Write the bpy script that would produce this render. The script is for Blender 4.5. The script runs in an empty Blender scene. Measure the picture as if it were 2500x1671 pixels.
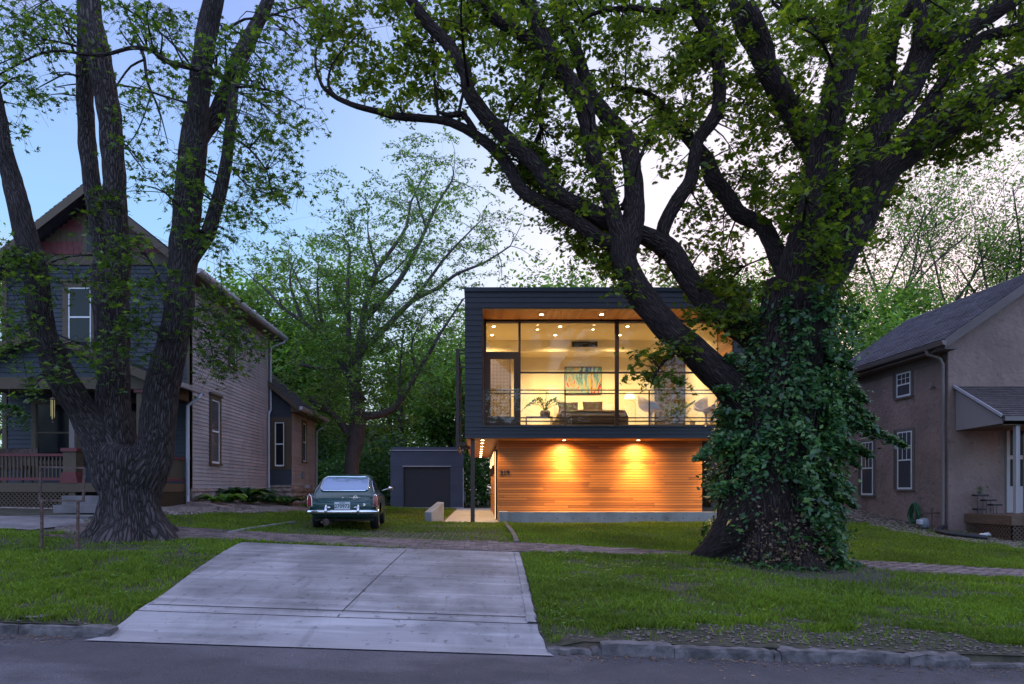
import bpy, bmesh, math, random
import numpy as np
from mathutils import Vector, Matrix, noise
from mathutils.bvhtree import BVHTree

# ------------------------------------------------------------------ camera, sky, light
sc = bpy.context.scene
COL = sc.collection
F = 1667.0; HX = 1165.0; HY = 1195.0; EYE = 1.5          # focal length and vanishing point, in photo pixels
cam_d = bpy.data.cameras.new('camera'); cam = bpy.data.objects.new('camera', cam_d); COL.objects.link(cam)
cam.location = (0, 0, EYE); cam.rotation_euler = (math.radians(90), 0, 0)
cam_d.sensor_width = 36; cam_d.lens = 24.0
cam_d.shift_x = (1250 - HX) / 2500; cam_d.shift_y = (HY - 835.5) / 2500
cam_d.clip_end = 2000; cam_d.clip_start = 0.1
sc.camera = cam
sc.render.engine = 'CYCLES'
sc.cycles.use_denoising = True
sc.cycles.max_bounces = 8; sc.cycles.transparent_max_bounces = 8
sc.cycles.diffuse_bounces = 5; sc.cycles.glossy_bounces = 3; sc.cycles.transmission_bounces = 4
sc.cycles.sample_clamp_indirect = 3.0
sc.cycles.caustics_reflective = False; sc.cycles.caustics_refractive = False
sc.view_settings.view_transform = 'Standard'; sc.view_settings.look = 'None'
sc.view_settings.exposure = 0.12; sc.view_settings.gamma = 1.0

SUN_EL, SUN_AZ = math.radians(2.0), math.radians(28)      # low in the far right of the picture
w = bpy.data.worlds.new('World'); sc.world = w; w.use_nodes = True
nt = w.node_tree; nt.nodes.clear()
def wn(t, **k):
    n = nt.nodes.new(t)
    for a, b in k.items(): setattr(n, a, b)
    return n
def wl(a, b): nt.links.new(a, b)
geo = wn('ShaderNodeTexCoord'); sep = wn('ShaderNodeSeparateXYZ'); wl(geo.outputs['Generated'], sep.inputs[0])
ramp = wn('ShaderNodeValToRGB'); wl(sep.outputs['Z'], ramp.inputs[0])
cr = ramp.color_ramp
cr.elements[0].position = 0.0; cr.elements[0].color = (.62, .78, .98, 1)
cr.elements[1].position = 1.0; cr.elements[1].color = (.56, .56, .74, 1)
for p, c in ((.15, (.50, .72, .97, 1)), (.33, (.31, .57, .94, 1)), (.46, (.30, .47, .88, 1)), (.58, (.29, .40, .83, 1))):
    e = cr.elements.new(p); e.color = c
dot = wn('ShaderNodeVectorMath', operation='DOT_PRODUCT'); wl(geo.outputs['Generated'], dot.inputs[0])
sd = Vector((math.sin(SUN_AZ) * math.cos(math.radians(9)), math.cos(SUN_AZ) * math.cos(math.radians(9)), math.sin(math.radians(9))))
dot.inputs[1].default_value = sd
mr = wn('ShaderNodeMapRange', interpolation_type='SMOOTHSTEP'); wl(dot.outputs['Value'], mr.inputs[0])
mr.inputs[1].default_value = .66; mr.inputs[2].default_value = 1.02
mix1 = wn('ShaderNodeMix', data_type='RGBA'); wl(mr.outputs[0], mix1.inputs[0]); wl(ramp.outputs[0], mix1.inputs[6])
gr_ = wn('ShaderNodeValToRGB'); wl(mr.outputs[0], gr_.inputs[0]); gr_.color_ramp.elements[0].color = (.60, .82, .98, 1); gr_.color_ramp.elements[1].color = (1.0, .84, .93, 1)
e = gr_.color_ramp.elements.new(.5); e.color = (.74, .82, .97, 1); wl(gr_.outputs[0], mix1.inputs[7])
# thin pink cloud
nz = wn('ShaderNodeTexNoise'); mp = wn('ShaderNodeMapping'); wl(geo.outputs['Generated'], mp.inputs[0]); wl(mp.outputs[0], nz.inputs[0])
mp.inputs['Scale'].default_value = (2.2, 2.2, 7.0); nz.inputs['Scale'].default_value = 1.3; nz.inputs['Detail'].default_value = 5
mr2 = wn('ShaderNodeMapRange', interpolation_type='SMOOTHSTEP'); wl(nz.outputs[0], mr2.inputs[0])
mr2.inputs[1].default_value = .46; mr2.inputs[2].default_value = .75; mr2.inputs[4].default_value = .30
mix2 = wn('ShaderNodeMix', data_type='RGBA'); wl(mr2.outputs[0], mix2.inputs[0]); wl(mix1.outputs[2], mix2.inputs[6])
mix2.inputs[7].default_value = (.80, .68, .92, 1)
dot2 = wn('ShaderNodeVectorMath', operation='DOT_PRODUCT'); wl(geo.outputs['Generated'], dot2.inputs[0]); dot2.inputs[1].default_value = (0, -.75, .66)
mr3 = wn('ShaderNodeMapRange', interpolation_type='SMOOTHSTEP'); wl(dot2.outputs['Value'], mr3.inputs[0])
mr3.inputs[1].default_value = -.1; mr3.inputs[2].default_value = .7; mr3.inputs[3].default_value = 1.0; mr3.inputs[4].default_value = 2.0
scl = wn('ShaderNodeVectorMath', operation='SCALE'); wl(mix2.outputs[2], scl.inputs[0]); wl(mr3.outputs[0], scl.inputs['Scale'])
bg = wn('ShaderNodeBackground'); wl(scl.outputs[0], bg.inputs[0]); bg.inputs[1].default_value = 1.05
sky = wn('ShaderNodeTexSky'); sky.sky_type = 'NISHITA'; sky.sun_disc = False
sky.sun_elevation = SUN_EL; sky.sun_rotation = SUN_AZ
bg2 = wn('ShaderNodeBackground'); wl(sky.outputs[0], bg2.inputs[0]); bg2.inputs[1].default_value = 0.05
add = wn('ShaderNodeAddShader'); wl(bg.outputs[0], add.inputs[0]); wl(bg2.outputs[0], add.inputs[1])
out = wn('ShaderNodeOutputWorld'); wl(add.outputs[0], out.inputs[0])

sl = bpy.data.lights.new('dusk_sun', 'SUN'); sl.energy = 0.5; sl.angle = math.radians(15); sl.color = (1, .62, .55)
so = bpy.data.objects.new('dusk_sun', sl); COL.objects.link(so)
so.rotation_euler = (-(Vector((math.sin(SUN_AZ) * math.cos(SUN_EL + .1), math.cos(SUN_AZ) * math.cos(SUN_EL + .1), math.sin(SUN_EL + .1))))).to_track_quat('-Z', 'Y').to_euler()

# ------------------------------------------------------------------ helpers
def at(px, py, Y): return Vector(((px - HX) * Y / F, Y, EYE - (py - HY) * Y / F))
def atX(px, Y): return (px - HX) * Y / F
def atz(py, Y): return EYE - (py - HY) * Y / F
OV = 1 / 0.9384
def ov(x, y, Y): return at(x * OV, y * OV, Y)
WORLD = {}
def place(o, origin, parent):
    WORLD[o.name] = Vector(origin)
    if parent is not None:
        o.parent = parent; o.location = Vector(origin) - WORLD[parent.name]
    else: o.location = origin
def thing(name, loc, label, cat, group=None, kind=None):
    o = bpy.data.objects.new(name, None); COL.objects.link(o); o.empty_display_size = .2
    place(o, loc, None); return tag(o, label, cat, group, kind)
def tag(o, label=None, cat=None, group=None, kind=None):
    if label: o['label'] = label
    if cat: o['category'] = cat
    if group: o['group'] = group
    if kind: o['kind'] = kind
    return o
def mesh_obj(name, me, mat, parent, origin, smooth=False):
    o = bpy.data.objects.new(name, me); COL.objects.link(o)
    if mat is not None: me.materials.append(mat)
    if smooth: me.polygons.foreach_set('use_smooth', [True] * len(me.polygons))
    place(o, origin, parent); return o
class MB:
    """mesh builder in world coordinates, or in a wall frame (origin O, along U, outward N)"""
    def __init__(s, O=None, U=None, N=None):
        s.v = []; s.f = []; s.uv = []; s.frame = None
        if O is not None: s.frame = (Vector(O), Vector(U), Vector(N))
    def T(s, p):
        if s.frame is None: return Vector(p)
        O, U, N = s.frame; return O + U * p[0] + N * p[1] + Vector((0, 0, p[2]))
    def add(s, vs, fs):
        b = len(s.v); s.v += [s.T(p) for p in vs]; s.f += [tuple(b + i for i in f) for f in fs]; return s
    def box(s, x0, x1, y0, y1, z0, z1):
        return s.add([(x0,y0,z0),(x1,y0,z0),(x1,y1,z0),(x0,y1,z0),(x0,y0,z1),(x1,y0,z1),(x1,y1,z1),(x0,y1,z1)],
                     [(0,3,2,1),(4,5,6,7),(0,1,5,4),(1,2,6,5),(2,3,7,6),(3,0,4,7)])
    def bar(s, p0, p1, wd, h, up=(0,0,1)):
        p0 = Vector(p0); p1 = Vector(p1); d = (p1 - p0).normalized(); u = Vector(up)
        sx = d.cross(u)
        if sx.length < 1e-4: sx = d.cross(Vector((0,1,0)))
        sx.normalize(); sy = sx.cross(d)
        vs = [p + sx * a * wd / 2 + sy * b * h / 2 for p in (p0, p1) for a, b in ((-1,-1),(1,-1),(1,1),(-1,1))]
        return s.add(vs, [(0,3,2,1),(4,5,6,7),(0,1,5,4),(1,2,6,5),(2,3,7,6),(3,0,4,7)])
    def tube(s, pts, rs, n=8, cap=True):
        pts = [Vector(p) for p in pts]
        if not hasattr(rs, '__len__'): rs = [rs] * len(pts)
        b = len(s.v); prev = None
        for i, p in enumerate(pts):
            d = (pts[min(i+1, len(pts)-1)] - pts[max(i-1, 0)])
            if d.length < 1e-6: d = Vector((0,0,1))
            d.normalize()
            if prev is None:
                a = d.cross(Vector((0,0,1)) if abs(d.z) < .9 else Vector((0,1,0))).normalized()
            else:
                a = (prev - d * prev.dot(d)).normalized()
            prev = a; c = d.cross(a)
            for k in range(n):
                t = 2 * math.pi * k / n
                s.v.append(s.T(p + (a * math.cos(t) + c * math.sin(t)) * rs[i]))
        for i in range(len(pts) - 1):
            for k in range(n):
                k2 = (k + 1) % n
                s.f.append((b+i*n+k, b+i*n+k2, b+(i+1)*n+k2, b+(i+1)*n+k))
        if cap:
            s.f.append(tuple(b + k for k in range(n))[::-1]); s.f.append(tuple(b + (len(pts)-1)*n + k for k in range(n)))
        return s
    def lathe(s, c, prof, n=24):
        b = len(s.v); c = Vector(c)
        for r, z in prof:
            for k in range(n):
                t = 2*math.pi*k/n; s.v.append(s.T(c + Vector((r*math.cos(t), r*math.sin(t), z))))
        m = len(prof)
        for i in range(m-1):
            for k in range(n):
                k2 = (k+1) % n; s.f.append((b+i*n+k, b+i*n+k2, b+(i+1)*n+k2, b+(i+1)*n+k))
        s.f.append(tuple(b+k for k in range(n))[::-1]); s.f.append(tuple(b+(m-1)*n+k for k in range(n)))
        return s
    def prism(s, poly, axis, a, b2):
        """extrude polygon (2D in remaining axes) along axis from a to b2"""
        def mk(p, t):
            return {'x': (t, p[0], p[1]), 'y': (p[0], t, p[1]), 'z': (p[0], p[1], t)}[axis]
        n = len(poly); vs = [mk(p, a) for p in poly] + [mk(p, b2) for p in poly]
        fs = [tuple(range(n))[::-1], tuple(range(n, 2*n))] + [(i, (i+1) % n, n+(i+1) % n, n+i) for i in range(n)]
        return s.add(vs, fs)
    def build(s, name, mat, parent=None, smooth=False, bevel=0, keep=False):
        V = s.v
        lo = [min(v[i] for v in V) for i in range(3)]; hi = [max(v[i] for v in V) for i in range(3)]
        o = Vector(((lo[0]+hi[0])/2, (lo[1]+hi[1])/2, lo[2]))
        me = bpy.data.meshes.new(name); me.from_pydata([v - o for v in V], [], s.f)
        bm = bmesh.new(); bm.from_mesh(me); bmesh.ops.recalc_face_normals(bm, faces=bm.faces)
        if bevel: bmesh.ops.bevel(bm, geom=list(bm.edges), offset=bevel, segments=1, affect='EDGES', clamp_overlap=True)
        bm.to_mesh(me); bm.free()
        return mesh_obj(name, me, mat, parent, o, smooth)

# ------------------------------------------------------------------ materials
MATS = {}
def mat(name, col=(.5,.5,.5), rough=.7, metal=0, nscale=0, namt=.15, bump=0, bscale=None, island=0, stretch=(1,1,1), spec=.5, emit=None, estr=0, coat=0, col2=None, coord='pos', detail=6, trans=0):
    m = bpy.data.materials.new(name); m.use_nodes = True; t = m.node_tree; N = t.nodes; L = t.links
    b = N['Principled BSDF']; b.inputs['Roughness'].default_value = rough; b.inputs['Metallic'].default_value = metal
    b.inputs['Specular IOR Level'].default_value = spec
    c4 = (*col, 1); b.inputs['Base Color'].default_value = c4
    if coat: b.inputs['Coat Weight'].default_value = coat; b.inputs['Coat Roughness'].default_value = .04
    if trans: b.inputs['Transmission Weight'].default_value = trans
    src = None
    def vec():
        if coord == 'pos': g = N.new('ShaderNodeNewGeometry'); o = g.outputs['Position']
        elif coord == 'uv': g = N.new('ShaderNodeTexCoord'); o = g.outputs['UV']
        else: g = N.new('ShaderNodeTexCoord'); o = g.outputs['Object']
        mp = N.new('ShaderNodeMapping'); mp.inputs['Scale'].default_value = stretch; L.new(o, mp.inputs[0]); return mp.outputs[0]
    v = vec() if (nscale or bump) else None
    last = None
    if nscale:
        n = N.new('ShaderNodeTexNoise'); n.inputs['Scale'].default_value = nscale; n.inputs['Detail'].default_value = detail; n.inputs['Roughness'].default_value = .65
        L.new(v, n.inputs['Vector'])
        r = N.new('ShaderNodeValToRGB'); L.new(n.outputs[0], r.inputs[0])
        r.color_ramp.elements[0].position = .3; r.color_ramp.elements[1].position = .7
        k2 = col2 if col2 else tuple(c * (1 + namt) for c in col)
        r.color_ramp.elements[0].color = (*[c * (1 - namt) for c in col], 1); r.color_ramp.elements[1].color = (*k2, 1)
        last = r.outputs[0]
    if island:
        g = N.new('ShaderNodeNewGeometry'); mr = N.new('ShaderNodeMapRange'); L.new(g.outputs['Random Per Island'], mr.inputs[0])
        mr.inputs[3].default_value = 1 - island; mr.inputs[4].default_value = 1 + island
        mx = N.new('ShaderNodeVectorMath'); mx.operation = 'SCALE'
        if last is not None: L.new(last, mx.inputs[0])
        else: mx.inputs[0].default_value = col
        L.new(mr.outputs[0], mx.inputs['Scale']); last = mx.outputs[0]
    if last is not None: L.new(last, b.inputs['Base Color'])
    if bump:
        n = N.new('ShaderNodeTexNoise'); n.inputs['Scale'].default_value = bscale or nscale or 20; n.inputs['Detail'].default_value = 5
        L.new(v, n.inputs['Vector'])
        bp = N.new('ShaderNodeBump'); bp.inputs['Strength'].default_value = min(1, bump); bp.inputs['Distance'].default_value = .02 if name != 'mauve_stucco' else .045
        L.new(n.outputs[0], bp.inputs['Height']); L.new(bp.outputs[0], b.inputs['Normal'])
    if emit: b.inputs['Emission Color'].default_value = (*emit, 1); b.inputs['Emission Strength'].default_value = estr
    MATS[name] = m; return m
def leaf_mat(name, col, col2, trans=.45, rough=.45, island=.45):
    m = bpy.data.materials.new(name); m.use_nodes = True; t = m.node_tree; N = t.nodes; L = t.links
    b = N['Principled BSDF']; b.inputs['Roughness'].default_value = rough; b.inputs['Specular IOR Level'].default_value = .45
    g = N.new('ShaderNodeNewGeometry'); r = N.new('ShaderNodeValToRGB'); L.new(g.outputs['Random Per Island'], r.inputs[0])
    r.color_ramp.elements[0].color = (*[c * (1 - island) for c in col], 1); r.color_ramp.elements[1].color = (*col2, 1)
    e = r.color_ramp.elements.new(.6); e.color = (*col, 1)
    n = N.new('ShaderNodeTexNoise'); n.inputs['Scale'].default_value = .55; L.new(g.outputs['Position'], n.inputs['Vector'])
    mr = N.new('ShaderNodeMapRange'); L.new(n.outputs[0], mr.inputs[0]); mr.inputs[1].default_value = .3; mr.inputs[2].default_value = .7
    mr.inputs[3].default_value = .7; mr.inputs[4].default_value = 1.35
    sc_ = N.new('ShaderNodeVectorMath'); sc_.operation = 'SCALE'; L.new(r.outputs[0], sc_.inputs[0]); L.new(mr.outputs[0], sc_.inputs['Scale'])
    L.new(sc_.outputs[0], b.inputs['Base Color'])
    tr = N.new('ShaderNodeBsdfTranslucent')
    yl = N.new('ShaderNodeMix'); yl.data_type = 'RGBA'; yl.blend_type = 'MULTIPLY'; yl.inputs[0].default_value = 1
    L.new(sc_.outputs[0], yl.inputs[6]); yl.inputs[7].default_value = (1.6, 1.5, .6, 1); L.new(yl.outputs[2], tr.inputs[0])
    mx = N.new('ShaderNodeMixShader'); mx.inputs[0].default_value = trans
    L.new(b.outputs[0], mx.inputs[1]); L.new(tr.outputs[0], mx.inputs[2]); L.new(mx.outputs[0], N['Material Output'].inputs[0])
    return m
def bark_mat(name, col, col2, su=9, sv=1.6, bump=.9):
    m = bpy.data.materials.new(name); m.use_nodes = True; t = m.node_tree; N = t.nodes; L = t.links
    b = N['Principled BSDF']; b.inputs['Roughness'].default_value = .9; b.inputs['Specular IOR Level'].default_value = .25
    tc = N.new('ShaderNodeTexCoord'); mp = N.new('ShaderNodeMapping'); L.new(tc.outputs['UV'], mp.inputs[0]); mp.inputs['Scale'].default_value = (su, sv, 1)
    n0 = N.new('ShaderNodeTexNoise'); n0.inputs['Scale'].default_value = 1.2; L.new(mp.outputs[0], n0.inputs['Vector'])
    va = N.new('ShaderNodeVectorMath'); va.operation = 'SCALE'; va.inputs['Scale'].default_value = .8; L.new(n0.outputs['Color'], va.inputs[0])
    vb = N.new('ShaderNodeVectorMath'); L.new(mp.outputs[0], vb.inputs[0]); L.new(va.outputs[0], vb.inputs[1])
    vo = N.new('ShaderNodeTexVoronoi'); vo.feature = 'DISTANCE_TO_EDGE'; vo.inputs['Scale'].default_value = 2.6; L.new(vb.outputs[0], vo.inputs['Vector'])
    n1 = N.new('ShaderNodeTexNoise'); n1.inputs['Scale'].default_value = 7; n1.inputs['Detail'].default_value = 6; L.new(mp.outputs[0], n1.inputs['Vector'])
    mr = N.new('ShaderNodeMapRange'); L.new(vo.outputs['Distance'], mr.inputs[0]); mr.inputs[2].default_value = .28
    ad = N.new('ShaderNodeMath'); ad.operation = 'MULTIPLY_ADD'; L.new(n1.outputs[0], ad.inputs[0]); ad.inputs[1].default_value = .5; L.new(mr.outputs[0], ad.inputs[2])
    r = N.new('ShaderNodeValToRGB'); L.new(ad.outputs[0], r.inputs[0]); r.color_ramp.elements[0].position = .2; r.color_ramp.elements[1].position = 1.2
    r.color_ramp.elements[0].color = (*[c * .5 for c in col], 1); r.color_ramp.elements[1].color = (*col2, 1)
    L.new(r.outputs[0], b.inputs['Base Color'])
    bp = N.new('ShaderNodeBump'); bp.inputs['Strength'].default_value = bump; bp.inputs['Distance'].default_value = .06; L.new(ad.outputs[0], bp.inputs['Height']); L.new(bp.outputs[0], b.inputs['Normal'])
    return m
def cedar_mat(name, c0, c1, stretch=(1, 1, 14), rough=.5):
    m = mat(name, c0, rough, nscale=3, namt=.25, stretch=stretch, bump=.15, bscale=6)
    N = m.node_tree.nodes; L = m.node_tree.links; b = N['Principled BSDF']
    g = N.new('ShaderNodeNewGeometry'); r = N.new('ShaderNodeValToRGB'); L.new(g.outputs['Random Per Island'], r.inputs[0])
    r.color_ramp.elements[0].color = (*c0, 1); r.color_ramp.elements[1].color = (*c1, 1)
    e = r.color_ramp.elements.new(.55); e.color = (*[(a + 2*b_) / 3 for a, b_ in zip(c1, c0)], 1)
    old = b.inputs['Base Color'].links[0].from_socket
    mx = N.new('ShaderNodeMix'); mx.data_type = 'RGBA'; mx.inputs[0].default_value = .25; L.new(r.outputs[0], mx.inputs[6]); L.new(old, mx.inputs[7])
    L.new(mx.outputs[2], b.inputs['Base Color']); return m

M_dark = mat('dark_fibre_cement', (.023,.023,.034), .55, nscale=1.3, namt=.15, bump=.05, bscale=40, island=.10)
M_dark_trim = mat('dark_metal_trim', (.03,.032,.048), .35, metal=.3)
M_garage = mat('garage_fibre_cement', (.060,.068,.105), .6, nscale=1.2, namt=.12, island=.08)
M_garage_door = mat('garage_door_steel', (.028,.028,.040), .5, nscale=3, namt=.2, stretch=(1,1,9))
M_bronze = mat('bronze_aluminium', (.035,.022,.018), .4, metal=.3)
M_steel_brown = mat('brown_painted_steel', (.05,.03,.024), .5)
M_rust = mat('rusty_steel', (.075,.035,.028), .85, nscale=14, namt=.5, col2=(.16,.10,.09), bump=.3)
M_cedar = cedar_mat('cedar_boards', (.54,.195,.034), (.21,.065,.012), (1.0, 1.0, 30))
M_cedar_soffit = cedar_mat('cedar_soffit', (.62,.28,.075), (.40,.16,.045), (14, 2, 14))
M_cream = mat('cream_plaster', (.80,.75,.56), .85)
M_floor_in = mat('interior_floor', (.35,.25,.16), .5, nscale=4)
M_conc = mat('poured_concrete', (.30,.30,.30), .85, nscale=2.2, namt=.18, bump=.12, bscale=30)
M_drive = mat('driveway_concrete', (.255,.243,.258), .8, nscale=.9, namt=.22, bump=.15, bscale=60, stretch=(.5,2.2,1))
M_asphalt = mat('asphalt', (.072,.064,.074), .88, nscale=2.2, namt=.2, bump=.5, bscale=90)
M_kerb = mat('kerb_stone', (.125,.112,.115), .9, nscale=9, namt=.35, bump=.6, bscale=18)
M_brick = mat('paving_brick', (.185,.135,.13), .9, nscale=7, namt=.25, island=.28, bump=.3, bscale=40)
M_soil = mat('ground_soil', (.045,.055,.022), .95, nscale=3.5, namt=.3, col2=(.075,.058,.042), bump=.5, bscale=25)
M_gravel = mat('gravel', (.125,.10,.09), .9, island=.45, nscale=30)
M_walk = mat('old_walk_concrete', (.17,.155,.165), .9, nscale=2.5, namt=.3, bump=.2, bscale=30)
M_oldwhite = mat('old_white_paint', (.34,.31,.32), .6)
M_white = mat('white_paint', (.68,.68,.70), .5)
M_glass_dark = mat('dark_window_glass', (.010,.012,.018), .08, spec=.25)
M_curtain = mat('curtain_behind_glass', (.07,.065,.08), .12, nscale=3, namt=.35, stretch=(14,14,.4), spec=.3)
M_blue = mat('slate_blue_siding', (.033,.041,.058), .7, nscale=2, namt=.12, island=.07, bump=.08)
M_sunset_side = mat('sunset_tinted_siding', (.33,.275,.285), .72, nscale=1.2, namt=.16, island=.08, bump=.1, bscale=14)  # slate siding with the pink sunset light mixed into its colour
M_trim = mat('olive_brown_trim', (.085,.056,.034), .65, nscale=4, namt=.1)
M_red = mat('brick_red_paint', (.13,.026,.030), .65, nscale=4, namt=.15, island=.12)
M_shingle = mat('asphalt_shingles', (.085,.078,.10), .95, nscale=9, namt=.4, island=.25, bump=.4, bscale=60)
M_shingle_b = mat('brown_shingles', (.07,.055,.058), .95, nscale=9, namt=.4, island=.25, bump=.4, bscale=60)
M_gutter = mat('white_gutter', (.42,.40,.46), .4)
M_gutter_b = mat('taupe_gutter', (.16,.13,.13), .5)
M_stone = mat('rubble_stone', (.27,.20,.185), .9, nscale=5, namt=.4, bump=.8, bscale=10, island=.2)
M_stucco = mat('mauve_stucco', (.235,.160,.145), .92, nscale=1.1, namt=.16, bump=.9, bscale=9)
M_stucco_trim = mat('stucco_trim', (.13,.105,.105), .85, nscale=3)
M_wood = mat('weathered_wood', (.12,.075,.05), .8, nscale=3, namt=.3, stretch=(2,2,12), bump=.2)
M_black = mat('black_rubber', (.012,.012,.014), .6)
M_chrome = mat('chrome', (.75,.76,.80), .12, metal=1)
M_paint = mat('teal_green_car_paint', (.001,.050,.056), .28, spec=.4, coat=.7, metal=.15)
M_carglass = mat('car_glass', (.27,.37,.55), .04, metal=.85)
M_sideglass = mat('side_glass', (.05,.055,.07), .05, metal=.3, spec=1)
M_red_lens = mat('red_lens', (.25,.006,.02), .12, coat=1)
M_plate = mat('number_plate_white', (.62,.66,.72), .5)
M_ink = mat('dark_blue_ink', (.012,.018,.05), .5)
M_lamp = mat('lit_lamp_lens', (1,1,1), .5, emit=(1,.70,.36), estr=26)
M_fabric_d = mat('dark_grey_linen', (.040,.030,.027), .95, nscale=40, namt=.1)
M_fabric_l = mat('pale_linen', (.62,.56,.50), .95)
M_shell = mat('white_chair_shell', (.40,.35,.37), .35)
M_brass = mat('brass', (.6,.42,.18), .3, metal=1)
M_lshade = mat('lit_lamp_shade', (.9,.85,.7), .8, emit=(1,.78,.45), estr=1.6)
M_screen = mat('perforated_wood', (.035,.020,.011), .6)
M_ter = mat('clay_pot', (.13,.11,.10), .7)
M_hose = mat('green_hose', (.02,.10,.045), .4)
M_gas = mat('grey_painted_metal', (.16,.17,.19), .5)
M_pipe = mat('black_drain_pipe', (.02,.02,.026), .5)
M_bark_maple = bark_mat('maple_bark', (.040,.029,.028), (.105,.083,.085), 8, 1.8)
M_bark_oak = bark_mat('oak_bark', (.022,.013,.012), (.058,.038,.036), 8.5, 1.7)
M_bark_far = mat('far_bark', (.045,.033,.033), .95, nscale=6, namt=.3, stretch=(3,3,.6))
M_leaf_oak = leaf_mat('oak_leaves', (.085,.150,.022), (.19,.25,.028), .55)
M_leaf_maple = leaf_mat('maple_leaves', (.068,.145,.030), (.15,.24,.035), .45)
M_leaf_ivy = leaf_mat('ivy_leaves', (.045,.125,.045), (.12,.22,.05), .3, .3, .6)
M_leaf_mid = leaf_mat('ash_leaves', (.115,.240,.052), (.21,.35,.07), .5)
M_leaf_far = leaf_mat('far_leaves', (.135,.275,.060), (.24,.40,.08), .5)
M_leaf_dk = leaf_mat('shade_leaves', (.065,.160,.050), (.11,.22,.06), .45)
M_leaf_brown = leaf_mat('dead_leaves', (.16,.10,.06), (.26,.18,.12), .2, .8)
M_grass = leaf_mat('grass_blades', (.115,.195,.012), (.19,.27,.02), .35, .6, .4)
M_fern = leaf_mat('fern_leaves', (.09,.14,.02), (.16,.20,.03), .4)
M_glass = bpy.data.materials.new('clear_glass'); M_glass.use_nodes = True
_n = M_glass.node_tree.nodes; _l = M_glass.node_tree.links
_t = _n.new('ShaderNodeBsdfTransparent'); _t.inputs[0].default_value = (.95, .96, .95, 1); _g = _n.new('ShaderNodeBsdfGlossy'); _g.inputs['Roughness'].default_value = .01; _g.inputs[0].default_value = (.9,.95,1,1)
_f = _n.new('ShaderNodeFresnel'); _f.inputs[0].default_value = 1.5; _m = _n.new('ShaderNodeMixShader')
_l.new(_f.outputs[0], _m.inputs[0]); _l.new(_t.outputs[0], _m.inputs[1]); _l.new(_g.outputs[0], _m.inputs[2]); _l.new(_m.outputs[0], _n['Material Output'].inputs[0])

def overlay(m, scale, stretch, lo, hi, f0, f1, detail=6, w=0):
    """multiply the base colour by a thresholded noise: stains, tyre marks, worn patches"""
    t = m.node_tree; b = t.nodes['Principled BSDF']; sk = b.inputs['Base Color']; src = sk.links[0].from_socket if sk.links else None
    g = t.nodes.new('ShaderNodeNewGeometry'); mp = t.nodes.new('ShaderNodeMapping'); mp.inputs['Scale'].default_value = stretch; mp.inputs['Location'].default_value = (w, w*.7, 0)
    n = t.nodes.new('ShaderNodeTexNoise'); n.inputs['Scale'].default_value = scale; n.inputs['Detail'].default_value = detail; n.inputs['Roughness'].default_value = .6
    t.links.new(g.outputs['Position'], mp.inputs[0]); t.links.new(mp.outputs[0], n.inputs['Vector'])
    r = t.nodes.new('ShaderNodeMapRange'); r.inputs[1].default_value = lo; r.inputs[2].default_value = hi; r.inputs[3].default_value = f0; r.inputs[4].default_value = f1; t.links.new(n.outputs[0], r.inputs[0])
    v = t.nodes.new('ShaderNodeVectorMath'); v.operation = 'SCALE'
    if src: t.links.new(src, v.inputs[0])
    else: v.inputs[0].default_value = sk.default_value[:3]
    t.links.new(r.outputs[0], v.inputs['Scale']); t.links.new(v.outputs[0], sk)
overlay(M_drive, 1.0, (.35,6,1), .50, .64, 1.0, 1.35, 4, 3)      # trowel streaks across the slab
overlay(M_drive, .9, (1,.6,1), .46, .62, 1.06, .66, 8, 11)
overlay(M_drive, 2.6, (3,.35,1), .58, .66, 1.0, .80, 5, 7)        # damp and tyre stains
overlay(M_drive, 9, (1,1,1), .62, .70, 1.0, .55, 3, 5)           # small dark specks
overlay(M_conc, 1.4, (1,1,.6), .5, .7, 1.0, .7, 7, 2)
overlay(M_walk, 1.2, (1,2,1), .5, .65, 1.0, .6, 7, 2)
overlay(M_kerb, 5, (1,1,1), .45, .6, 1.15, .55, 7, 8)
overlay(M_soil, 6, (1,1,1), .45, .6, 1.0, .5, 7, 8)
overlay(M_stucco, .8, (1,1,.5), .45, .7, 1.12, .78, 8, 4)
overlay(M_stucco, 3.5, (1,1,1.4), .60, .68, 1.0, .72, 6, 9)
overlay(M_sunset_side, .9, (1,1,.4), .45, .7, 1.08, .84, 8, 4)
overlay(M_shingle, 1.0, (1,1,1), .45, .7, 1.1, .75, 6, 1)
overlay(M_brick, 1.2, (1,1,1), .48, .64, 1.1, .6, 7, 1)

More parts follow.
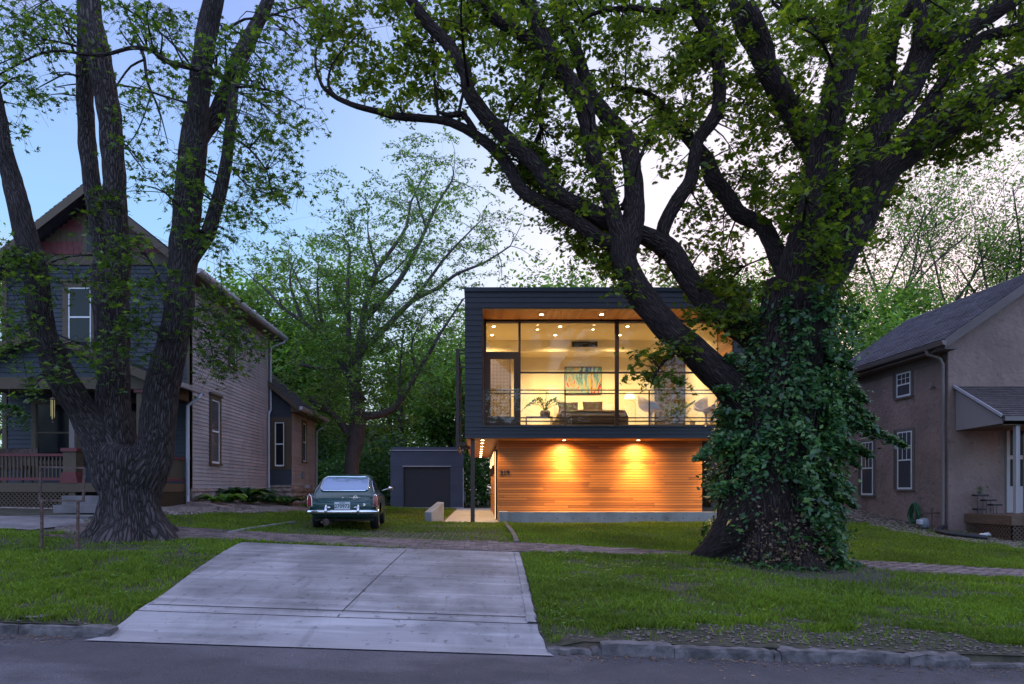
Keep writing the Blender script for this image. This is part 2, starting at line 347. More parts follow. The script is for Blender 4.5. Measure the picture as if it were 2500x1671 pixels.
# ------------------------------------------------------------------ terrain
def curb_y(X): return 6.42
def road_z(X): return -.033 * max(-30, min(30, X))
CP = []
for X in (-30, -12, -8, -4, 0, 4, 8, 13, 30):
    Xc = max(-14, min(16, X))
    CP += [(X, 6.4, -.033*Xc + .10), (X, 9, -.036*Xc + .28), (X, 12, -.038*Xc + .46)]
CP += [(-30,15,1.15),(-12,15,1.1),(-8,15,1.02),(-5.6,15,.86),(-4.2,14.5,.66),(-2.8,14.5,.60),(0,15,.53),(4,15,.42),(8,15,.30),(13,15,.12),(20,15,0),(30,15,0),
       (-30,18,1.2),(-12,18,1.18),(-8,17.3,1.13),(-6.4,18,1.08),(-5.2,18,.86),(-4.0,17,.66),(-2,18,.58),(0,19,.52),(4,19,.50),(8,18.5,.48),(10,18.6,.44),(13,18.6,.36),(13.3,17,.18),(16,18,.2),(30,18,.2),
       (-30,24,1.2),(-10,24,1.1),(-6.5,22,1.0),(-5,22,.72),(-3,24,.55),(0,24,.52),(4,24,.52),(8,24,.62),(12.8,23.5,.85),(20,24,.9),(30,24,.9),
       (-30,36,1.0),(-10,36,.7),(-4,36,.53),(0,36,.53),(8,36,.6),(20,36,.9),(30,36,.9),(-30,60,.8),(0,60,.6),(30,60,.9)]
CPa = np.array(CP); _P = CPa[:, :2]
def _U(r2): return np.where(r2 > 1e-12, .5 * r2 * np.log(np.maximum(r2, 1e-12)), 0)
def _tps():
    n = len(_P); d = ((_P[:, None] - _P[None]) ** 2).sum(-1); K = _U(d) + np.eye(n) * 4.0
    A = np.zeros((n+3, n+3)); A[:n,:n] = K; A[:n,n] = 1; A[:n,n+1:] = _P; A[n,:n] = 1; A[n+1:,:n] = _P.T
    return np.linalg.solve(A, np.concatenate([CPa[:,2], np.zeros(3)]))
_W = _tps()
def gz(X, Y):
    X = np.atleast_1d(np.asarray(X, float)); Y = np.atleast_1d(np.asarray(Y, float))
    Xc = np.clip(X, -30, 30); Yc = np.clip(Y, 6.4, 60)
    out = np.empty(X.shape).ravel(); xs = Xc.ravel(); ys = Yc.ravel()
    for i in range(0, len(xs), 20000):
        d = (xs[i:i+20000,None] - _P[None,:,0])**2 + (ys[i:i+20000,None] - _P[None,:,1])**2
        out[i:i+20000] = _U(d) @ _W[:-3] + _W[-3] + _W[-2]*xs[i:i+20000] + _W[-1]*ys[i:i+20000]
    m_ = np.clip((xs+3.75)/.2,0,1)*np.clip((.85-xs)/.2,0,1)*np.clip((7.0-ys)/.58,0,1)
    return (out - .115*m_).reshape(X.shape)
def gz1(X, Y): return float(gz(X, Y)[0])
def sheet(name, xs, ys, zoff, m, mask=None, edge=None):
    """grid sheet draped over the terrain"""
    XX, YY = np.meshgrid(xs, ys); ZZ = gz(XX, YY) + zoff
    V = np.stack([XX, YY, ZZ], -1).reshape(-1, 3); nx, ny = len(xs), len(ys); f = []
    for j in range(ny-1):
        for i in range(nx-1):
            if mask and not mask((xs[i]+xs[i+1])/2, (ys[j]+ys[j+1])/2): continue
            a = j*nx+i; f.append((a, a+1, a+nx+1, a+nx))
    me = bpy.data.meshes.new(name); me.from_pydata(V.tolist(), [], f)
    return mesh_obj(name, me, m, None, (0,0,0), True)
def drape(name, poly_rows, zoff, m, nseg=24, thick=0.0):
    """surface between two polylines (left pts, right pts) draped on the terrain; each row is (xl, xr, y)"""
    V = []; f = []; n = nseg + 1
    xs = np.array([[xl + (xr-xl)*i/nseg for i in range(n)] for xl, xr, y in poly_rows]); ys = np.array([[y]*n for _, _, y in poly_rows])
    Z = gz(xs, ys) + zoff
    for j in range(len(poly_rows)):
        for i in range(n): V.append((xs[j,i], ys[j,i], Z[j,i]))
    for j in range(len(poly_rows)-1):
        for i in range(nseg): a = j*n+i; f.append((a, a+1, a+n+1, a+n))
    me = bpy.data.meshes.new(name); me.from_pydata(V, [], f)
    return mesh_obj(name, me, m, None, (0,0,0), True)
xs = np.concatenate([np.linspace(-600,-40,8), np.arange(-30,-14,1.0), np.arange(-14,16,.25), np.arange(16,31,1.0), np.linspace(40,600,8)])
ys = np.concatenate([np.arange(6.42,26,.25), np.arange(26,62,1.5), np.linspace(70,900,10)])
grd = sheet('ground', xs, ys, 0, M_soil); tag(grd, kind='structure')
# road: asphalt sheet falling gently to the right
V = []; f = []
rx = np.concatenate([np.linspace(-600,-40,6), np.linspace(-30,30,61), np.linspace(40,600,6)]); ry = [-60, -12, 0, 2, 4, 5, 5.8, 6.3, 6.46]
for y in ry:
    for x in rx: V.append((x, y, road_z(x) - (.0 if y > 5 else .03*(5-max(y,-2)))* .3))
for j in range(len(ry)-1):
    for i in range(len(rx)-1): a = j*len(rx)+i; f.append((a, a+1, a+len(rx)+1, a+len(rx)))
me = bpy.data.meshes.new('road'); me.from_pydata(V, [], f); rd = mesh_obj('road', me, M_asphalt, None, (0,0,0), True); tag(rd, kind='structure')
# asphalt: worn patches and cracks
_t = M_asphalt.node_tree; _b = _t.nodes['Principled BSDF']; _old = _b.inputs['Base Color'].links[0].from_socket
_g = _t.nodes.new('ShaderNodeNewGeometry'); _m2 = _t.nodes.new('ShaderNodeMapping'); _m2.inputs['Scale'].default_value = (.22,.55,1); _t.links.new(_g.outputs['Position'], _m2.inputs[0])
_nn = _t.nodes.new('ShaderNodeTexNoise'); _nn.inputs['Scale'].default_value = 1.1; _nn.inputs['Detail'].default_value = 7; _t.links.new(_m2.outputs[0], _nn.inputs['Vector'])
_r = _t.nodes.new('ShaderNodeMapRange'); _r.inputs[1].default_value = .50; _r.inputs[2].default_value = .54; _r.inputs[3].default_value = .85; _r.inputs[4].default_value = 1.28; _t.links.new(_nn.outputs[0], _r.inputs[0])
_s = _t.nodes.new('ShaderNodeVectorMath'); _s.operation = 'SCALE'; _t.links.new(_old, _s.inputs[0]); _t.links.new(_r.outputs[0], _s.inputs['Scale'])
_v = _t.nodes.new('ShaderNodeTexNoise'); _v.inputs['Scale'].default_value = 120; _v.inputs['Detail'].default_value = 3; _t.links.new(_g.outputs['Position'], _v.inputs['Vector'])
_r2 = _t.nodes.new('ShaderNodeMapRange'); _r2.inputs[1].default_value = .35; _r2.inputs[2].default_value = .7; _r2.inputs[3].default_value = .55; _r2.inputs[4].default_value = 1.6; _t.links.new(_v.outputs[0], _r2.inputs[0])
_s2 = _t.nodes.new('ShaderNodeVectorMath'); _s2.operation = 'SCALE'; _t.links.new(_s.outputs[0], _s2.inputs[0]); _t.links.new(_r2.outputs[0], _s2.inputs['Scale']); _t.links.new(_s2.outputs[0], _b.inputs['Base Color'])

def lerp(a, b, t): return a + (b - a) * t
# driveway edges (X at depth Y)
def drv(Y):
    L_ = np.interp(Y, [6.1, 6.35, 6.9, 7.6, 9.0, 10.6, 11.35], [-3.62, -3.50, -3.45, -3.50, -3.72, -3.92, -3.98])
    R_ = np.interp(Y, [6.1, 6.35, 6.9, 9, 11.35], [.72, .66, .60, .66, .71])
    return float(L_) + .018*noise.noise(Vector((Y*5, 1, 0))), float(R_) + .02*noise.noise(Vector((Y*6, 7, 0)))
# apron and slab
rows = [(drv(y)[0], drv(y)[1], y) for y in (6.45, 6.52, 6.6, 6.7, 6.8, 6.92)]
rows = [( *drv(6.2), 6.2), (*drv(6.35), 6.35)] + rows
V = []; f = []; n = 25
for xl, xr, y in rows:
    for i in range(n):
        x = xl + (xr-xl)*i/(n-1); z = max(road_z(x)+.012, gz1(x, max(y, 6.42)) + .03 - (.3 if y < 6.42 else 0))
        V.append((x, y, z))
for j in range(len(rows)-1):
    for i in range(n-1): a = j*n+i; f.append((a, a+1, a+n+1, a+n))
me = bpy.data.meshes.new('driveway_apron'); me.from_pydata(V, [], f); o = mesh_obj('driveway_apron', me, M_drive, None, (0,0,0), True); tag(o, kind='structure')
tag(drape('driveway', [(*drv(y), y) for y in np.arange(6.95, 9.0, .12)] + [(*drv(y), y) for y in list(np.arange(9.0, 11.5, .12)) + [11.58]], .022, M_drive), kind='structure')
def dline(name, pts, wd, zoff, m):
    V = []; f = []
    for i, (x, y) in enumerate(pts):
        x2, y2 = pts[min(i+1, len(pts)-1)]; x1, y1 = pts[max(i-1, 0)]; d = Vector((x2-x1, y2-y1, 0)).normalized(); nrm = Vector((-d.y, d.x, 0)) * wd/2
        z = gz1(x, y) + zoff; V += [(x-nrm.x, y-nrm.y, z), (x+nrm.x, y+nrm.y, z)]
    for i in range(len(pts)-1): f.append((2*i, 2*i+1, 2*i+3, 2*i+2))
    return V, f
M_joint = mat('concrete_joint', (.05,.045,.045), .95, nscale=20)
V = []; f = []
for pts, wd in (([(-1.42 + .02*i, 6.95 + i*.37) for i in range(13)], .014), ([(lerp(-3.45,.6,i/20), 7.16) for i in range(21)], .02), ([(lerp(.60,.63,i/12), lerp(7,11.3,i/12)) for i in range(13)], .012)):
    v_, f_ = dline('j', pts, wd, .027, None); b_ = len(V); V += v_; f += [tuple(q+b_ for q in ff) for ff in f_]
me = bpy.data.meshes.new('driveway_joints'); me.from_pydata(V, [], f); o = mesh_obj('driveway_joints', me, M_joint, None, (0,0,0)); tag(o, kind='structure')

V = []; f = []
for i, y in enumerate(np.arange(6.95, 11.5, .10)):
    r_e = drv(y)[1]; wv = .10 + .018*noise.noise(Vector((y*9, 3, 3)))
    for x, h_ in ((r_e-wv, .026),(r_e-wv+.01, .040),(r_e-.005, .040),(r_e+.012+.02*noise.noise(Vector((y*13,5,1))), .005)): V.append((x, y, gz1(x,y)+h_))
for i in range(len(V)//4-1):
    for j in range(3): f.append((4*i+j,4*i+j+1,4*i+j+5,4*i+j+4))
me = bpy.data.meshes.new('driveway_edge'); me.from_pydata(V, [], f); tag(mesh_obj('driveway_edge', me, M_drive, None, (0,0,0)), kind='structure')
# brick footpath
def path_y(X):     # centre line of the path
    return float(np.interp(X, [-12,-5,0,4,8,15], [12.6,12.45,12.3,12.2,11.4,10.8]))
rng = random.Random(3)
mb = MB(); Y0 = None
x = -7.6
cols = []
while x < 15.5:
    cols.append(x); x += .205
PW = (-.58, .58)
def path_half(X):
    return float(np.interp(X, [-5,0,1.5,3.5,5,7,15], [.66,.70,.62,.22,.2,.5,.5]))
bx = []
for i in range(len(cols)):
    X = cols[i]; h = path_half(X); yc = path_y(X)
    r = 0; y = yc - h
    while y < yc + h:
        xo = .10 * (r % 2); bx.append((X + xo + .1, y + .05)); y += .107; r += 1
bx = np.array(bx); bz = gz(bx[:,0], bx[:,1])
skip = lambda X, Y: 3.9 < X < 6.6
for (X, Y), Z in zip(bx, bz):
    if skip(X, Y) or rng.random() < .02: continue
    a = rng.uniform(-.05,.05); dz = rng.uniform(-.004,.006); ca, sa = math.cos(a), math.sin(a)
    def q(u, v_, z): return (X + u*ca - v_*sa, Y + u*sa + v_*ca, Z + z)
    hx, hy = .098, .0485; s_ = .004
    vs = [q(-hx,-hy,-.02),q(hx,-hy,-.02),q(hx,hy,-.02),q(-hx,hy,-.02)] + [q(-hx+s_,-hy+s_,.03+dz),q(hx-s_,-hy+s_,.03+dz),q(hx-s_,hy-s_,.03+dz),q(-hx+s_,hy-s_,.03+dz)]
    mb.add(vs, [(4,5,6,7),(0,1,5,4),(1,2,6,5),(2,3,7,6),(3,0,4,7)])
o = mb.build('brick_path', M_brick); tag(o, kind='structure')

# ------------------------------------------------------------------ wall pieces
def laps(mb, ufun, z0, z1, exp, proud=.022, jr=None, seed=0):
    """lapped boards on the wall frame of mb; ufun(z) -> (u0, u1)"""
    r = random.Random(seed); z = z0
    while z < z1 - .005:
        zt = min(z + exp, z1); a0, a1 = ufun(z); b0, b1 = ufun(zt)
        if a1 - a0 > .02:
            cuts = [0, 1]
            if jr and a1 - a0 > jr: cuts = sorted({0, 1, round(r.uniform(.2,.8), 3)})
            for c0, c1 in zip(cuts, cuts[1:]):
                g = .002 if c1 < 1 else 0
                u0, u1, t0, t1 = lerp(a0,a1,c0), lerp(a0,a1,c1)-g, lerp(b0,b1,c0), lerp(b0,b1,c1)-g
                mb.add([(u0,0,z),(u1,0,z),(u0,proud,z),(u1,proud,z),(t0,.004,zt),(t1,.004,zt)], [(0,1,3,2),(2,3,5,4)])
        z += exp
    return mb
def planks(mb, u0, u1, z0, z1, hgt, th=.018, seed=0, gap=.006, lens=(.8, 2.6)):
    """flush horizontal boards of random lengths, each an island"""
    r = random.Random(seed); z = z0
    while z < z1 - .01:
        zt = min(z + hgt - gap, z1); u = u0 - r.uniform(0, 1.5)
        while u < u1:
            e = u + r.uniform(*lens); a, b = max(u, u0), min(e - .002, u1)
            if b - a > .02: t = th + r.uniform(-.0015,.0015); mb.box(a, b, .0, t, z, zt)
            u = e
        z += hgt
    return mb
def sash_window(house, O, U, N, u0, u1, z0, z1, glass=M_glass_dark, trim=M_trim, frame=M_white, tw=.11, mid=True, cap=.06, bars=0, sill=True, deep=.055):
    fr = thing_part(house, 'window')
    m = MB(O,U,N); m.box(u0-tw,u0,.004,deep,z0-.02,z1+tw).box(u1,u1+tw,.004,deep,z0-.02,z1+tw).box(u0,u1,.004,deep,z1,z1+tw)
    if cap: m.box(u0-tw-.04,u1+tw+.04,.004,deep+.035,z1+tw,z1+tw+cap)
    t = m.build('trim', trim, fr)
    if sill: MB(O,U,N).box(u0-tw-.03,u1+tw+.03,.004,deep+.03,z0-.07,z0-.02).build('sill', trim, fr)
    f = .035; m = MB(O,U,N); zm = (z0+z1)/2
    m.box(u0,u0+f,.026,.042,z0-.02,z1).box(u1-f,u1,.026,.042,z0-.02,z1).box(u0+f,u1-f,.026,.042,z1-f,z1).box(u0+f,u1-f,.026,.042,z0-.02,z0+f)
    if mid: m.box(u0+f,u1-f,.028,.046,zm-.02,zm+.02)
    for k in range(bars):
        uu = lerp(u0+f,u1-f,(k+1)/(bars+1)); m.box(uu-.008,uu+.008,.0285,.038,zm+.02,z1-f)
    if bars:
        zz = (zm+z1)/2; m.box(u0+f,u1-f,.0285,.037,zz-.008,zz+.008)
    m.build('sash', frame, fr)
    MB(O,U,N).box(u0+.01,u1-.01,.02,.030,z0,z1-.01).build('pane', glass, fr)
    return fr
def thing_part(parent, name, loc=None):
    o = bpy.data.objects.new(name, None); COL.objects.link(o); o.empty_display_size = .1
    place(o, loc if loc is not None else WORLD[parent.name], parent); return o
def spot(name, loc, target, power, size, blend, parent, col=(1,.61,.26), rad=.05):
    l = bpy.data.lights.new(name, 'SPOT'); l.energy = power; l.spot_size = math.radians(size); l.spot_blend = blend; l.color = col; l.shadow_soft_size = rad
    o = bpy.data.objects.new(name, l); COL.objects.link(o); place(o, loc, parent)
    o.rotation_euler = (Vector(target) - Vector(loc)).to_track_quat('-Z', 'Y').to_euler(); return o
def downlight(house, X, Y, z, power, size=100, target=None, lens=True, r=.055, col=(1,.61,.26)):
    d = MB(); d.lathe((X, Y, z), [(r+.018,-.006),(r+.02,0),(r+.02,.01)], 20); h = d.build('downlight', M_white, house)
    MB().lathe((X, Y, z), [(r*.2,-.014),(r,-.010),(r,-.0065)], 20).build('lens', M_lamp, h)
    spot('downlight_beam', (X, Y, z-.03), target or (X, Y, z-3), power, size, .5 if size > 80 else 1.0, h, col)
    return h

# ------------------------------------------------------------------ modern house
MH = thing('modern_house', (3.8, 19.8, .5), 'two storey dark box house with lit glass front over cedar clad ground floor, number 519', 'house')
Yf = 19.8
X0, X1 = atX(1135, Yf), atX(1834, Yf); OX0, OX1 = atX(1179, Yf), atX(1790, Yf)
ZT, ZB = atz(702, Yf), atz(1070, Yf); OT, OB = atz(754, Yf), atz(1039, Yf); YB = 32.0; YG = 21.05
FX, FYv = Vector((1,0,0)), Vector((0,-1,0))
# structural shell of the box
m = MB()
m.box(X0+.03, OX0-.02, Yf+.03, YB, ZB+.03, ZT-.05)          # left wall
m.box(OX1+.02, X1-.03, Yf+.03, YB, ZB+.03, ZT-.05)          # right wall
m.box(OX0-.02, OX1+.02, Yf+.03, YB, ZB+.03, OB-.03)         # floor
m.box(OX0-.02, OX1+.02, Yf+.03, YB, OT+.03, ZT-.05)         # roof
m.box(OX0-.02, OX1+.02, YB-.2, YB-.01, OB-.03, OT+.03)
m.build('frame_shell', M_dark, MH)
# siding on the front ring and on the left side
E = .1555
O = (0, Yf+.03, 0); m = MB(O, FX, FYv)
m2 = laps(MB(O,FX,FYv), lambda z: (X0, X1), OT+.03, ZT-.12, E, .02, 4, 1); m2.build('siding', M_dark, MH)
laps(MB(O,FX,FYv), lambda z: (X0, X1), ZB+.02, OB-.05, (OB-.07-ZB)/3, .02, 4, 2).build('siding', M_dark, MH)
laps(MB(O,FX,FYv), lambda z: (X0, OX0-.012), OB-.05, OT+.03, E, .02, None, 3).build('siding', M_dark, MH)
laps(MB(O,FX,FYv), lambda z: (OX1+.012, X1), OB-.05, OT+.03, E, .02, None, 4).build('siding', M_dark, MH)
laps(MB((X0+.03,0,0),Vector((0,-1,0)),Vector((-1,0,0))), lambda z: (-YB, -Yf-.03), ZB+.02, ZT-.12, E, .02, 4, 5).build('siding', M_dark, MH)
laps(MB((X1-.03,0,0),Vector((0,1,0)),Vector((1,0,0))), lambda z: (Yf+.03, YB), ZB+.02, ZT-.12, E, .02, 4, 5).build('siding', M_dark, MH)
MB().box(X0-.02, X1+.02, Yf-.02, YB+.02, ZT-.12, ZT).build('parapet_cap', M_dark_trim, MH)
MB().box(X0-.004, X1+.004, Yf-.004, Yf+.03, ZB, ZB+.02).box(OX0-.10, OX1+.02, Yf-.012, Yf+.025, OB-.05, OB-.018).build('edge_trim', M_dark_trim, MH)
# recess lining
m = MB(); r_ = random.Random(5); x = OX0-.01
while x < OX1:                                              # soffit boards run into the recess
    e = min(x + .088, OX1+.01); m.box(x, e-.004, Yf+.035, YG+.06, OT-.012, OT+.012); x = e + .001
m.build('recess_soffit', M_cedar_soffit, MH)
m = MB((OX1,0,0), Vector((0,1,0)), Vector((-1,0,0))); planks(m, Yf+.04, YG+.02, OB, OT-.02, .088, .014, 7, .004)
m.build('recess_cladding', M_cedar, MH)
m = MB((OX0,0,0), Vector((0,1,0)), Vector((1,0,0))); planks(m, Yf+.04, YG+.02, OB, OT-.02, .088, .012, 8, .004); m.build('recess_cladding', M_cedar, MH)
MB().box(OX0-.015, OX1-.02, Yf+.035, YG, OB-.028, OB-.002).build('balcony_floor', M_wood, MH)
# room
CE = 6.63; RY = 24.6; FLz = 3.50
m = MB(); m.box(OX0+.012, OX1-.016, RY, RY+.1, FLz, 6.24); m.build('back_wall', M_cream, MH)
MB().box(OX0+.012, OX1-.016, 23.5, RY+.1, 6.24, CE).build('bulkhead', M_cream, MH)
MB().box(OX0-.03, OX1+.03, YG+.06, RY+.1, CE, CE+.06).build('room_ceiling', M_cream, MH)
MB().box(OX0-.015, OX0+.011, YG+.04, RY+.1, FLz, CE).build('room_wall', M_cream, MH)
MB().box(OX1-.0155, OX1+.012, YG+.04, RY+.1, FLz, CE).build('room_wall', M_cream, MH)
MB().box(OX0-.012, OX1-.018, YG+.045, RY+.05, OB-.028, FLz-.0015).build('room_floor', M_floor_in, MH)
m = MB(); vx0, vx1 = atX(1398,23.5), atX(1456.5,23.5); vz0, vz1 = atz(846,23.5), atz(836,23.5)
m.box(vx0-.03, vx1+.03, 23.475, 23.5, vz0-.02, vz0).box(vx0-.03, vx1+.03, 23.475, 23.5, vz1, vz1+.02).box(vx0-.03, vx0, 23.475, 23.5, vz0, vz1).box(vx1, vx1+.03, 23.475, 23.5, vz0, vz1)
for k in range(26): xx = lerp(vx0, vx1, (k+.5)/26); m.box(xx-.004, xx+.004, 23.48, 23.498, vz0, vz1)
v = m.build('air_vent', M_screen, MH); MB().box(vx0, vx1, 23.499, 23.505, vz0, vz1).build('vent_backing', M_bronze, v)
# glazing
def gx(px): return atX(px, YG)
def gzz(py): return atz(py, YG)
gl, gr = gx(1179.9) + .0, gx(1752); m1, m2_, ma, mb_ = gx(1265.5), gx(1271), gx(1501), gx(1510.5)
gl = OX0 + .014
zt_, zb_ = gzz(779.5), OB - .002
m = MB(); fw = .075
glx = gx(1187)
m.box(gl, glx, YG-.05, YG+.04, zb_, OT-.014).box(gr-.01, gr+.075, YG-.05, YG+.04, zb_, OT-.014)
m.box(glx, gr-.01, YG-.05, YG+.04, zt_, OT-.014)
m.box(m1, m2_, YG-.049, YG+.04, zb_, zt_).box(ma, mb_, YG-.049, YG+.04, zb_, zt_)
m.box(m2_, ma, YG-.045, YG+.035, gzz(912.5), gzz(908.5)).box(mb_, gr-.01, YG-.045, YG+.035, gzz(912.5), gzz(908.5))
m.box(glx, m1, YG-.045, YG+.035, gzz(863), gzz(860.5))
m.box(m2_, ma, YG-.045, YG+.035, zb_, zb_+.10).box(mb_, gr-.01, YG-.045, YG+.035, zb_, zb_+.10)
wf = m.build('window_wall', M_bronze, MH)
m = MB()
for a, b, c, d in ((glx, m1, gzz(860.5), zt_), (m2_, ma, gzz(908.5), zt_), (mb_, gr-.01, gzz(908.5), zt_), (m2_, ma, zb_+.10, gzz(912.5)), (mb_, gr-.01, zb_+.10, gzz(912.5))):
    MB().add([(a,YG,c),(b,YG,c),(b,YG,d),(a,YG,d)], [(0,1,2,3)]).build('pane', M_glass, wf)
# balcony door
dl, dr, dt = glx, m1, gzz(863); gl0, gl1 = gx(1197.5), gx(1254.5); gt, gb = gzz(877.5), gzz(1018)
bd = MB().box(dl, gl0, YG-.043, YG+.03, zb_+.01, dt).box(gl1, dr, YG-.043, YG+.03, zb_+.01, dt).box(gl0, gl1, YG-.043, YG+.03, gt, dt).box(gl0, gl1, YG-.043, YG+.03, zb_+.01, gb).build('balcony_door', M_bronze, MH)
MB().add([(gl0,YG,gb),(gl1,YG,gb),(gl1,YG,gt),(gl0,YG,gt)], [(0,1,2,3)]).build('pane', M_glass, bd)
MB().tube([(gl1+.03,YG-.045,zb_+1.0),(gl1+.03,YG-.09,zb_+1.0),(gl1-.08,YG-.09,zb_+1.0)], .011, 8).build('handle', M_dark_trim, bd)
# balcony railing
YR = Yf + .12
rz = lambda py: atz(py, YR); rxx = lambda px: atX(px, YR)
rl = MB(); 
for py in (953.0, 961.5): rl.box(OX0+.012, OX1-.016, YR-.02, YR+.02, rz(py)-.014, rz(py)+.014)
for py in (1020.5, 1029.0): rl.box(OX0+.012, OX1-.016, YR-.02, YR+.02, rz(py)-.018, rz(py)+.018)
rail = rl.build('balcony_railing', M_steel_brown, MH)
for px in (1182.5, 1379.5, 1585, 1787): MB().box(rxx(px)-.018, rxx(px)+.018, YR-.0195, YR+.0195, OB-.0015, rz(953)+.013).build('post', M_steel_brown, rail)
for a, b in ((1185, 1266), (1268, 1376), (1383, 1480), (1483, 1582), (1588, 1684), (1687, 1784)):
    MB().add([(rxx(a),YR-.035,rz(1033)),(rxx(b),YR-.035,rz(1033)),(rxx(b),YR-.035,rz(948.5)),(rxx(a),YR-.035,rz(948.5))], [(0,1,2,3)]).build('glass_panel', M_glass, rail)
# lights in recess soffit and room
for px in (1322, 1469, 1630): downlight(MH, atX(px, 20.4), 20.4, OT-.012, 130, 130)
for px, Y in ((1205.5,21.5),(1367.6,21.5),(1532,21.5),(1201.3,22.7),(1355.8,22.7),(1512.4,22.7),(1660,22.7)):
    downlight(MH, atX(px, Y), Y, CE, 265, 155, r=.05, col=(1,.66,.29))
for px in (1312, 1448): downlight(MH, atX(px, 21.9), 21.9, CE, 130, 155, r=.035, col=(1,.66,.29))
# lower storey
YL = 20.8; LX0, LX1 = atX(1215.5, YL), atX(1714, YL); LZ = .80
m = MB(); m.box(LX0+.02, LX1-.02, YL+.02, YB-.02, .45, ZB-.002); m.build('ground_floor_core', M_bronze, MH)
planks(MB((0,YL+.02,0), FX, FYv), LX0+.001, LX1, .62, ZB-.02, .0785, .028, 11, .011, (.9, 3.2)).build('cedar_cladding', M_cedar, MH)
planks(MB((LX0+.02,0,0), Vector((0,-1,0)), Vector((-1,0,0))), -YB, -YL-.02, .50, ZB-.02, .0785, .018, 12, .009, (.5, 1.4)).build('cedar_cladding', M_cedar, MH)
m = MB(); y = Yf+.05
while y < YB-.05: e = min(y+.09, YB-.05); m.box(X0+.03, LX0+.0, y, e-.004, ZB-.012, ZB+.014); y = e
y = Yf+.05
while y < YL+.02: e = min(y+.09, YL+.02); m.box(LX0+.001, X1-.03, y, e-.004, ZB-.012, ZB+.014); y = e
m.build('soffit', M_cedar_soffit, MH)
# entry door, side windows and clerestory on the left side wall
S = ((LX0,0,0), Vector((0,-1,0)), Vector((-1,0,0)))
M_warmglass = mat('lit_window_glass', (.9,.75,.5), .3, emit=(1,.72,.36), estr=1.6)
for ya, yb, za, zb2 in ((21.6,22.0,.56,2.7),(23.4,24.4,2.35,2.8),(25.0,26.0,2.35,2.8),(27,28.0,2.35,2.8),(29,30,2.35,2.8)):
    wn_ = MB(*S).box(-yb-.05,-ya+.05,.0,.05,za-.05,zb2+.05).build('side_window', M_bronze, MH)
    MB(*S).box(-yb,-ya,.052,.056,za,zb2).build('pane', M_warmglass, wn_)
ed = MB(*S).box(-23.1,-22.1,.0,.04,.54,2.7).build('entry_door', M_cedar_soffit, MH); MB(*S).tube([(-22.2,.041,1.3),(-22.2,.09,1.3),(-22.2,.09,1.9),(-22.2,.041,1.9)], .012, 8).build('handle', M_chrome, ed)
for yy in (23.2, 26.4):
    sconce = MB(*S).box(-yy-.05,-yy+.05,.018,.13,2.0,2.3).build('wall_light', M_bronze, MH)
# number 519 in dark metal
def text_mesh(name, s, size, loc, m, parent, ext=.006, rot=(math.radians(90),0,0), align='CENTER', bold=0):
    c = bpy.data.curves.new(name, 'FONT'); c.body = s; c.size = size; c.extrude = ext; c.align_x = align; c.align_y = 'CENTER'; c.offset = bold
    t = bpy.data.objects.new(name, c); COL.objects.link(t); bpy.context.view_layer.update()
    me = bpy.data.meshes.new_from_object(t.evaluated_get(bpy.context.evaluated_depsgraph_get())); bpy.data.objects.remove(t)
    o = mesh_obj(name, me, m, parent, loc); o.rotation_euler = rot; return o
text_mesh('house_number', '519', .20, at(1232.5, 1155.5, YL-.015), M_black, MH, .012, bold=.004)
# soffit lights in front of the cedar wall
for px in (1378, 1560, 1762):
    Xd = atX(px, 20.36)
    spot('downlight_fill', (Xd, 20.40, ZB-.05), (Xd, YL, .3), 330 if px < 1700 else 200, 155, 1.0, MH)
    downlight(MH, Xd, 20.42, ZB-.012, 820 if px < 1700 else 430, 72, (Xd, 20.62, .5), r=.045)
for Y in (20.46, 21.8, 23.4, 25.1, 26.6, 28.1, 29.6, 31.2): downlight(MH, .16, Y, ZB-.012, 150, 130, r=.05)
# post, terrace slab, concrete walls
MB().box(atX(1149,20.0), atX(1159,20.0), 20.0, 20.12, .50, ZB-.013).build('steel_post', M_steel_brown, MH)
tag(MB().box(atX(1082,19.95), LX0+.05, 19.95, 34.6, .30, gz1(-.4, 20)+.03 if False else .535).build('walkway', M_conc), kind='structure')
MB().box(atX(1240,20.15), atX(1752,20.15), 20.15, 20.35, .2, atz(1250.5,20.15)).box(atX(1219,20.0), atX(1240,20.15)-.001, 20.0, YL-.01, .2, atz(1250,20.0)).box(atX(1240,20.15), atX(1752,20.15), 20.351, YL+.015, .2, atz(1250.5,20.15)-.04).build('planter_wall', M_conc, MH)
m = MB()
for k in range(12): X = lerp(atX(1322,20.15), atX(1745,20.15), k/11); m.tube([(X,20.1485,.64),(X,20.156,.64)], .016, 10)
m.build('tie_hole', M_black, MH)['kind'] = 'stuff'
# steel trellis on the left side of the box
m = MB(); tx = atX(1117, 20.7); sX = X0 + .03
m.box(tx-.05, tx+.05, 20.65, 20.75, atz(1096,20.7), atz(853,20.7))
m.box(tx-.05, tx+.05, 24.0, 24.1, atz(1096,20.7), atz(853,20.7))
for py in (856, 864, 886, 897): m.box(tx+.05, sX, 20.66, 20.72, atz(py,20.7)-.02, atz(py,20.7)+.02)
for py in (856, 1090): m.box(tx-.04, tx+.04, 20.75, 24.0, atz(py,20.7)-.04, atz(py,20.7)+.04)
m.box(tx+.05, sX, 20.64, 20.76, atz(1084,20.7)-.045, atz(1084,20.7)+.045).box(tx+.1, sX+.12, 20.9, 21.05, atz(1092,20.7)-.05, atz(1092,20.7)+.04)
tre = m.build('trellis', M_steel_brown, MH)
r_ = random.Random(4); pts = [(tx+.07 + .035*math.sin(k*1.3) + r_.uniform(-.015,.015), 20.72, lerp(atz(1090,20.7), atz(890,20.7), k/26)) for k in range(27)]
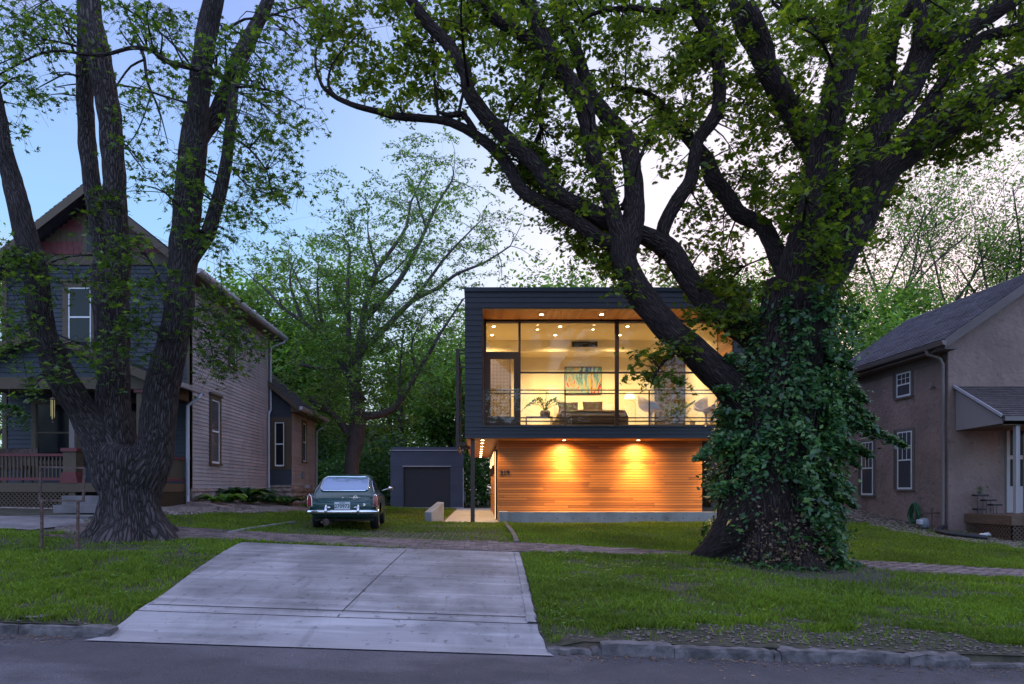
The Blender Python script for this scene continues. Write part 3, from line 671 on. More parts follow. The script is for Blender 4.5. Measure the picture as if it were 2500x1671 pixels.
MB().tube(pts, [.028 + .012*math.sin(k*2.1) for k in range(27)], 7).build('rusted_chain', mat('rusty_chain', (.22,.085,.035), .9, nscale=20, namt=.5), tre)
# ---- things in the room
def rm(px, py, Y): return at(px, py, Y)
MB_ = MB
pt = thing('painting', rm(1423, 925, RY-.04), 'colourful abstract painting of teal, coral and yellow strokes above the bed', 'painting')
M_art = bpy.data.materials.new('abstract_paint'); M_art.use_nodes = True; _N = M_art.node_tree.nodes; _L = M_art.node_tree.links
tc = _N.new('ShaderNodeTexCoord'); mp_ = _N.new('ShaderNodeMapping'); mp_.inputs['Scale'].default_value = (3.4, 1, .9); _L.new(tc.outputs['Object'], mp_.inputs[0])
n_ = _N.new('ShaderNodeTexNoise'); n_.inputs['Scale'].default_value = 1.5; n_.inputs['Detail'].default_value = 3; n_.inputs['Distortion'].default_value = 1.2; _L.new(mp_.outputs[0], n_.inputs['Vector'])
r2 = _N.new('ShaderNodeValToRGB'); _L.new(n_.outputs[0], r2.inputs[0]); r2.color_ramp.interpolation = 'CONSTANT'; r2.color_ramp.elements[0].color = (.02,.04,.06,1)
r2.color_ramp.elements[1].position = .60; r2.color_ramp.elements[1].color = (.66,.10,.06,1)
for p, c in ((.36,(.10,.26,.28,1)),(.44,(.30,.42,.36,1)),(.53,(.58,.40,.03,1)),(.565,(.26,.40,.36,1)),(.66,(.05,.03,.05,1)),(.70,(.25,.40,.38,1))):
    e = r2.color_ramp.elements.new(p); e.color = c
_L.new(r2.outputs[0], _N['Principled BSDF'].inputs['Base Color']); _N['Principled BSDF'].inputs['Roughness'].default_value = .6
a, b = atX(1378.5,RY-.04), atX(1469,RY-.04); c, d = atz(963,RY-.04), atz(896,RY-.04)
MB().box(a+.02, b-.02, RY-.05, RY-.002, c+.02, d-.02).build('canvas', M_art, pt)
MB().box(a, a+.018, RY-.06, RY-.002, c, d).box(b-.018, b, RY-.06, RY-.002, c, d).box(a+.018, b-.018, RY-.06, RY-.002, d-.018, d).box(a+.018, b-.018, RY-.06, RY-.002, c, c+.018).build('frame', M_wood, pt)
# perforated screens
def screen(px0, px1, py0, Y, label, nx):
    a, b = atX(px0, Y), atX(px1, Y); t, bt = atz(py0, Y), FLz + .003
    th = thing('perforated_screen', ((a+b)/2, Y, bt), label, 'screen')
    m = MB(); m.box(a, a+.08, Y-.02, Y+.02, bt, t).box(b-.08, b, Y-.02, Y+.02, bt, t).box(a+.08, b-.08, Y-.02, Y+.02, t-.08, t).box(a+.08, b-.08, Y-.02, Y+.02, bt, bt+.08)
    m.build('frame', M_screen, th); m = MB(); n = nx; A, B = a+.08, b-.08; p = (B-A)/n; wbar = p*.66
    for k in range(n+1): xx = A + k*p; m.box(max(A, xx-wbar/2), min(B, xx+wbar/2), Y-.012, Y+.012, bt+.08, t-.08)
    nz_ = int((t-bt-.16)/p); pz = (t-bt-.16)/nz_
    for k in range(1, nz_): zz = bt+.08+k*pz; m.box(A, B, Y-.0115, Y+.0115, zz-wbar/2, zz+wbar/2)
    m.build('lattice', M_screen, th)
screen(1598, 1643, 861, RY-.25, 'dark perforated wooden sliding screen, left one of the pair behind the chairs', 11)
screen(1642.5, 1685, 861, RY-.31, 'dark perforated wooden sliding screen, right one of the pair behind the fern', 11)
screen(1189, 1248, 864, RY-1.0, 'dark perforated wooden screen seen through the balcony door', 14)
# bed
BYc = 23.3; bx0, bx1 = atX(1362,22.4), atX(1535,22.4)
bed = thing('bed', ((bx0+bx1)/2, 22.6, FLz), 'low upholstered bed with dark throw and pale bedding behind the big window', 'bed')
MB().box(bx0+.05, bx1, 22.42, 24.45, FLz+.10, FLz+.40).build('bed_frame', M_fabric_d, bed, bevel=.02)
MB().box(bx0+.10, bx1-.05, 22.47, 24.40, FLz+.401, FLz+.58).build('mattress', M_fabric_l, bed, bevel=.05)
m = MB()
V = []; f = []
for j in range(9):
    for i in range(31):
        x = lerp(bx0+.06, bx1-.02, i/30); y = lerp(22.42, 23.6, j/8); z = FLz + .62 + .03*noise.noise((x*2.5,y*3,0)) - (.16 if i in (0,30) else 0) - (.05 if j == 0 else 0)
        V.append((x,y,z)); V
for j in range(8):
    for i in range(30): q = j*31+i; f.append((q,q+1,q+32,q+31))
nb = len(V); V += [(x,y,z-.05) for x,y,z in V]; f += [tuple(nb+k for k in ff[::-1]) for ff in f]
for i in range(30): f.append((i, i+nb, i+1+nb, i+1))
m.add(V, f); m.build('throw', M_fabric_d, bed, True)
MB().box(bx0+.35, bx1-.35, 21.98, 22.36, FLz+.32, FLz+.40).build('bench_cushion', M_fabric_d, bed, bevel=.02)
for sx in (bx0+.42, bx1-.42):
    MB().box(sx-.02, sx+.02, 22.02, 22.3, FLz, FLz+.315).build('bench_leg', M_bronze, bed)
for sx in (bx0+.12, bx1-.08):
    for yy in (22.5, 24.35): MB().box(sx-.03, sx+.03, yy-.03, yy+.03, FLz, FLz+.099).build('leg', M_bronze, bed)
def pillow(px, Y, wd, hh, m, label):
    c = Vector((atX(px, Y), Y, FLz + .60 + hh/2)); V = []; f = []; n = 12
    for s_ in (1, -1):
        for j in range(n+1):
            for i in range(n+1):
                u, v = i/n*2-1, j/n*2-1; k = max(0, (1-abs(u)**3))*max(0, (1-abs(v)**3))
                pin = 1 - .07*(1-abs(u*v)**.5)*max(abs(u), abs(v))**4
                V.append((c.x + u*wd/2*pin, c.y - s_*.085*k**.6 + .12*(v+1)*.5, c.z + v*hh/2*pin))
    for s_ in (0, 1):
        for j in range(n):
            for i in range(n):
                q = s_*(n+1)**2 + j*(n+1) + i; f.append((q,q+1,q+n+2,q+n+1) if s_ == 0 else (q,q+n+1,q+n+2,q+1))
    o = MB().add(V, f).build('pillow', m, None, True); tag(o, label, 'pillow', 'pillows on the bed')
pillow(1388, 23.7, .70, .44, M_fabric_d, 'left dark grey pillow with peaked corners at the head of the bed')
pillow(1448, 23.7, .70, .46, M_fabric_d, 'right dark grey pillow with peaked corners at the head of the bed')
pillow(1378, 24.1, .74, .44, M_fabric_l, 'pale pillow mostly hidden behind the left dark pillow')
pillow(1477, 24.05, .66, .42, M_fabric_l, 'pale pillow leaning beside the right dark pillow near the mullion')
# floor lamp
fl = thing('floor_lamp', (atX(1551.5,23.2), 23.2, FLz), 'thin brass floor lamp with white shade beside the bed', 'lamp')
lx = atX(1551.5,23.2); sxp = atX(1537.5,23.2)
MB().lathe((lx,23.2,FLz), [(.12,0),(.12,.015),(.012,.025)], 20).build('base', M_brass, fl)
zt2 = atz(979,23.2); MB().tube([(lx,23.2,FLz+.02),(lx,23.2,zt2-.12),(lx-.02,23.2,zt2-.03),(lx-.09,23.2,zt2),(sxp,23.2,zt2+.02),(sxp,23.2,zt2+.06)], .009, 8).build('stem', M_brass, fl)
MB().lathe((sxp,23.2,0), [(.19,atz(974,23.2)),(.135,atz(960,23.2))], 24).build('lamp_shade', M_lshade, fl)
# white shell armchairs on tulip bases
def armchair(px, Y, rz_, label):
    x = atX(px, Y); th = thing('armchair', (x, Y, FLz), label, 'chair', 'white shell armchairs')
    V = []; f = []; nu, nv = 24, 8; ca, sa = math.cos(rz_), math.sin(rz_)
    for j in range(nv+1):
        t = j/nv
        for i in range(nu):
            a = 2*math.pi*i/nu; back = max(0, -math.sin(a))    # back at -y local
            arm = abs(math.cos(a))**2
            hgt = .02 + (.50*back**1.3 + .25*arm*(1-back*.4) + .02) * (t**2.6)
            rr = (.04 + .28*min(1, t*1.6)**.8) * (1.0 + .14*t)
            px_, py_ = rr*math.cos(a)*1.08, rr*math.sin(a) - .05*back*t
            V.append((x + px_*ca - py_*sa, Y + px_*sa + py_*ca, FLz + .42 + hgt + .03*t))
    for j in range(nv):
        for i in range(nu): i2 = (i+1) % nu; f.append((j*nu+i, j*nu+i2, (j+1)*nu+i2, (j+1)*nu+i))
    nb = len(V); cx = sum(v[0] for v in V)/nb
    V += [(lerp(v[0],x,.05), lerp(v[1],Y,.05), v[2]+.012) for v in V]; f += [tuple(nb+k for k in ff[::-1]) for ff in f]
    for i in range(nu): i2 = (i+1) % nu; f.append((nv*nu+i, nv*nu+i2, nb+nv*nu+i2, nb+nv*nu+i))
    MB().add(V, f).build('shell', M_shell, th, True)
    MB().lathe((x,Y,FLz), [(.24,0),(.235,.012),(.10,.03),(.04,.10),(.03,.22),(.045,.36),(.09,.435)], 24).build('pedestal', M_shell, th, True)
    MB().lathe((x,Y,FLz), [(.19,.47),(.20,.485),(.19,.50)], 20).build('cushion', M_fabric_d, th, True)
armchair(1589, 21.55, math.radians(-107), 'white shell armchair on a pedestal between floor lamp and screen')
armchair(1724, 21.6, math.radians(143), 'white shell armchair on a pedestal right of the fern')
# leaf helper for all foliage
def leaf_mesh(name, P, size, shape, m, parent, seed=0, up=.5, nrm=None, bend=.0):
    """P (N,3) points; every leaf is one polygon of the given outline, randomly turned"""
    R = np.random.RandomState(seed); N = len(P); k = len(shape); S = np.array(shape, float)
    if nrm is None:
        n = R.normal(size=(N,3)); n[:,2] += up * np.sign(n[:,2] + .3)
    else: n = nrm + R.normal(size=(N,3)) * .45
    n /= np.linalg.norm(n, axis=1)[:,None]
    a = R.normal(size=(N,3)); a -= n * (a*n).sum(1)[:,None]; a /= np.linalg.norm(a, axis=1)[:,None]; b = np.cross(n, a)
    sz = (size if hasattr(size, '__len__') else np.full(N, size)) * R.uniform(.65, 1.25, N)
    V = P[:,None,:] + (a[:,None,:]*S[None,:,0:1] + b[:,None,:]*S[None,:,1:2]) * sz[:,None,None]
    if bend: V = V - n[:,None,:] * (bend * (S[:,0]**2 + S[:,1]**2))[None,:,None] * sz[:,None,None] * 2
    o = P.mean(0); V = (V - o).reshape(-1, 3).astype(np.float32)
    me = bpy.data.meshes.new(name); me.vertices.add(N*k); me.vertices.foreach_set('co', V.ravel())
    me.loops.add(N*k); me.loops.foreach_set('vertex_index', np.arange(N*k, dtype=np.int32))
    me.polygons.add(N); me.polygons.foreach_set('loop_start', np.arange(0, N*k, k, dtype=np.int32))
    me.update(calc_edges=True)
    return mesh_obj(name, me, m, parent, Vector(o))
def star(lobes, rin, n=5):
    out_ = []
    for i, (ang, r) in enumerate(lobes):
        a = math.radians(ang); out_.append((r*math.sin(a), r*math.cos(a)))
        a2 = math.radians((ang + (lobes[(i+1) % len(lobes)][0] + (360 if i == len(lobes)-1 else 0))) / 2); out_.append((rin*math.sin(a2), rin*math.cos(a2)))
    return [(x*.5, y*.5) for x, y in out_]
MAPLE = star([(0,1.0),(52,.92),(112,.62),(248,.62),(308,.92)], .30)
OAK = [(0,-.5),(.10,-.28),(.27,-.22),(.13,-.06),(.36,.10),(.17,.18),(.26,.38),(0,.5),(-.26,.38),(-.17,.18),(-.36,.10),(-.13,-.06),(-.27,-.22),(-.10,-.28)]
OVAL = [(0,-.5),(.2,-.2),(.2,.15),(0,.5),(-.2,.15),(-.2,-.2)]
OVAL2 = [(0,-.5),(.16,-.32),(.26,-.05),(.17,.22),(0,.5),(-.17,.22),(-.26,-.05),(-.16,-.32)]
DIAM = [(0,-.5),(.24,-.05),(0,.5),(-.24,-.05)]
IVY = [(0,-.35),(.32,-.3),(.42,.05),(.12,.15),(0,.5),(-.12,.15),(-.42,.05),(-.32,-.3)]
# pot plants in the room
def zz_plant():
    Y = 21.7; x = atX(1331,Y); th = thing('pot_plant', (x, Y, FLz), 'arching long stemmed houseplant in a round grey pot on a low red table', 'plant')
    # pot stands on the low table
    MB().lathe((x,Y,FLz+.30), [(.10,0),(.16,.04),(.17,.14),(.14,.20),(.12,.20)], 20).build('pot', M_ter, th, True)
    m = MB(); P = []; R = random.Random(8)
    for ex, ez in ((-.78,-.02),(-.42,.36),(-.22,.55),(.06,.80),(.30,.52),(.50,.28),(.78,.18),(.95,-.10),(-.60,.20),(.15,.45)):
        pts = []
        for k in range(9):
            t = k/8; pts.append((x + ex*t**1.1, Y + R.uniform(-.02,.02), FLz + .48 + (ez*.78)*t + .26*math.sin(math.pi*t)*(1 if abs(ex) > .3 else .3)))
        m.tube(pts, [.012*(1-.6*k/8) for k in range(9)], 5)
        for k in range(3, 9):
            for s_ in (-1,1): P.append((pts[k][0] + s_*.03, pts[k][1] - .01, pts[k][2] + s_*.02))
    m.build('stems', M_leaf_dk, th); leaf_mesh('leaves', np.array(P), .12, OVAL, M_leaf_dk, th, 3)
    tb = thing('side_table', (x-.1, Y, FLz), 'low red framed side table under the houseplant', 'table')
    MB().box(x-.62, x+.22, Y-.2, Y+.2, FLz+.27, FLz+.298).build('table_top', M_wood, tb)
    for a in (-.60, .20):
        for b in (-.18, .18): MB().box(x+a-.012, x+a+.012, Y+b-.012, Y+b+.012, FLz, FLz+.27).build('leg', M_red, tb)
zz_plant()
def fern():
    Y = 21.7; x = atX(1651,Y); th = thing('fern', (x, Y, FLz), 'bushy green fern in a round pot in front of the perforated screens', 'plant')
    MB().lathe((x,Y,FLz), [(.15,0),(.19,.10),(.20,.30),(.18,.32)], 20).build('pot', M_ter, th, True)
    P = []; R = random.Random(9); m = MB()
    for k in range(60):
        a = R.uniform(0, 6.28); L_ = R.uniform(.25,.48); up = R.uniform(.05,.50); pts = []
        for q in range(8):
            t = q/7; pts.append((x + math.cos(a)*L_*t, Y + math.sin(a)*L_*t*.8, FLz + .32 + up*math.sin(t*2.4)*1.0 - .12*t*t))
        m.tube(pts, .004, 3)
        for q in range(1, 8):
            for _ in range(4): P.append(tuple(c_ + R.uniform(-.03,.03) for c_ in pts[q]))
    m.build('stems', M_fern, th); leaf_mesh('fronds', np.array(P), .06, DIAM, M_fern, th, 5)
    ag = thing('banana_leaf_plant', (atX(1690,23.4), 23.4, FLz), 'single long pale green leaf leaning behind the fern toward the right chair', 'plant')
    p0, p1 = at(1663,997,23.2), at(1706,972,23.2); m = MB(); n = 8; V = []
    for i in range(n+1):
        t = i/n; p = p0.lerp(p1, t) + Vector((0,0,-.05*math.sin(math.pi*t))); wd = .05*math.sin(math.pi*min(.97,max(.04,t)))
        V += [(p.x, p.y, p.z-wd), (p.x, p.y-.02, p.z), (p.x, p.y, p.z+wd)]
    fs = []
    for i in range(n): fs += [(3*i,3*i+3,3*i+4,3*i+1),(3*i+1,3*i+4,3*i+5,3*i+2)]
    m.add(V, fs); m.build('leaf', M_fern, ag, True)
    MB().tube([(atX(1690,23.4),23.3,FLz+.3), (p0.x,p0.y,p0.z-.1), p0], .01, 5).build('stem', M_fern, ag)
    MB().lathe((atX(1690,23.4),23.3,FLz), [(.09,0),(.12,.3),(.10,.3)], 16).build('pot', M_ter, ag)
fern()

# ------------------------------------------------------------------ garage
GY = 35.5
GA = thing('garage', (atX(1042,GY), GY, .5), 'small flat roofed slate blue garage with dark roller door behind the lawn', 'garage')
ga, gb_, gt_ = atX(953,GY), atX(1130,GY), atz(1101,GY); dx0, dx1, dzt = atX(985,GY), atX(1099,GY), atz(1140,GY)
m = MB(); m.box(ga+.03, dx0, GY+.03, GY+6, .3, gt_).box(dx1, gb_-.03, GY+.03, GY+6, .3, gt_).box(dx0, dx1, GY+.03, GY+6, dzt, gt_).box(dx0, dx1, GY+.35, GY+6, .3, dzt); m.build('wall', M_garage, GA)
O = (0, GY+.03, 0)
laps(MB(O,FX,FYv), lambda z: (ga, gb_), dzt+.06, gt_, .155, .02, 3, 1).build('siding', M_garage, GA)
laps(MB(O,FX,FYv), lambda z: (ga, dx0-.05), .53, dzt+.06, .155, .02).build('siding', M_garage, GA)
laps(MB(O,FX,FYv), lambda z: (dx1+.05, gb_), .53, dzt+.06, .155, .02).build('siding', M_garage, GA)
laps(MB((gb_-.03,0,0),Vector((0,1,0)),Vector((1,0,0))), lambda z: (GY+.03, GY+6), .53, gt_, .155, .02).build('siding', M_garage, GA)
MB().box(ga-.03, gb_+.03, GY-.03, GY+6.05, gt_+.001, gt_+.04).build('roof_edge', M_gutter, GA); MB().box(ga+.01, gb_-.01, GY+.01, GY+6.02, gt_+.041, atz(1092,GY)).build('parapet', M_garage, GA)
MB().box(dx0-.05, dx1+.05, GY-.02, GY+.03, dzt, dzt+.05).build('door_lintel', M_gutter, GA)
gd = MB().box(dx0, dx1, GY+.12, GY+.16, .5, dzt-.001).build('garage_door', M_garage_door, GA)
for k in range(4): MB().box(dx0+.01, dx1-.01, GY+.105, GY+.119, .52+k*.51, .52+k*.51+.495).build('door_panel', M_garage_door, gd)
MB().box(gb_, gb_+.04, GY-.02, GY+.1, .5, gt_-.9).build('corner_trim', M_gutter, GA)
MB().box(gb_+.05, gb_+.14, GY+.1, GY+.25, .85, 1.4).build('meter_box', M_gas, GA)
tag(MB().box(ga-.05, gb_+.05, GY-1.3, GY+.1, .3, .555).build('garage_apron', M_drive), kind='structure')
lw = thing('low_wall', at(1060,1275,19.95), 'short board formed concrete wall with sloping top left of the walkway', 'wall')
p = [at(1036.5,1271,20.35), at(1053,1277,19.95), at(1084,1276,20.5), at(1068,1270,20.9)]
za = atz(1251.5,19.95); zb3 = atz(1226,20.5)
MB().add([(q.x,q.y,.35) for q in p] + [(p[0].x,p[0].y,za),(p[1].x,p[1].y,za),(p[2].x,p[2].y,zb3),(p[3].x,p[3].y,zb3)], [(3,2,1,0),(4,5,6,7),(0,1,5,4),(1,2,6,5),(2,3,7,6),(3,0,4,7)]).build('concrete_slab', M_conc, lw, bevel=.01)

# ------------------------------------------------------------------ shingled roof plane
def roof_plane(house, name, P00, P10, P01, P11, m, th=.06, row=.13, seed=0):
    """eave corners P00,P10 and ridge corners P01,P11; overlapping shingle courses over a deck"""
    P00, P10, P01, P11 = map(Vector, (P00, P10, P01, P11)); n = (P10-P00).cross(P01-P00).normalized()
    if n.z < 0: n = -n
    mb = MB(); L_ = (P01-P00).length; k = int(L_/row); R = random.Random(seed)
    lo = [p - n*th for p in (P00, P10, P11, P01)]; up = [P00, P10, P11, P01]
    mb.add(lo + up, [(0,1,2,3),(4,5,6,7),(0,1,5,4),(1,2,6,5),(2,3,7,6),(3,0,4,7)])
    for j in range(k):
        a, b = j/k, min(1, (j+1.0)/k); A0, A1, B0, B1 = P00.lerp(P01,a), P10.lerp(P11,a), P00.lerp(P01,b), P10.lerp(P11,b)
        W_ = (A1-A0).length; u = -R.uniform(0,.3)
        while u < W_:
            e = u + .30; c, d = max(0,u)/W_, min(W_, e-.006)/W_
            h = .016 + R.uniform(0,.005)
            if d > c: mb.add([A0.lerp(A1,c)+n*.002, A0.lerp(A1,d)+n*.002, A0.lerp(A1,d)+n*h, A0.lerp(A1,c)+n*h, B0.lerp(B1,d)+n*.003, B0.lerp(B1,c)+n*.003], [(0,1,2,3),(3,2,4,5)])
            u = e
    return mb.build(name, m, house)

# ------------------------------------------------------------------ left house
LH = thing('gabled_house', (-9.76, 20.8, 1.1), 'old two storey gabled house with slate blue front, sunset-tinted side siding and covered porch', 'house')
LX, LL, LY, LYB = -7.34, -12.18, 17.5, 24.15; RX = -9.76; PZ = 9.13; SL = .79
def zr(X): return PZ - SL*abs(X-RX)
MB().prism([(LL+.03,1.0),(LX-.03,1.0),(LX-.03,zr(LX)-.2),(RX,PZ-.2),(LL+.03,zr(LL)-.2)], 'y', LY+.03, LYB).build('wall_core', M_blue, LH)
MB().box(LL+.01, LX+.01, LY+.01, LYB+.01, .7, 1.53).build('stone_foundation', M_stone, LH)
OF = (0, LY+.03, 0)
laps(MB(OF,FX,FYv), lambda z: (LL, LX-.0), 1.55, 7.25, .112, .022, 3, 21).build('front_siding', M_blue, LH)
laps(MB((LX-.03,0,0),Vector((0,1,0)),Vector((1,0,0))), lambda z: (LY+.03, LYB), 1.53, 7.02, .104, .022, 3.2, 22).build('side_siding', M_sunset_side, LH)
def gab(z): hw = (PZ-.12-z)/SL; return (RX-hw, RX+hw)
for z0_, z1_, mm, st in ((7.43,7.56,M_trim,0),(7.56,7.86,M_red,1),(7.86,8.12,M_trim,1),(8.12,8.40,M_red,1),(8.40,8.9,M_trim,1)):
    m = MB(OF,FX,FYv)
    if not st: laps(m, gab, z0_, z1_, .13, .02)
    else:
        R = random.Random(int(z0_*100)); z = z0_
        while z < z1_-.01:
            a, b = gab(z+.1); u = a
            while u < b-.05: e = min(u+.14, b); dz = R.choice((0,.035)); m.box(u, e-.005, .0, .02+.005*(R.random()), z-dz*.9, z+.098); u = e
            z += .1
    m.build('gable_shingles' if st else 'gable_siding', mm, LH)
MB(OF,FX,FYv).box(LL+.3, LX-.25, .02, .05, 7.25, 7.43).box(LX-.11, LX+.004, -.03, .034, 1.5, 7.0).box(LL, LL+.12, .0, .034, 1.5, 7.2).build('trim_boards', M_trim, LH)
MB((LX-.03,0,0),Vector((0,1,0)),Vector((1,0,0))).box(LY-.004,LY+.10,.0,.034,1.5,7.02).box(LYB-.1,LYB+.0,.0,.034,1.5,7.02).box(LY+.1,LYB-.1,.0,.034,6.84,7.02).build('trim_boards', M_trim, LH)
av = MB(OF,FX,FYv).box(RX-.36,RX+.30,.0,.05,7.5,8.62).build('attic_window', M_trim, LH); MB(OF,FX,FYv).box(RX-.24,RX+.18,.051,.056,7.62,8.5).build('pane', M_glass_dark, av)
sash_window(LH, OF, FX, FYv, -10.48, -9.89, 5.15, 6.67, tw=.14)
SS = ((LX-.03,0,0), Vector((0,1,0)), Vector((1,0,0)))
sash_window(LH, *SS, 18.85, 19.42, 2.24, 3.99, M_curtain, tw=.12, bars=0)
sash_window(LH, *SS, 20.25, 20.75, 5.18, 6.60, M_curtain, tw=.10)
def rubble(parent, O, U, N, u0, u1, z0, z1, seed):
    R_ = random.Random(seed); m = MB(O, U, N); z = z0
    while z < z1-.04:
        h = min(R_.uniform(.16,.26), z1-z); u = u0
        if z1-z-h < .08: h = z1-z
        while u < u1-.03:
            e = min(u1, u + R_.uniform(.2,.55)); n_ = 5; V_ = []; fs_ = []
            for j in range(n_+1):
                for i in range(n_+1):
                    a, b = i/n_, j/n_; eg = min(a, 1-a, b, 1-b); d = .012 + .05*min(1, eg*3.2) + .03*noise.noise(Vector((u*9+a*2.2, z*9+b*2.2, seed)))*min(1,eg*4)
                    V_.append((lerp(u+.008, e-.008, a), d, lerp(z+.006, z+h-.006, b)))
            for j in range(n_):
                for i in range(n_): q = j*(n_+1)+i; fs_.append((q,q+1,q+n_+2,q+n_+1))
            m.add(V_, fs_); u = e
        z += h
    return m.build('rubble_stones', M_stone, parent, True)
rubble(LH, (LX+.01,0,0), Vector((0,1,0)), Vector((1,0,0)), LY+.01, LYB, 1.0, 1.50, 3)
rubble(LH, (-6.57,0,0), Vector((0,1,0)), Vector((1,0,0)), 24.21, 27.8, .75, 1.62, 4)
rubble(LH, (0,24.205,0), Vector((1,0,0)), Vector((0,-1,0)), -7.3, -6.57, .9, 1.62, 5)
# main roof
YR0, YR1 = 16.98, 24.75; EX = -7.0; 
rf = roof_plane(LH, 'roof', (EX,YR0,zr(EX)), (EX,YR1,zr(EX)), (RX,YR0,PZ), (RX,YR1,PZ), M_shingle, .05, .14, 1)
roof_plane(LH, 'roof', (2*RX-EX,YR0,zr(EX)), (2*RX-EX,YR1,zr(EX)), (RX,YR0,PZ), (RX,YR1,PZ), M_shingle, .05, .14, 2)
m = MB()
for s_ in (-1, 1):
    xe = RX + s_*(RX-EX)*-1
    a, b = Vector((xe, YR0-.01, zr(EX)-.02)), Vector((RX, YR0-.01, PZ-.02))
    m.add([a, b, b-Vector((0,0,.24)), a-Vector((0,0,.2)), a+Vector((0,.03,0)), b+Vector((0,.03,0)), b+Vector((0,.03,-.24)), a+Vector((0,.03,-.2))], [(0,1,2,3),(4,5,6,7),(0,1,5,4),(2,3,7,6),(0,3,7,4),(1,2,6,5)])
m.build('rake_board', M_trim, LH)
m = MB().prism([(LX+.0,6.83),(EX+.02,6.83),(EX+.02,zr(EX)-.06),(LX,zr(LX)-.06)], 'y', YR0+.03, YR1-.02); m.build('eave_soffit', M_trim, LH)
gpoly = [(EX+.022,6.95),(EX+.12,6.97),(EX+.15,7.06),(EX+.13,7.06),(EX+.1,6.99),(EX+.03,6.985)]
MB().prism([(EX+.022,6.86),(EX+.10,6.88),(EX+.14,6.93),(EX+.14,7.0),(EX+.022,7.0)], 'y', YR0-.02, YR1+.03).build('gutter', M_gutter, LH)
dx = LX+.05
MB().tube([(EX+.08,24.55,6.86),(EX+.06,24.5,6.76),(dx+.0,24.2,6.55),(dx,24.1,6.4),(dx,24.1,4.3)], .038, 8).tube([(dx,24.1,4.3),(dx-.0,23.95,4.2),(dx,23.88,4.1),(dx,23.88,1.35),(dx+.12,23.7,1.17)], .04, 8).build('downspout', M_gutter, LH)
# rear wing
WX, WY0, WY1 = -6.58, 24.2, 27.8; wr = lambda X: 4.40 - .84*(X+6.26)
MB().prism([(-10.6,1.0),(WX-.03,1.0),(WX-.03,wr(WX)-.12),(-8.6,wr(-8.6)-.12),(-10.6,wr(-6.6)-.1)], 'y', WY0+.03, WY1).build('wing_core', M_blue, LH)
laps(MB((0,WY0+.03,0),FX,FYv), lambda z: (-8.0, min(WX, -6.26-(z-4.3)/.84)), 1.65, 5.6, .104, .022).build('wing_siding', M_blue, LH)
laps(MB((WX-.03,0,0),Vector((0,1,0)),Vector((1,0,0))), lambda z: (WY0+.03, WY1), 1.65, 4.5, .13, .022).build('wing_side_siding', M_sunset_side, LH)
MB().box(-8, WX+.01, WY0+.005, WY1+.01, .6, 1.65).build('wing_foundation', M_stone, LH)
MB((0,WY0+.03,0),FX,FYv).box(-7.33,WX+.004,.0,.03,2.2,4.05).build('window_surround', M_trim, LH)
sash_window(LH, (0,WY0,0), FX, FYv, -7.16, -6.83, 2.33, 3.87, tw=.04, cap=0, sill=False)
sash_window(LH, (WX-.03,0,0), Vector((0,1,0)), Vector((1,0,0)), 25.75, 26.2, 2.56, 4.0, M_curtain, tw=.10, cap=0)
roof_plane(LH, 'wing_roof', (-6.26,24.0,wr(-6.26)), (-6.26,28.3,wr(-6.26)), (-8.6,24.0,wr(-8.6)), (-8.6,28.3,wr(-8.6)), M_shingle, .05, .14, 3)
m = MB(); a, b = Vector((-6.26,23.98,wr(-6.26)-.02)), Vector((-8.6,23.98,wr(-8.6)-.02)); m.add([a, b, b-Vector((0,0,.2)), a-Vector((0,0,.16)), a+Vector((0,.03,0)), b+Vector((0,.03,0)), b+Vector((0,.03,-.2)), a+Vector((0,.03,-.16))], [(0,1,2,3),(4,5,6,7),(0,1,5,4),(2,3,7,6),(0,3,7,4),(1,2,6,5)])
m.build('wing_rake', M_trim, LH)
MB().prism([(-6.25,4.28),(-6.15,4.30),(-6.12,4.42),(-6.25,4.42)], 'y', 24.0, 28.35).build('wing_gutter', M_gutter, LH)
MB().prism([(WX,4.22),(-6.27,4.22),(-6.27,4.33),(WX,4.6)], 'y', 24.05, 28.25).build('wing_soffit', M_trim, LH)
MB().tube([(-6.2,28.2,4.3),(-6.25,28.1,4.1),(-6.52,27.75,3.85),(-6.52,27.7,1.4),(-6.4,27.6,1.2)], .04, 8).build('downspout', M_gutter, LH)
MB().box(WX-.02, WX+.06, 25.6, 25.75, 1.9, 2.15).build('electric_box', M_gas, LH)
MB().box(WX-.02, WX+.16, 26.05, 26.25, 1.55, 1.66).build('vent_hood', M_gutter, LH)
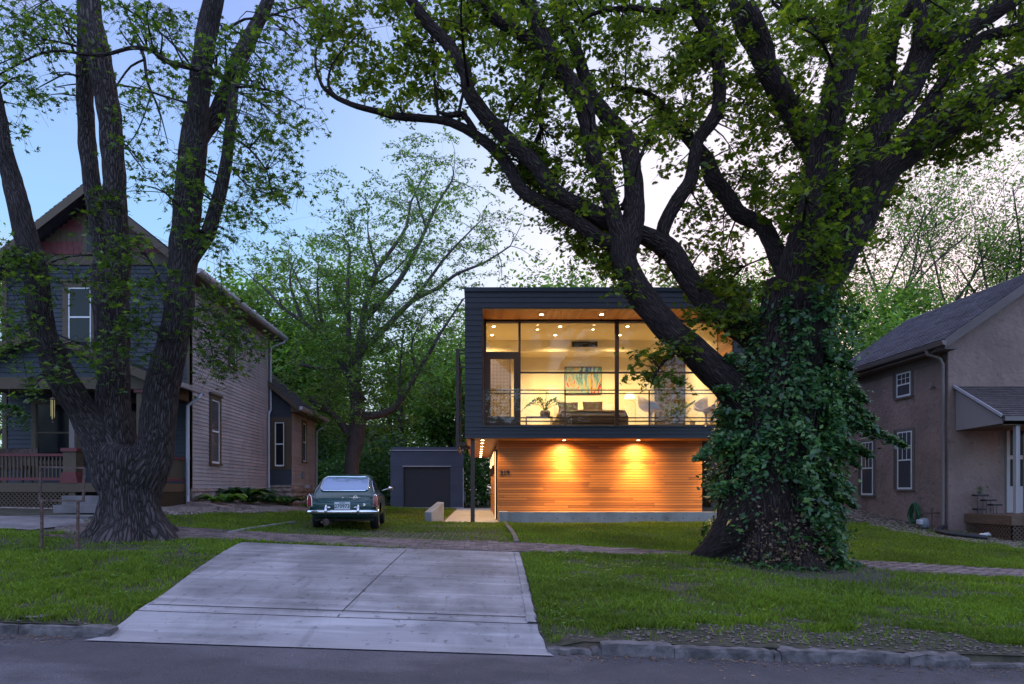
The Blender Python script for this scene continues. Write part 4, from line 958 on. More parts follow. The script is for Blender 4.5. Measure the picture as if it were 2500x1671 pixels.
# porch
PY, PXr, PXl, PFZ = 15.2, -7.4, -12.1, 1.63; PEX = -7.1; PRX, PRZ = -9.63, 5.04; pr = lambda X: PRZ - .40*abs(X-PRX)
MB().box(PXl, PXr, PY, LY, 1.53, PFZ).build('porch_floor', M_wood, LH)
MB().box(PXl+.002, PXr+.03, PY-.03, PY-.001, 1.44, PFZ+.01).box(PXr+.001, PXr+.03, PY, LY-.03, 1.44, PFZ+.01).box(PXl,PXl+.1,PY,PY+.1,1.1,1.45).box(-9.1,-8.95,PY,PY+.1,1.05,1.45).box(-10.9,-10.8,PY,PY+.06,1.1,1.45).box(PXr-.1,PXr,PY,PY+.1,1.0,1.45).build('porch_fascia', M_trim, LH)
m = MB()
def lattice(m, O, U, N, u0, u1, z0, z1, step=.095, wd=.022):
    mm = MB(O,U,N); H = z1-z0
    for s_, dn in ((1,.0),(-1,.008)):
        u = u0 - H
        while u < u1 + H:
            ua, ub = (u, u+H) if s_ > 0 else (u+H, u); 
            # clip to the panel
            pts = []
            for t in np.linspace(0,1,13):
                uu = lerp(ua,ub,t)
                if u0 <= uu <= u1: pts.append((uu, z0+H*t))
            if len(pts) > 1:
                (a,b),(c,d) = pts[0], pts[-1]; h_ = wd*.7
                mm.add([(a-h_,dn,b),(a+h_,dn,b),(c+h_,dn,d),(c-h_,dn,d),(a-h_,dn+.006,b),(a+h_,dn+.006,b),(c+h_,dn+.006,d),(c-h_,dn+.006,d)], [(0,1,2,3),(4,5,6,7),(0,1,5,4),(1,2,6,5),(2,3,7,6),(3,0,4,7)])
            u += step
    return mm
lattice(None,(0,PY,0),FX,FYv,PXl+.1,-9.1,1.06,1.44).build('lattice_skirt', M_trim, LH)
lattice(None,(PXr,0,0),Vector((0,1,0)),Vector((1,0,0)),PY+.1,LY-.05,.98,1.44).build('lattice_skirt', M_trim, LH)
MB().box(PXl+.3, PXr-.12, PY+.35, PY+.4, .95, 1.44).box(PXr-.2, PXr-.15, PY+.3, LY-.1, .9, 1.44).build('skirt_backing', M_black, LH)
# pedestals, posts, beam
for X in (-9.08, PXr-.17):
    pd = MB().box(X-.145, X+.145, PY, PY+.29, PFZ+.01, 2.34).build('pedestal', M_trim, LH)
    MB().box(X-.18, X+.18, PY-.035, PY+.325, 2.34, 2.42).build('cap', M_red, pd)
    MB().prism([(X-.20,PFZ+.005),(X+.20,PFZ+.005),(X+.155,PFZ+.25),(X-.155,PFZ+.25)], 'y', PY-.04, PY+.33).build('base', M_red, pd)
    MB().box(X-.06, X+.06, PY+.085, PY+.205, 2.42, 3.74).build('porch_post', M_gutter_b if X < -8 else M_trim, LH)
    MB().box(X-.1, X+.1, PY+.045, PY+.245, 3.66, 3.738).build('post_cap', M_red, LH)
MB().box(PXl+.05, PXl+.18, PY+.08, PY+.21, PFZ, 3.74).build('porch_post', M_trim, LH)
MB().box(PXl, PXr+.02, PY+.02, PY+.27, 3.74, 4.0).box(PXr-.23, PXr+.02, PY+.27, LY-.03, 3.74, 4.0).build('porch_beam', M_trim, LH)
laps(MB((0,PY+.06,0),FX,FYv), lambda z: (PRX-(PRZ-.08-z)/.4, min(PXr, PRX+(PRZ-.08-z)/.4)), 4.0, 4.9, .112, .022).build('porch_pediment', M_blue, LH)
MB().box(PXl+.1, PXr-.1, PY+.28, LY-.02, 3.98, 4.02).build('porch_ceiling', M_trim, LH)
roof_plane(LH, 'porch_roof', (PEX,14.95,pr(PEX)), (PEX,LY,pr(PEX)), (PRX,14.95,PRZ), (PRX,LY,PRZ), M_shingle, .05, .14, 4)
roof_plane(LH, 'porch_roof', (2*PRX-PEX,14.95,pr(PEX)), (2*PRX-PEX,LY,pr(PEX)), (PRX,14.95,PRZ), (PRX,LY,PRZ), M_shingle, .05, .14, 5)
m = MB()
for s_ in (-1, 1):
    a, b = Vector((PRX+s_*(PEX-PRX), 14.93, pr(PEX)-.01)), Vector((PRX, 14.93, PRZ-.01))
    m.add([a, b, b-Vector((0,0,.2)), a-Vector((0,0,.2)), a+Vector((0,.03,0)), b+Vector((0,.03,0)), b+Vector((0,.03,-.2)), a+Vector((0,.03,-.2))], [(0,1,2,3),(4,5,6,7),(0,1,5,4),(2,3,7,6),(0,3,7,4),(1,2,6,5)])
m.build('porch_rake', M_trim, LH)
MB().prism([(PEX+.004,3.93),(PEX+.08,3.94),(PEX+.12,4.04),(PEX+.004,4.04)], 'y', 14.95, 17.65).build('porch_gutter', M_gutter, LH)
MB().tube([(PEX+.06,17.4,3.93),(PEX+.04,17.3,3.82),(PXr+.10,17.22,3.6),(PXr+.10,17.22,1.35),(PXr+.13,17.15,1.15),(PXr+.35,17.0,1.08)], .045, 8).build('downspout', M_gutter, LH)
def railing(O, U, N, u0, u1):
    r = MB(O,U,N).box(u0,u1,-.04,.04,2.24,2.30).box(u0,u1,-.03,.03,1.70,1.76).build('porch_rail', M_red, LH)
    m = MB(O,U,N); n = int((u1-u0)/.085)
    for k in range(n): u = lerp(u0,u1,(k+.5)/n); m.box(u-.016,u+.016,-.016,.016,1.76,2.24)
    b = m.build('balusters', M_trim, r); b['kind'] = 'stuff' if False else 'thing'; del b['kind']
railing((0,PY+.14,0), FX, FYv, PXl+.18, -9.23)
railing((PXr-.1,0,0), Vector((0,1,0)), Vector((1,0,0)), PY+.3, LY-.05)
# front door and porch window
sash_window(LH, OF, FX, FYv, -11.3, -10.2, 2.2, 3.7, tw=.12, cap=0, frame=M_trim)
d_ = MB(OF,FX,FYv).box(-9.1,-8.15,.0,.05,PFZ,3.85).build('front_door', M_trim, LH); MB(OF,FX,FYv).box(-9.0,-8.25,.051,.056,2.3,3.7).build('pane', M_glass_dark, d_)
MB().box(-8.9,-7.6,14.62,PY-.04,1.0,1.36).box(-8.9,-7.6,14.32,14.619,1.0,1.17).build('porch_steps', M_walk, LH)
tag(MB().box(-13.2, -7.75, 13.62, 14.55, .70, .965).box(-8.95,-7.7,14.551,14.9,.7,.99).build('entry_slab', M_walk), kind='structure')
# things on the porch
wc = thing('wind_chime', at(129,1022,15.0), 'brass tube wind chime hanging from the porch beam', 'wind chime')
x_, z_ = atX(129,15.1), atz(975,15.1); m = MB()
for k in range(5): a = k*1.257; m.tube([(x_+.035*math.cos(a),15.1+.035*math.sin(a),z_-.02),(x_+.035*math.cos(a),15.1+.035*math.sin(a),z_-.38-.03*(k%3))], .009, 6)
m.build('tubes', M_brass, wc); MB().lathe((x_,15.1,z_), [(.06,-.01),(.06,.01),(.02,.04)], 16).tube([(x_,15.1,z_),(x_,15.1,3.74)], .003, 4).build('top', M_wood, wc); MB().tube([(x_,15.1,z_),(x_,15.1,z_-.5)], .003, 4).lathe((x_,15.1,z_-.52), [(.02,0),(.02,.03)], 8).build('clapper', M_wood, wc)
hf = thing('hanging_fern', at(22,1000,15.0), 'dark hanging fern basket at the left end of the porch', 'plant')
P = []; R = random.Random(2); cx, cz = atX(22,15.0), atz(1000,15.0)
for k in range(110):
    a = R.uniform(0,6.28); L_ = R.uniform(.25,.55)
    for q in range(1,9): t = q/8; P.append((cx+math.cos(a)*L_*t**.8, 15.0+math.sin(a)*L_*t**.8*.8, cz+.12*math.sin(t*2.2)-.55*t*t*R.uniform(.7,1.1)+.05))
leaf_mesh('fronds', np.array(P), .075, OVAL, M_leaf_dk, hf, 5)
MB().lathe((cx,15.0,cz-.15), [(.08,0),(.16,.15),(.15,.16)], 16).tube([(cx,15,cz),(cx,15,3.8)], .004, 4).build('basket', M_ter, hf)
wb = thing('porch_chair', (atX(20,16.3), 16.3, PFZ), 'dark red wicker seat with curved back behind the porch rail', 'chair')
xx = atX(22,16.3)
m = MB(); V = []; n = 14
for i in range(n+1):
    a = math.pi*i/n; V.append((xx - .55*math.cos(a), 16.5 + .18*math.sin(a)))
for (a,b),(c,d) in zip(V, V[1:]): m.bar((a,b,PFZ+.68),(c,d,PFZ+.68),.32,.035,(0,1,0)) if False else m.add([(a,b,PFZ+.4),(c,d,PFZ+.4),(c,d,PFZ+.86),(a,b,PFZ+.86),(a,b+.03,PFZ+.4),(c,d+.03,PFZ+.4),(c,d+.03,PFZ+.86),(a,b+.03,PFZ+.86)], [(0,1,2,3),(7,6,5,4),(3,2,6,7),(0,4,5,1)])
m.build('backrest', M_rust, wb); MB().box(xx-.5,xx+.5,16.05,16.5,PFZ+.35,PFZ+.43).build('seat', M_rust, wb, bevel=.01)
for a in (-.45,.45):
    for b in (16.1,16.45): MB().box(xx+a-.025,xx+a+.025,b-.025,b+.025,PFZ,PFZ+.35).build('leg', M_rust, wb)

# ------------------------------------------------------------------ right house
RH = thing('stucco_house', (15.4, 21, .4), 'mauve stucco house with grey shingle roof, white sash windows and small front stoop roof', 'house')
SX, SY, SYB, SXR = 12.84, 18.6, 24.0, 17.9; RRX, RPZ = 15.37, 7.55; re_ = lambda X: RPZ - .70*abs(X-RRX)
MB().prism([(SX,-.3),(SXR,-.3),(SXR,re_(SXR)-.08),(RRX,RPZ-.08),(SX,re_(SX)-.08)], 'y', SY, SYB).build('wall', M_stucco, RH)
roof_plane(RH, 'roof', (12.47,18.2,re_(12.47)), (12.47,24.4,re_(12.47)), (RRX,18.2,RPZ), (RRX,24.4,RPZ), M_shingle, .06, .13, 11)
roof_plane(RH, 'roof', (18.27,18.2,re_(12.47)), (18.27,24.4,re_(12.47)), (RRX,18.2,RPZ), (RRX,24.4,RPZ), M_shingle, .06, .13, 12)
m = MB()
for s_ in (-1, 1):
    a, b = Vector((RRX+s_*2.9, 18.18, re_(12.47)-.01)), Vector((RRX, 18.18, RPZ-.01)); q = Vector((0,.035,0))
    m.add([a, b, b-Vector((0,0,.27)), a-Vector((0,0,.25)), a+q, b+q, b+q-Vector((0,0,.27)), a+q-Vector((0,0,.25))], [(0,1,2,3),(4,5,6,7),(0,1,5,4),(2,3,7,6),(0,3,7,4),(1,2,6,5)])
    a2 = a+Vector((0,.036,-.2)); b2 = b+Vector((0,.036,-.22)); q2 = Vector((0,.38,0)); d3 = Vector((0,0,-.02))
    m.add([a2,b2,b2+q2,a2+q2,a2+d3,b2+d3,b2+q2+d3,a2+q2+d3], [(0,1,2,3),(4,5,6,7),(0,1,5,4),(2,3,7,6),(0,3,7,4),(1,2,6,5)])
m.build('rake_board', M_stucco_trim, RH)
MB().box(12.5, SX-.001, 18.25, 24.3, 5.25, 5.30).box(SX-.0012-.02, SX-.001, 18.6, 24.0, 5.02, 5.25).build('eave_soffit', M_stucco_trim, RH)
MB().prism([(12.46,5.33),(12.38,5.35),(12.34,5.47),(12.36,5.47),(12.46,5.46)], 'y', 18.14, 24.45).build('gutter', M_gutter_b, RH)
MB().tube([(12.42,18.9,5.35),(12.45,18.85,5.22),(12.70,18.72,5.08),(12.76,18.70,4.9),(12.76,18.70,.55),(12.72,18.6,.45)], .045, 8).build('downspout', M_gutter_b, RH)
SW = ((SX,0,0), Vector((0,-1,0)), Vector((-1,0,0)))
for ya, yb, za, zb4, br in ((20.12,20.80,1.52,3.23,2),(20.18,20.84,4.30,5.0,2),(22.1,22.75,1.33,3.05,2)):
    sash_window(RH, *SW, -yb, -ya, za, zb4, M_curtain, M_stucco_trim, M_white, tw=.09, cap=0, bars=br, deep=.03)
    MB(*SW).box(-yb-.22,-yb-.091,.003,.022,za-.02,zb4+.09).build('reveal', mat('dark_reveal',(.085,.068,.068),.85), RH)
# stoop roof
st = MB(); tx0 = 13.03; zt0, zt1 = atz(944,18.6), atz(1017,17.0)
roof_plane(RH, 'stoop_roof', (tx0-.04,16.9,zt1), (18.0,16.9,zt1), (tx0-.04,18.6,zt0), (18.0,18.6,zt0), M_shingle_b, .04, .12, 13)
MB().add([(tx0,18.59,zt0-.1),(tx0,16.95,zt1-.06),(tx0,16.95,zt1-.18),(tx0,18.59,zt1-.22),(tx0+.03,18.59,zt0-.1),(tx0+.03,16.95,zt1-.06),(tx0+.03,16.95,zt1-.18),(tx0+.03,18.59,zt1-.22)], [(0,1,2,3),(4,5,6,7),(0,1,5,4),(1,2,6,5),(2,3,7,6),(3,0,4,7)]).build('stoop_gable_panel', mat('grey_panel_paint',(.25,.225,.24),.7), RH)
a, b = Vector((tx0-.06,18.59,zt0+.01)), Vector((tx0-.06,16.88,zt1+.01)); MB().bar(a, b, .03, .07).build('stoop_rake_trim', M_gutter, RH)
MB().box(tx0, 18.0, 16.84, 16.9, zt1-.12, zt1-.01).build('stoop_gutter', M_gutter_b, RH); MB().box(tx0+.03, 18, 16.96, 18.58, zt1-.22, zt1-.2).build('stoop_ceiling', M_wood, RH)
px_ = atX(2482,17.05); MB().box(px_-.05,px_+.05,17.0,17.1,.9,zt1-.22).build('stoop_post', M_oldwhite, RH)
MB().tube([(px_+.14,16.87,zt1-.12),(px_+.16,16.93,zt1-.3),(px_+.14,16.95,zt1-.5),(px_+.14,16.95,.95),(px_+.2,16.85,.8),(px_+.17,16.85,.35),(px_+.3,16.75,.25)], .045, 8).build('downspout', M_gutter_b, RH)
RF = ((0,SY,0), FX, FYv)
da, db = atX(2455,SY), atX(2455,SY)+.95; dz0, dz1 = atz(1252,SY), atz(1043,SY)
fd = MB(*RF).box(da,db,.0,.05,dz0,dz1).build('storm_door', M_oldwhite, RH)
for k in (0, 1):
    MB(*RF).box(da+.09,db-.09,.051,.056,lerp(dz0,dz1,.30+.36*k)+.02,lerp(dz0,dz1,.63+.35*k)-.02).build('pane', M_glass_dark, fd)
pl = bpy.data.lights.new('porch_bulb', 'POINT'); pl.energy = 14; pl.color = (1,.35,.12); pl.shadow_soft_size = .06; plo = bpy.data.objects.new('porch_bulb', pl); COL.objects.link(plo); place(plo, (da+1.3, 18.2, 2.95), RH)
pb = MB().lathe((da+1.3,18.45,2.85), [(.02,0),(.06,.05),(.06,.14),(.02,.18)], 12).build('porch_light', M_lshade, RH)
dk = MB().box(13.3, 18, 17.0, SY-.001, .80, .84).build('stoop_deck', M_wood, RH)
MB().box(13.28, 18, 16.96, 16.999, .60, .835).box(13.27, 13.299, 17.0, SY-.001, .60, .835).build('stoop_fascia', M_wood, RH)
lattice(None,(13.31,0,0),Vector((0,-1,0)),Vector((-1,0,0)),-SY+.05,-17.0,.15,.60,.11).build('lattice_skirt', M_wood, RH)
lattice(None,(0,16.99,0),FX,FYv,13.3,17.9,.1,.60,.11).build('lattice_skirt', M_wood, RH)
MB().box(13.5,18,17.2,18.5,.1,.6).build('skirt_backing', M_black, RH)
MB((SX,0,0),Vector((0,-1,0)),Vector((-1,0,0))).tube([(-19.15,.0,4.35),(-19.15,.1,4.38),(-19.1,.14,4.3)], .03, 6).build('hose_bracket', M_stucco_trim, RH)
# plant stand on the stoop, hose, gas meter, pipe, debris
ps = thing('plant_stand', (atX(2395,18.3),18.3,.84), 'black wire tiered plant stand on the wooden stoop beside the storm door', 'plant stand')
def shelf(px0, px1, py, nm='shelf'):
    a, b, z = atX(px0,18.3), atX(px1,18.3), atz(py,18.3); MB().box(a,b,18.2,18.4,z-.025,z+.025).build(nm, M_black, ps, bevel=.004); return a, b, z
m = MB()
for (p0,p1,py) in ((2378,2408,1210),(2400,2427,1222),(2417,2441,1233),(2380,2403,1244)):
    a, b, z = shelf(p0,p1,py)
    for X in (a+.09,b-.09): m.tube([(X,18.3,.842),(X,18.3,z-.02)], .007, 5)
m.build('legs', M_black, ps)
sp = thing('small_plant', (atX(2393,18.3),18.3,atz(1207,18.3)), 'small dark potted plant on the top shelf of the plant stand', 'plant')
R = random.Random(3); MB().lathe((atX(2393,18.3),18.3,atz(1207,18.3)), [(.05,0),(.07,.08)], 12).build('pot', M_ter, sp); leaf_mesh('leaves', np.array([(atX(2393,18.3)+R.gauss(0,.06),18.3+R.gauss(0,.05),atz(1207,18.3)+.12+R.gauss(0,.04)) for _ in range(40)]), .07, OVAL, M_leaf_dk, sp, 2)
hs = thing('garden_hose', (12.68,19.6,.6), 'coiled green garden hose hung low on the stucco side wall', 'hose')
m = MB(); R = random.Random(6)
for k in range(9):
    pts = []; w_, h_ = R.uniform(.13,.24), R.uniform(.22,.30); cy, cz = 19.75+R.uniform(-.05,.05), .82+R.uniform(-.03,.03)
    for q in range(25): a = 2*math.pi*q/24; s_ = math.sin(a); pts.append((12.70-k*.013, cy+w_*math.cos(a)*(1-.45*s_), cz+h_*s_))
    m.tube(pts, .014, 6, False)
m.build('coil', M_hose, hs)
gm = thing('gas_meter', (12.4,18.95,.4), 'grey gas meter with dark pipes beside the hose at the corner of the stucco house', 'gas meter')
MB().lathe((12.40,18.95,.42), [(.10,0),(.13,.04),(.13,.20),(.10,.27),(.03,.29)], 20).build('meter_body', M_gas, gm, True)
MB().box(12.2,12.36,18.85,19.0,.52,.66).build('dial_box', M_gutter, gm, bevel=.02)
MB().tube([(12.40,18.95,.7),(12.40,18.95,.80),(12.62,18.95,.82),(12.62,18.95,.35)], .022, 8).tube([(12.3,18.95,.86),(12.83,18.95,.84)], .022, 8).tube([(12.62,18.95,.8),(12.62,18.95,.98)], .03, 8).build('pipes', M_rust, gm)
dp = thing('drain_pipe', (12.4,17.8,.3), 'black corrugated drain pipe curling from the corner downspout onto the lawn', 'pipe')
pts = [(12.72,18.55,.50),(12.5,18.35,.47),(12.25,18.15,.40),(12.1,17.9,gz1(12.1,17.9)+.07),(12.2,17.5,gz1(12.2,17.5)+.07),(12.5,17.2,gz1(12.5,17.2)+.07),(12.75,17.0,gz1(12.75,17.0)+.06)]
sm = []
for i in range(len(pts)-1):
    for t in np.linspace(0,1,8,endpoint=False):
        p0, p1, p2, p3 = [Vector(pts[max(0,min(len(pts)-1,i+k))]) for k in (-1,0,1,2)]
        sm.append(.5*((2*p1)+(p2-p0)*t+(2*p0-5*p1+4*p2-p3)*t*t+(3*p1-p0-3*p2+p3)*t**3))
MB().tube(sm, [.058 + .006*(k%2) for k in range(len(sm))], 12).build('corrugated_pipe', M_pipe, dp, True)
o = MB(); R = random.Random(1)
bmx = bmesh.new(); bmesh.ops.create_icosphere(bmx, subdivisions=2, radius=.1)
V = [(v.co.x*1.6+13.1+.03*noise.noise(v.co*14), v.co.y*.8+17.6, .33+max(-.04, v.co.z*.5+.03*noise.noise(v.co*18))) for v in bmx.verts]; f = [[v.index for v in ff.verts] for ff in bmx.faces]; bmx.free()
tag(o.add(V,f).build('crumpled_bag', M_white, None), 'crumpled white bag lying in the gravel before the stoop lattice', 'bag')

# building behind, between the modern and the stucco house, and the roof behind the left tree
BH = thing('brown_house', (7.2,28,.5), 'brown lap sided building glimpsed between the modern house and the ivy clad oak', 'house')
MB().box(atX(1736,28)+.03, 15, 28.03, 34, .3, 4.3).build('wall', M_steel_brown, BH)
laps(MB((0,28.03,0),FX,FYv), lambda z: (atX(1736,28), 15), .5, 4.2, .16, .02).build('siding', mat('brown_siding',(.10,.065,.065),.7,nscale=3), BH)
MB().box(atX(1760,28), atX(1762,28)+.3, 27.98, 28.0, 2.2, 3.4).build('window', M_warmglass, BH)
FH = thing('grey_roofed_house', (-6,46,.8), 'low grey roofed house far behind the bare ash tree', 'house')
fa, fb = atX(740,46), atX(972,46)
MB().box(fa+.3, fb-.4, 46, 52, .5, atz(1080,46)).build('wall', mat('far_wall',(.15,.19,.21),.8), FH)
roof_plane(FH, 'roof', (fa,45.6,atz(1082,45.6)), (fb,45.6,atz(1082,45.6)), (fa,50.2,atz(1040,50.2)), (fb,50.2,atz(1040,50.2)), mat('far_shingles',(.22,.22,.25),.9,nscale=8,island=.15), .12, .3, 3)
for px in (800, 905): wq = MB().box(atX(px,46), atX(px+22,46), 45.94, 46, atz(1122,46), atz(1096,46)).build('window', M_white, FH); MB().box(atX(px+2,46), atX(px+20,46), 45.93, 45.939, atz(1120,46), atz(1098,46)).build('pane', M_glass_dark, wq)
for px in (785, 811): MB().tube([(atX(px,48),48,atz(1060,48)),(atX(px,48),48,atz(1050,48)+.3)], .06, 8).build('roof_vent', M_gas, FH)
up = MB().tube([at(977,1200,42), at(977,995,42)], [.17,.14], 10).build('utility_pole', M_bark_far); tag(up, 'brown wooden utility pole standing behind the garage', 'pole')
for i, (ya, yb) in enumerate(((1025,1012),(1060,1055),(1115,1110))):
    a, b = at(600,ya,42), at(1300,yb,42); pts = [a.lerp(b,t)+Vector((0,0,-.5*math.sin(math.pi*t))) for t in np.linspace(0,1,14)]
    tag(MB().tube(pts, .018, 4).build('utility_wire', M_gas), ('topmost thin wire running behind the garage','middle thin wire running behind the garage','lowest thin wire running behind the garage')[i], 'wire')

# ------------------------------------------------------------------ car (rear seen from the street)
CY = 14.45; CX = atX(836.5, CY); CZ = gz1(CX, 15.0) + .012
CAR = thing('coupe_car', (CX, CY+1.9, CZ), 'vintage dark teal hatchback coupe with chrome bumper parked on the grass', 'car')
PROF = [(0,.60),(.04,.68),(.10,.75),(.18,.805),(.26,.845),(.38,.91),(.55,1.005),(.72,1.09),(.88,1.155),(1.05,1.195),(1.3,1.222),(1.8,1.248),(2.15,1.235),(2.32,1.17),(2.55,1.02),(2.75,.885),(3.0,.84),(3.4,.79),(3.7,.72),(3.83,.60)]
def cprof(y):
    top = float(np.interp(y, [p[0] for p in PROF], [p[1] for p in PROF]))
    hw = float(np.interp(y, [0,.08,.3,.8,2,3,3.6,3.83], [.66,.70,.735,.755,.76,.75,.70,.60]))
    zb = float(np.interp(y, [0,.15,.5,3.4,3.83], [.30,.26,.22,.22,.30]))
    sh = min(.80, top-.03) if y < .3 else .80 - .015*(y-.3)
    gb = .645 if y > .2 else .60
    rw = float(np.interp(y, [0,.28,1.2,1.9,2.3,2.75,3.83], [.50,.52,.515,.50,.49,.52,.42]))
    cab = max(0, top - sh - .04)
    pts = [(0,zb),(hw*.80,zb),(hw*.95,zb+.05),(hw,.44),(hw*1.0,.58),(hw*.985,.68),(hw*.955,sh-.035),(hw*.90,sh),(gb,sh+.012)]
    if cab > .02:
        t = min(1, cab/.40)
        re = lerp(gb-.02, rw, t); pts += [(lerp(gb,re,.5), sh+.01+cab*.42),(re, max(sh+.03, top-.055)),(re-.03, top-.018),(rw*.68, top-.005),(0, top)]
    else:
        pts += [(gb*.9, lerp(sh+.012, top, .3)),(gb*.8, lerp(sh+.012, top, .5)),(gb*.65, lerp(sh+.012,top,.75)),(gb*.4, top-.004),(0, top)]
    return pts
ysn = [0,.03,.08,.14,.22,.30,.40,.5,.6,.7,.85,1.0,1.15,1.3,1.5,1.7,1.9,2.05,2.15,2.25,2.35,2.5,2.65,2.75,2.9,3.1,3.3,3.5,3.65,3.75,3.83]
V = []; f = []; ring = None
for y in ysn:
    p = cprof(y); r = p + [(-a, b) for a, b in p[-2:0:-1]]
    ring = len(r)
    for a, b in r: V.append((CX + a, CY + y, CZ + b))
for j in range(len(ysn)-1):
    for i in range(ring): i2 = (i+1) % ring; f.append((j*ring+i, j*ring+i2, (j+1)*ring+i2, (j+1)*ring+i))
f.append(tuple(range(ring))[::-1]); f.append(tuple((len(ysn)-1)*ring+i for i in range(ring)))
# wheel arches: faces near the wheels are opened
WYs = (.80, 3.10); keep = []
for ff in f:
    c = sum((Vector(V[i]) for i in ff), Vector()) / len(ff); yy, zz, xx = c.y-CY, c.z-CZ, abs(c.x-CX)
    if len(ff) == 4 and xx > .55 and zz < .62 and any((yy-wy)**2 + (zz-.30)**2 < .34**2 for wy in WYs): continue
    keep.append(ff)
mbd = MB().add(V, keep)
body = mbd.build('body', M_paint, CAR, True)
bvh = BVHTree.FromPolygons([Vector(v) for v in V], f)
mod = body.modifiers.new('sub', 'SUBSURF'); mod.levels = 1; mod.render_levels = 1
def onto(x, z, off=.008, d=(0,1,0)):
    if d == (0,1,0): o_ = Vector((CX+x, CY-1, CZ+z))
    else: o_ = Vector((CX+1.5*(1 if d[0] < 0 else -1), CY+x, CZ+z))
    h = bvh.ray_cast(o_, Vector(d)); 
    if h[0] is None:
        h = bvh.find_nearest(Vector((CX+x, CY+.3, CZ+z)) if d == (0,1,0) else Vector((CX-d[0]*.62, CY+x, CZ+z)))
    p = h[0]
    nn = h[1] if h[1] is not None else Vector((0,-1,0))
    if nn.dot(Vector(d)) > 0: nn = -nn
    return p + nn*off
def patch(name, outline, m, parent, off, d=(0,1,0), rings=4, center=None):
    """lay a shape drawn in rear (or side) view onto the body"""
    c = center or (sum(p[0] for p in outline)/len(outline), sum(p[1] for p in outline)/len(outline)); n = len(outline); V2 = [onto(*c, off, d)]; f2 = []
    for r in range(1, rings+1):
        for a, b in outline: V2.append(onto(lerp(c[0],a,r/rings), lerp(c[1],b,r/rings), off, d))
    for i in range(n): f2.append((0, 1+i, 1+(i+1)%n))
    for r in range(rings-1):
        for i in range(n): i2 = (i+1)%n; f2.append((1+r*n+i, 1+(r+1)*n+i, 1+(r+1)*n+i2, 1+r*n+i2))
    return MB().add(V2, f2).build(name, m, parent, True)
def rrect(x0, x1, z0, z1, r, n=5, tp=0):
    out_ = []
    for cx, cz, a0 in ((x1-r,z1-r,0),(x0+r,z1-r,90),(x0+r,z0+r,180),(x1-r,z0+r,270)):
        for k in range(n+1): a = math.radians(a0+90*k/n); out_.append((cx+r*math.cos(a), cz+r*math.sin(a)))
    if tp: out_ = [(x*(1-tp*(z-z0)/(z1-z0)), z) for x, z in out_]
    return out_
ro = rrect(-.515,.515,.838,1.150,.085,5,.05); dense = []
for (a,b),(c,d) in zip(ro, ro[1:]+ro[:1]):
    L_ = math.hypot(c-a,d-b); k = max(1,int(L_/.05))
    for q in range(k): dense.append((lerp(a,c,q/k), lerp(b,d,q/k)))
rw_ = patch('rear_window', dense, M_carglass, CAR, .014, rings=6)
pts = [onto(a,b,.018) for a,b in dense]; MB().tube(pts+[pts[0]], .011, 6, False).build('chrome_surround', M_chrome, rw_)
# hatch shut line, script, keyhole, round badge
hl = [(-.60,.80),(-.585,.68),(-.50,.615),(-.30,.598),(0,.594),(.30,.598),(.50,.615),(.585,.68),(.60,.80)]
pts = []
for (a,b),(c,d) in zip(hl, hl[1:]):
    for q in range(6): pts.append(onto(lerp(a,c,q/6), lerp(b,d,q/6), .002))
MB().tube(pts, .005, 5, False).build('hatch_seam', M_black, CAR)
def badge(x, z, r, name, m=M_chrome):
    p = onto(x, z, .01); nn = (onto(x,z,.05)-p).normalized(); a = nn.cross(Vector((0,0,1))).normalized(); b = a.cross(nn)
    pts = [p + (a*math.cos(t)+b*math.sin(t))*r for t in np.linspace(0,2*math.pi,17)]
    return MB().tube(pts, .005, 5, False), p, a, b, nn
bq, p, a, b, nn = badge(.255,.70,.048,'badge')
bd_ = bq.build('round_badge', M_chrome, CAR)
rx_ = math.atan2(-nn.y, nn.z)
text_mesh('badge_letters', 'MG', .062, p+nn*.002, M_chrome, bd_, .003, (rx_,0,0), bold=.001)
text_mesh('script', 'MGB', .030, onto(.165,.70,.012), M_chrome, CAR, .002, (rx_,0,0)); text_mesh('script', 'GT', .030, onto(.345,.70,.012), M_chrome, CAR, .002, (rx_,0,0))
MB().lathe(onto(0,.70,.0), [(.026,-.012),(.028,.0),(.022,.012)], 16).build('lock_boss', M_chrome, CAR)
# tail lamps in chrome bezels
for s_ in (-1,1):
    ol = [(s_*.625,.50),(s_*.735,.50),(s_*.738,.66),(s_*.728,.75),(s_*.69,.79),(s_*.65,.76),(s_*.628,.66)]
    V2 = []; n = len(ol)
    for dy, k in ((-.075,.86),(-.06,1.0),(.16,1.0)):
        cx = sum(a for a,b in ol)/n; cz = sum(b for a,b in ol)/n
        for a_, b_ in ol: V2.append((CX+lerp(cx,a_,k), CY+dy+.03, CZ+lerp(cz,b_,k)))
    f2 = [tuple(range(n))] + [(r*n+i, r*n+(i+1)%n, (r+1)*n+(i+1)%n, (r+1)*n+i) for r in range(2) for i in range(n)]
    tl = MB().add(V2, f2).build('tail_lamp', M_chrome, CAR, False, .004)
    V3 = [(CX+lerp(cx,a_,.74), CY-.052, CZ+lerp(cz,b_,.82)) for a_,b_ in ol] + [(CX+lerp(cx,a_,.6), CY-.066, CZ+lerp(cz,b_,.7)) for a_,b_ in ol]
    MB().add(V3, [tuple(range(n,2*n))]+[(i,(i+1)%n,n+(i+1)%n,n+i) for i in range(n)]).build('lens', M_red_lens, tl)
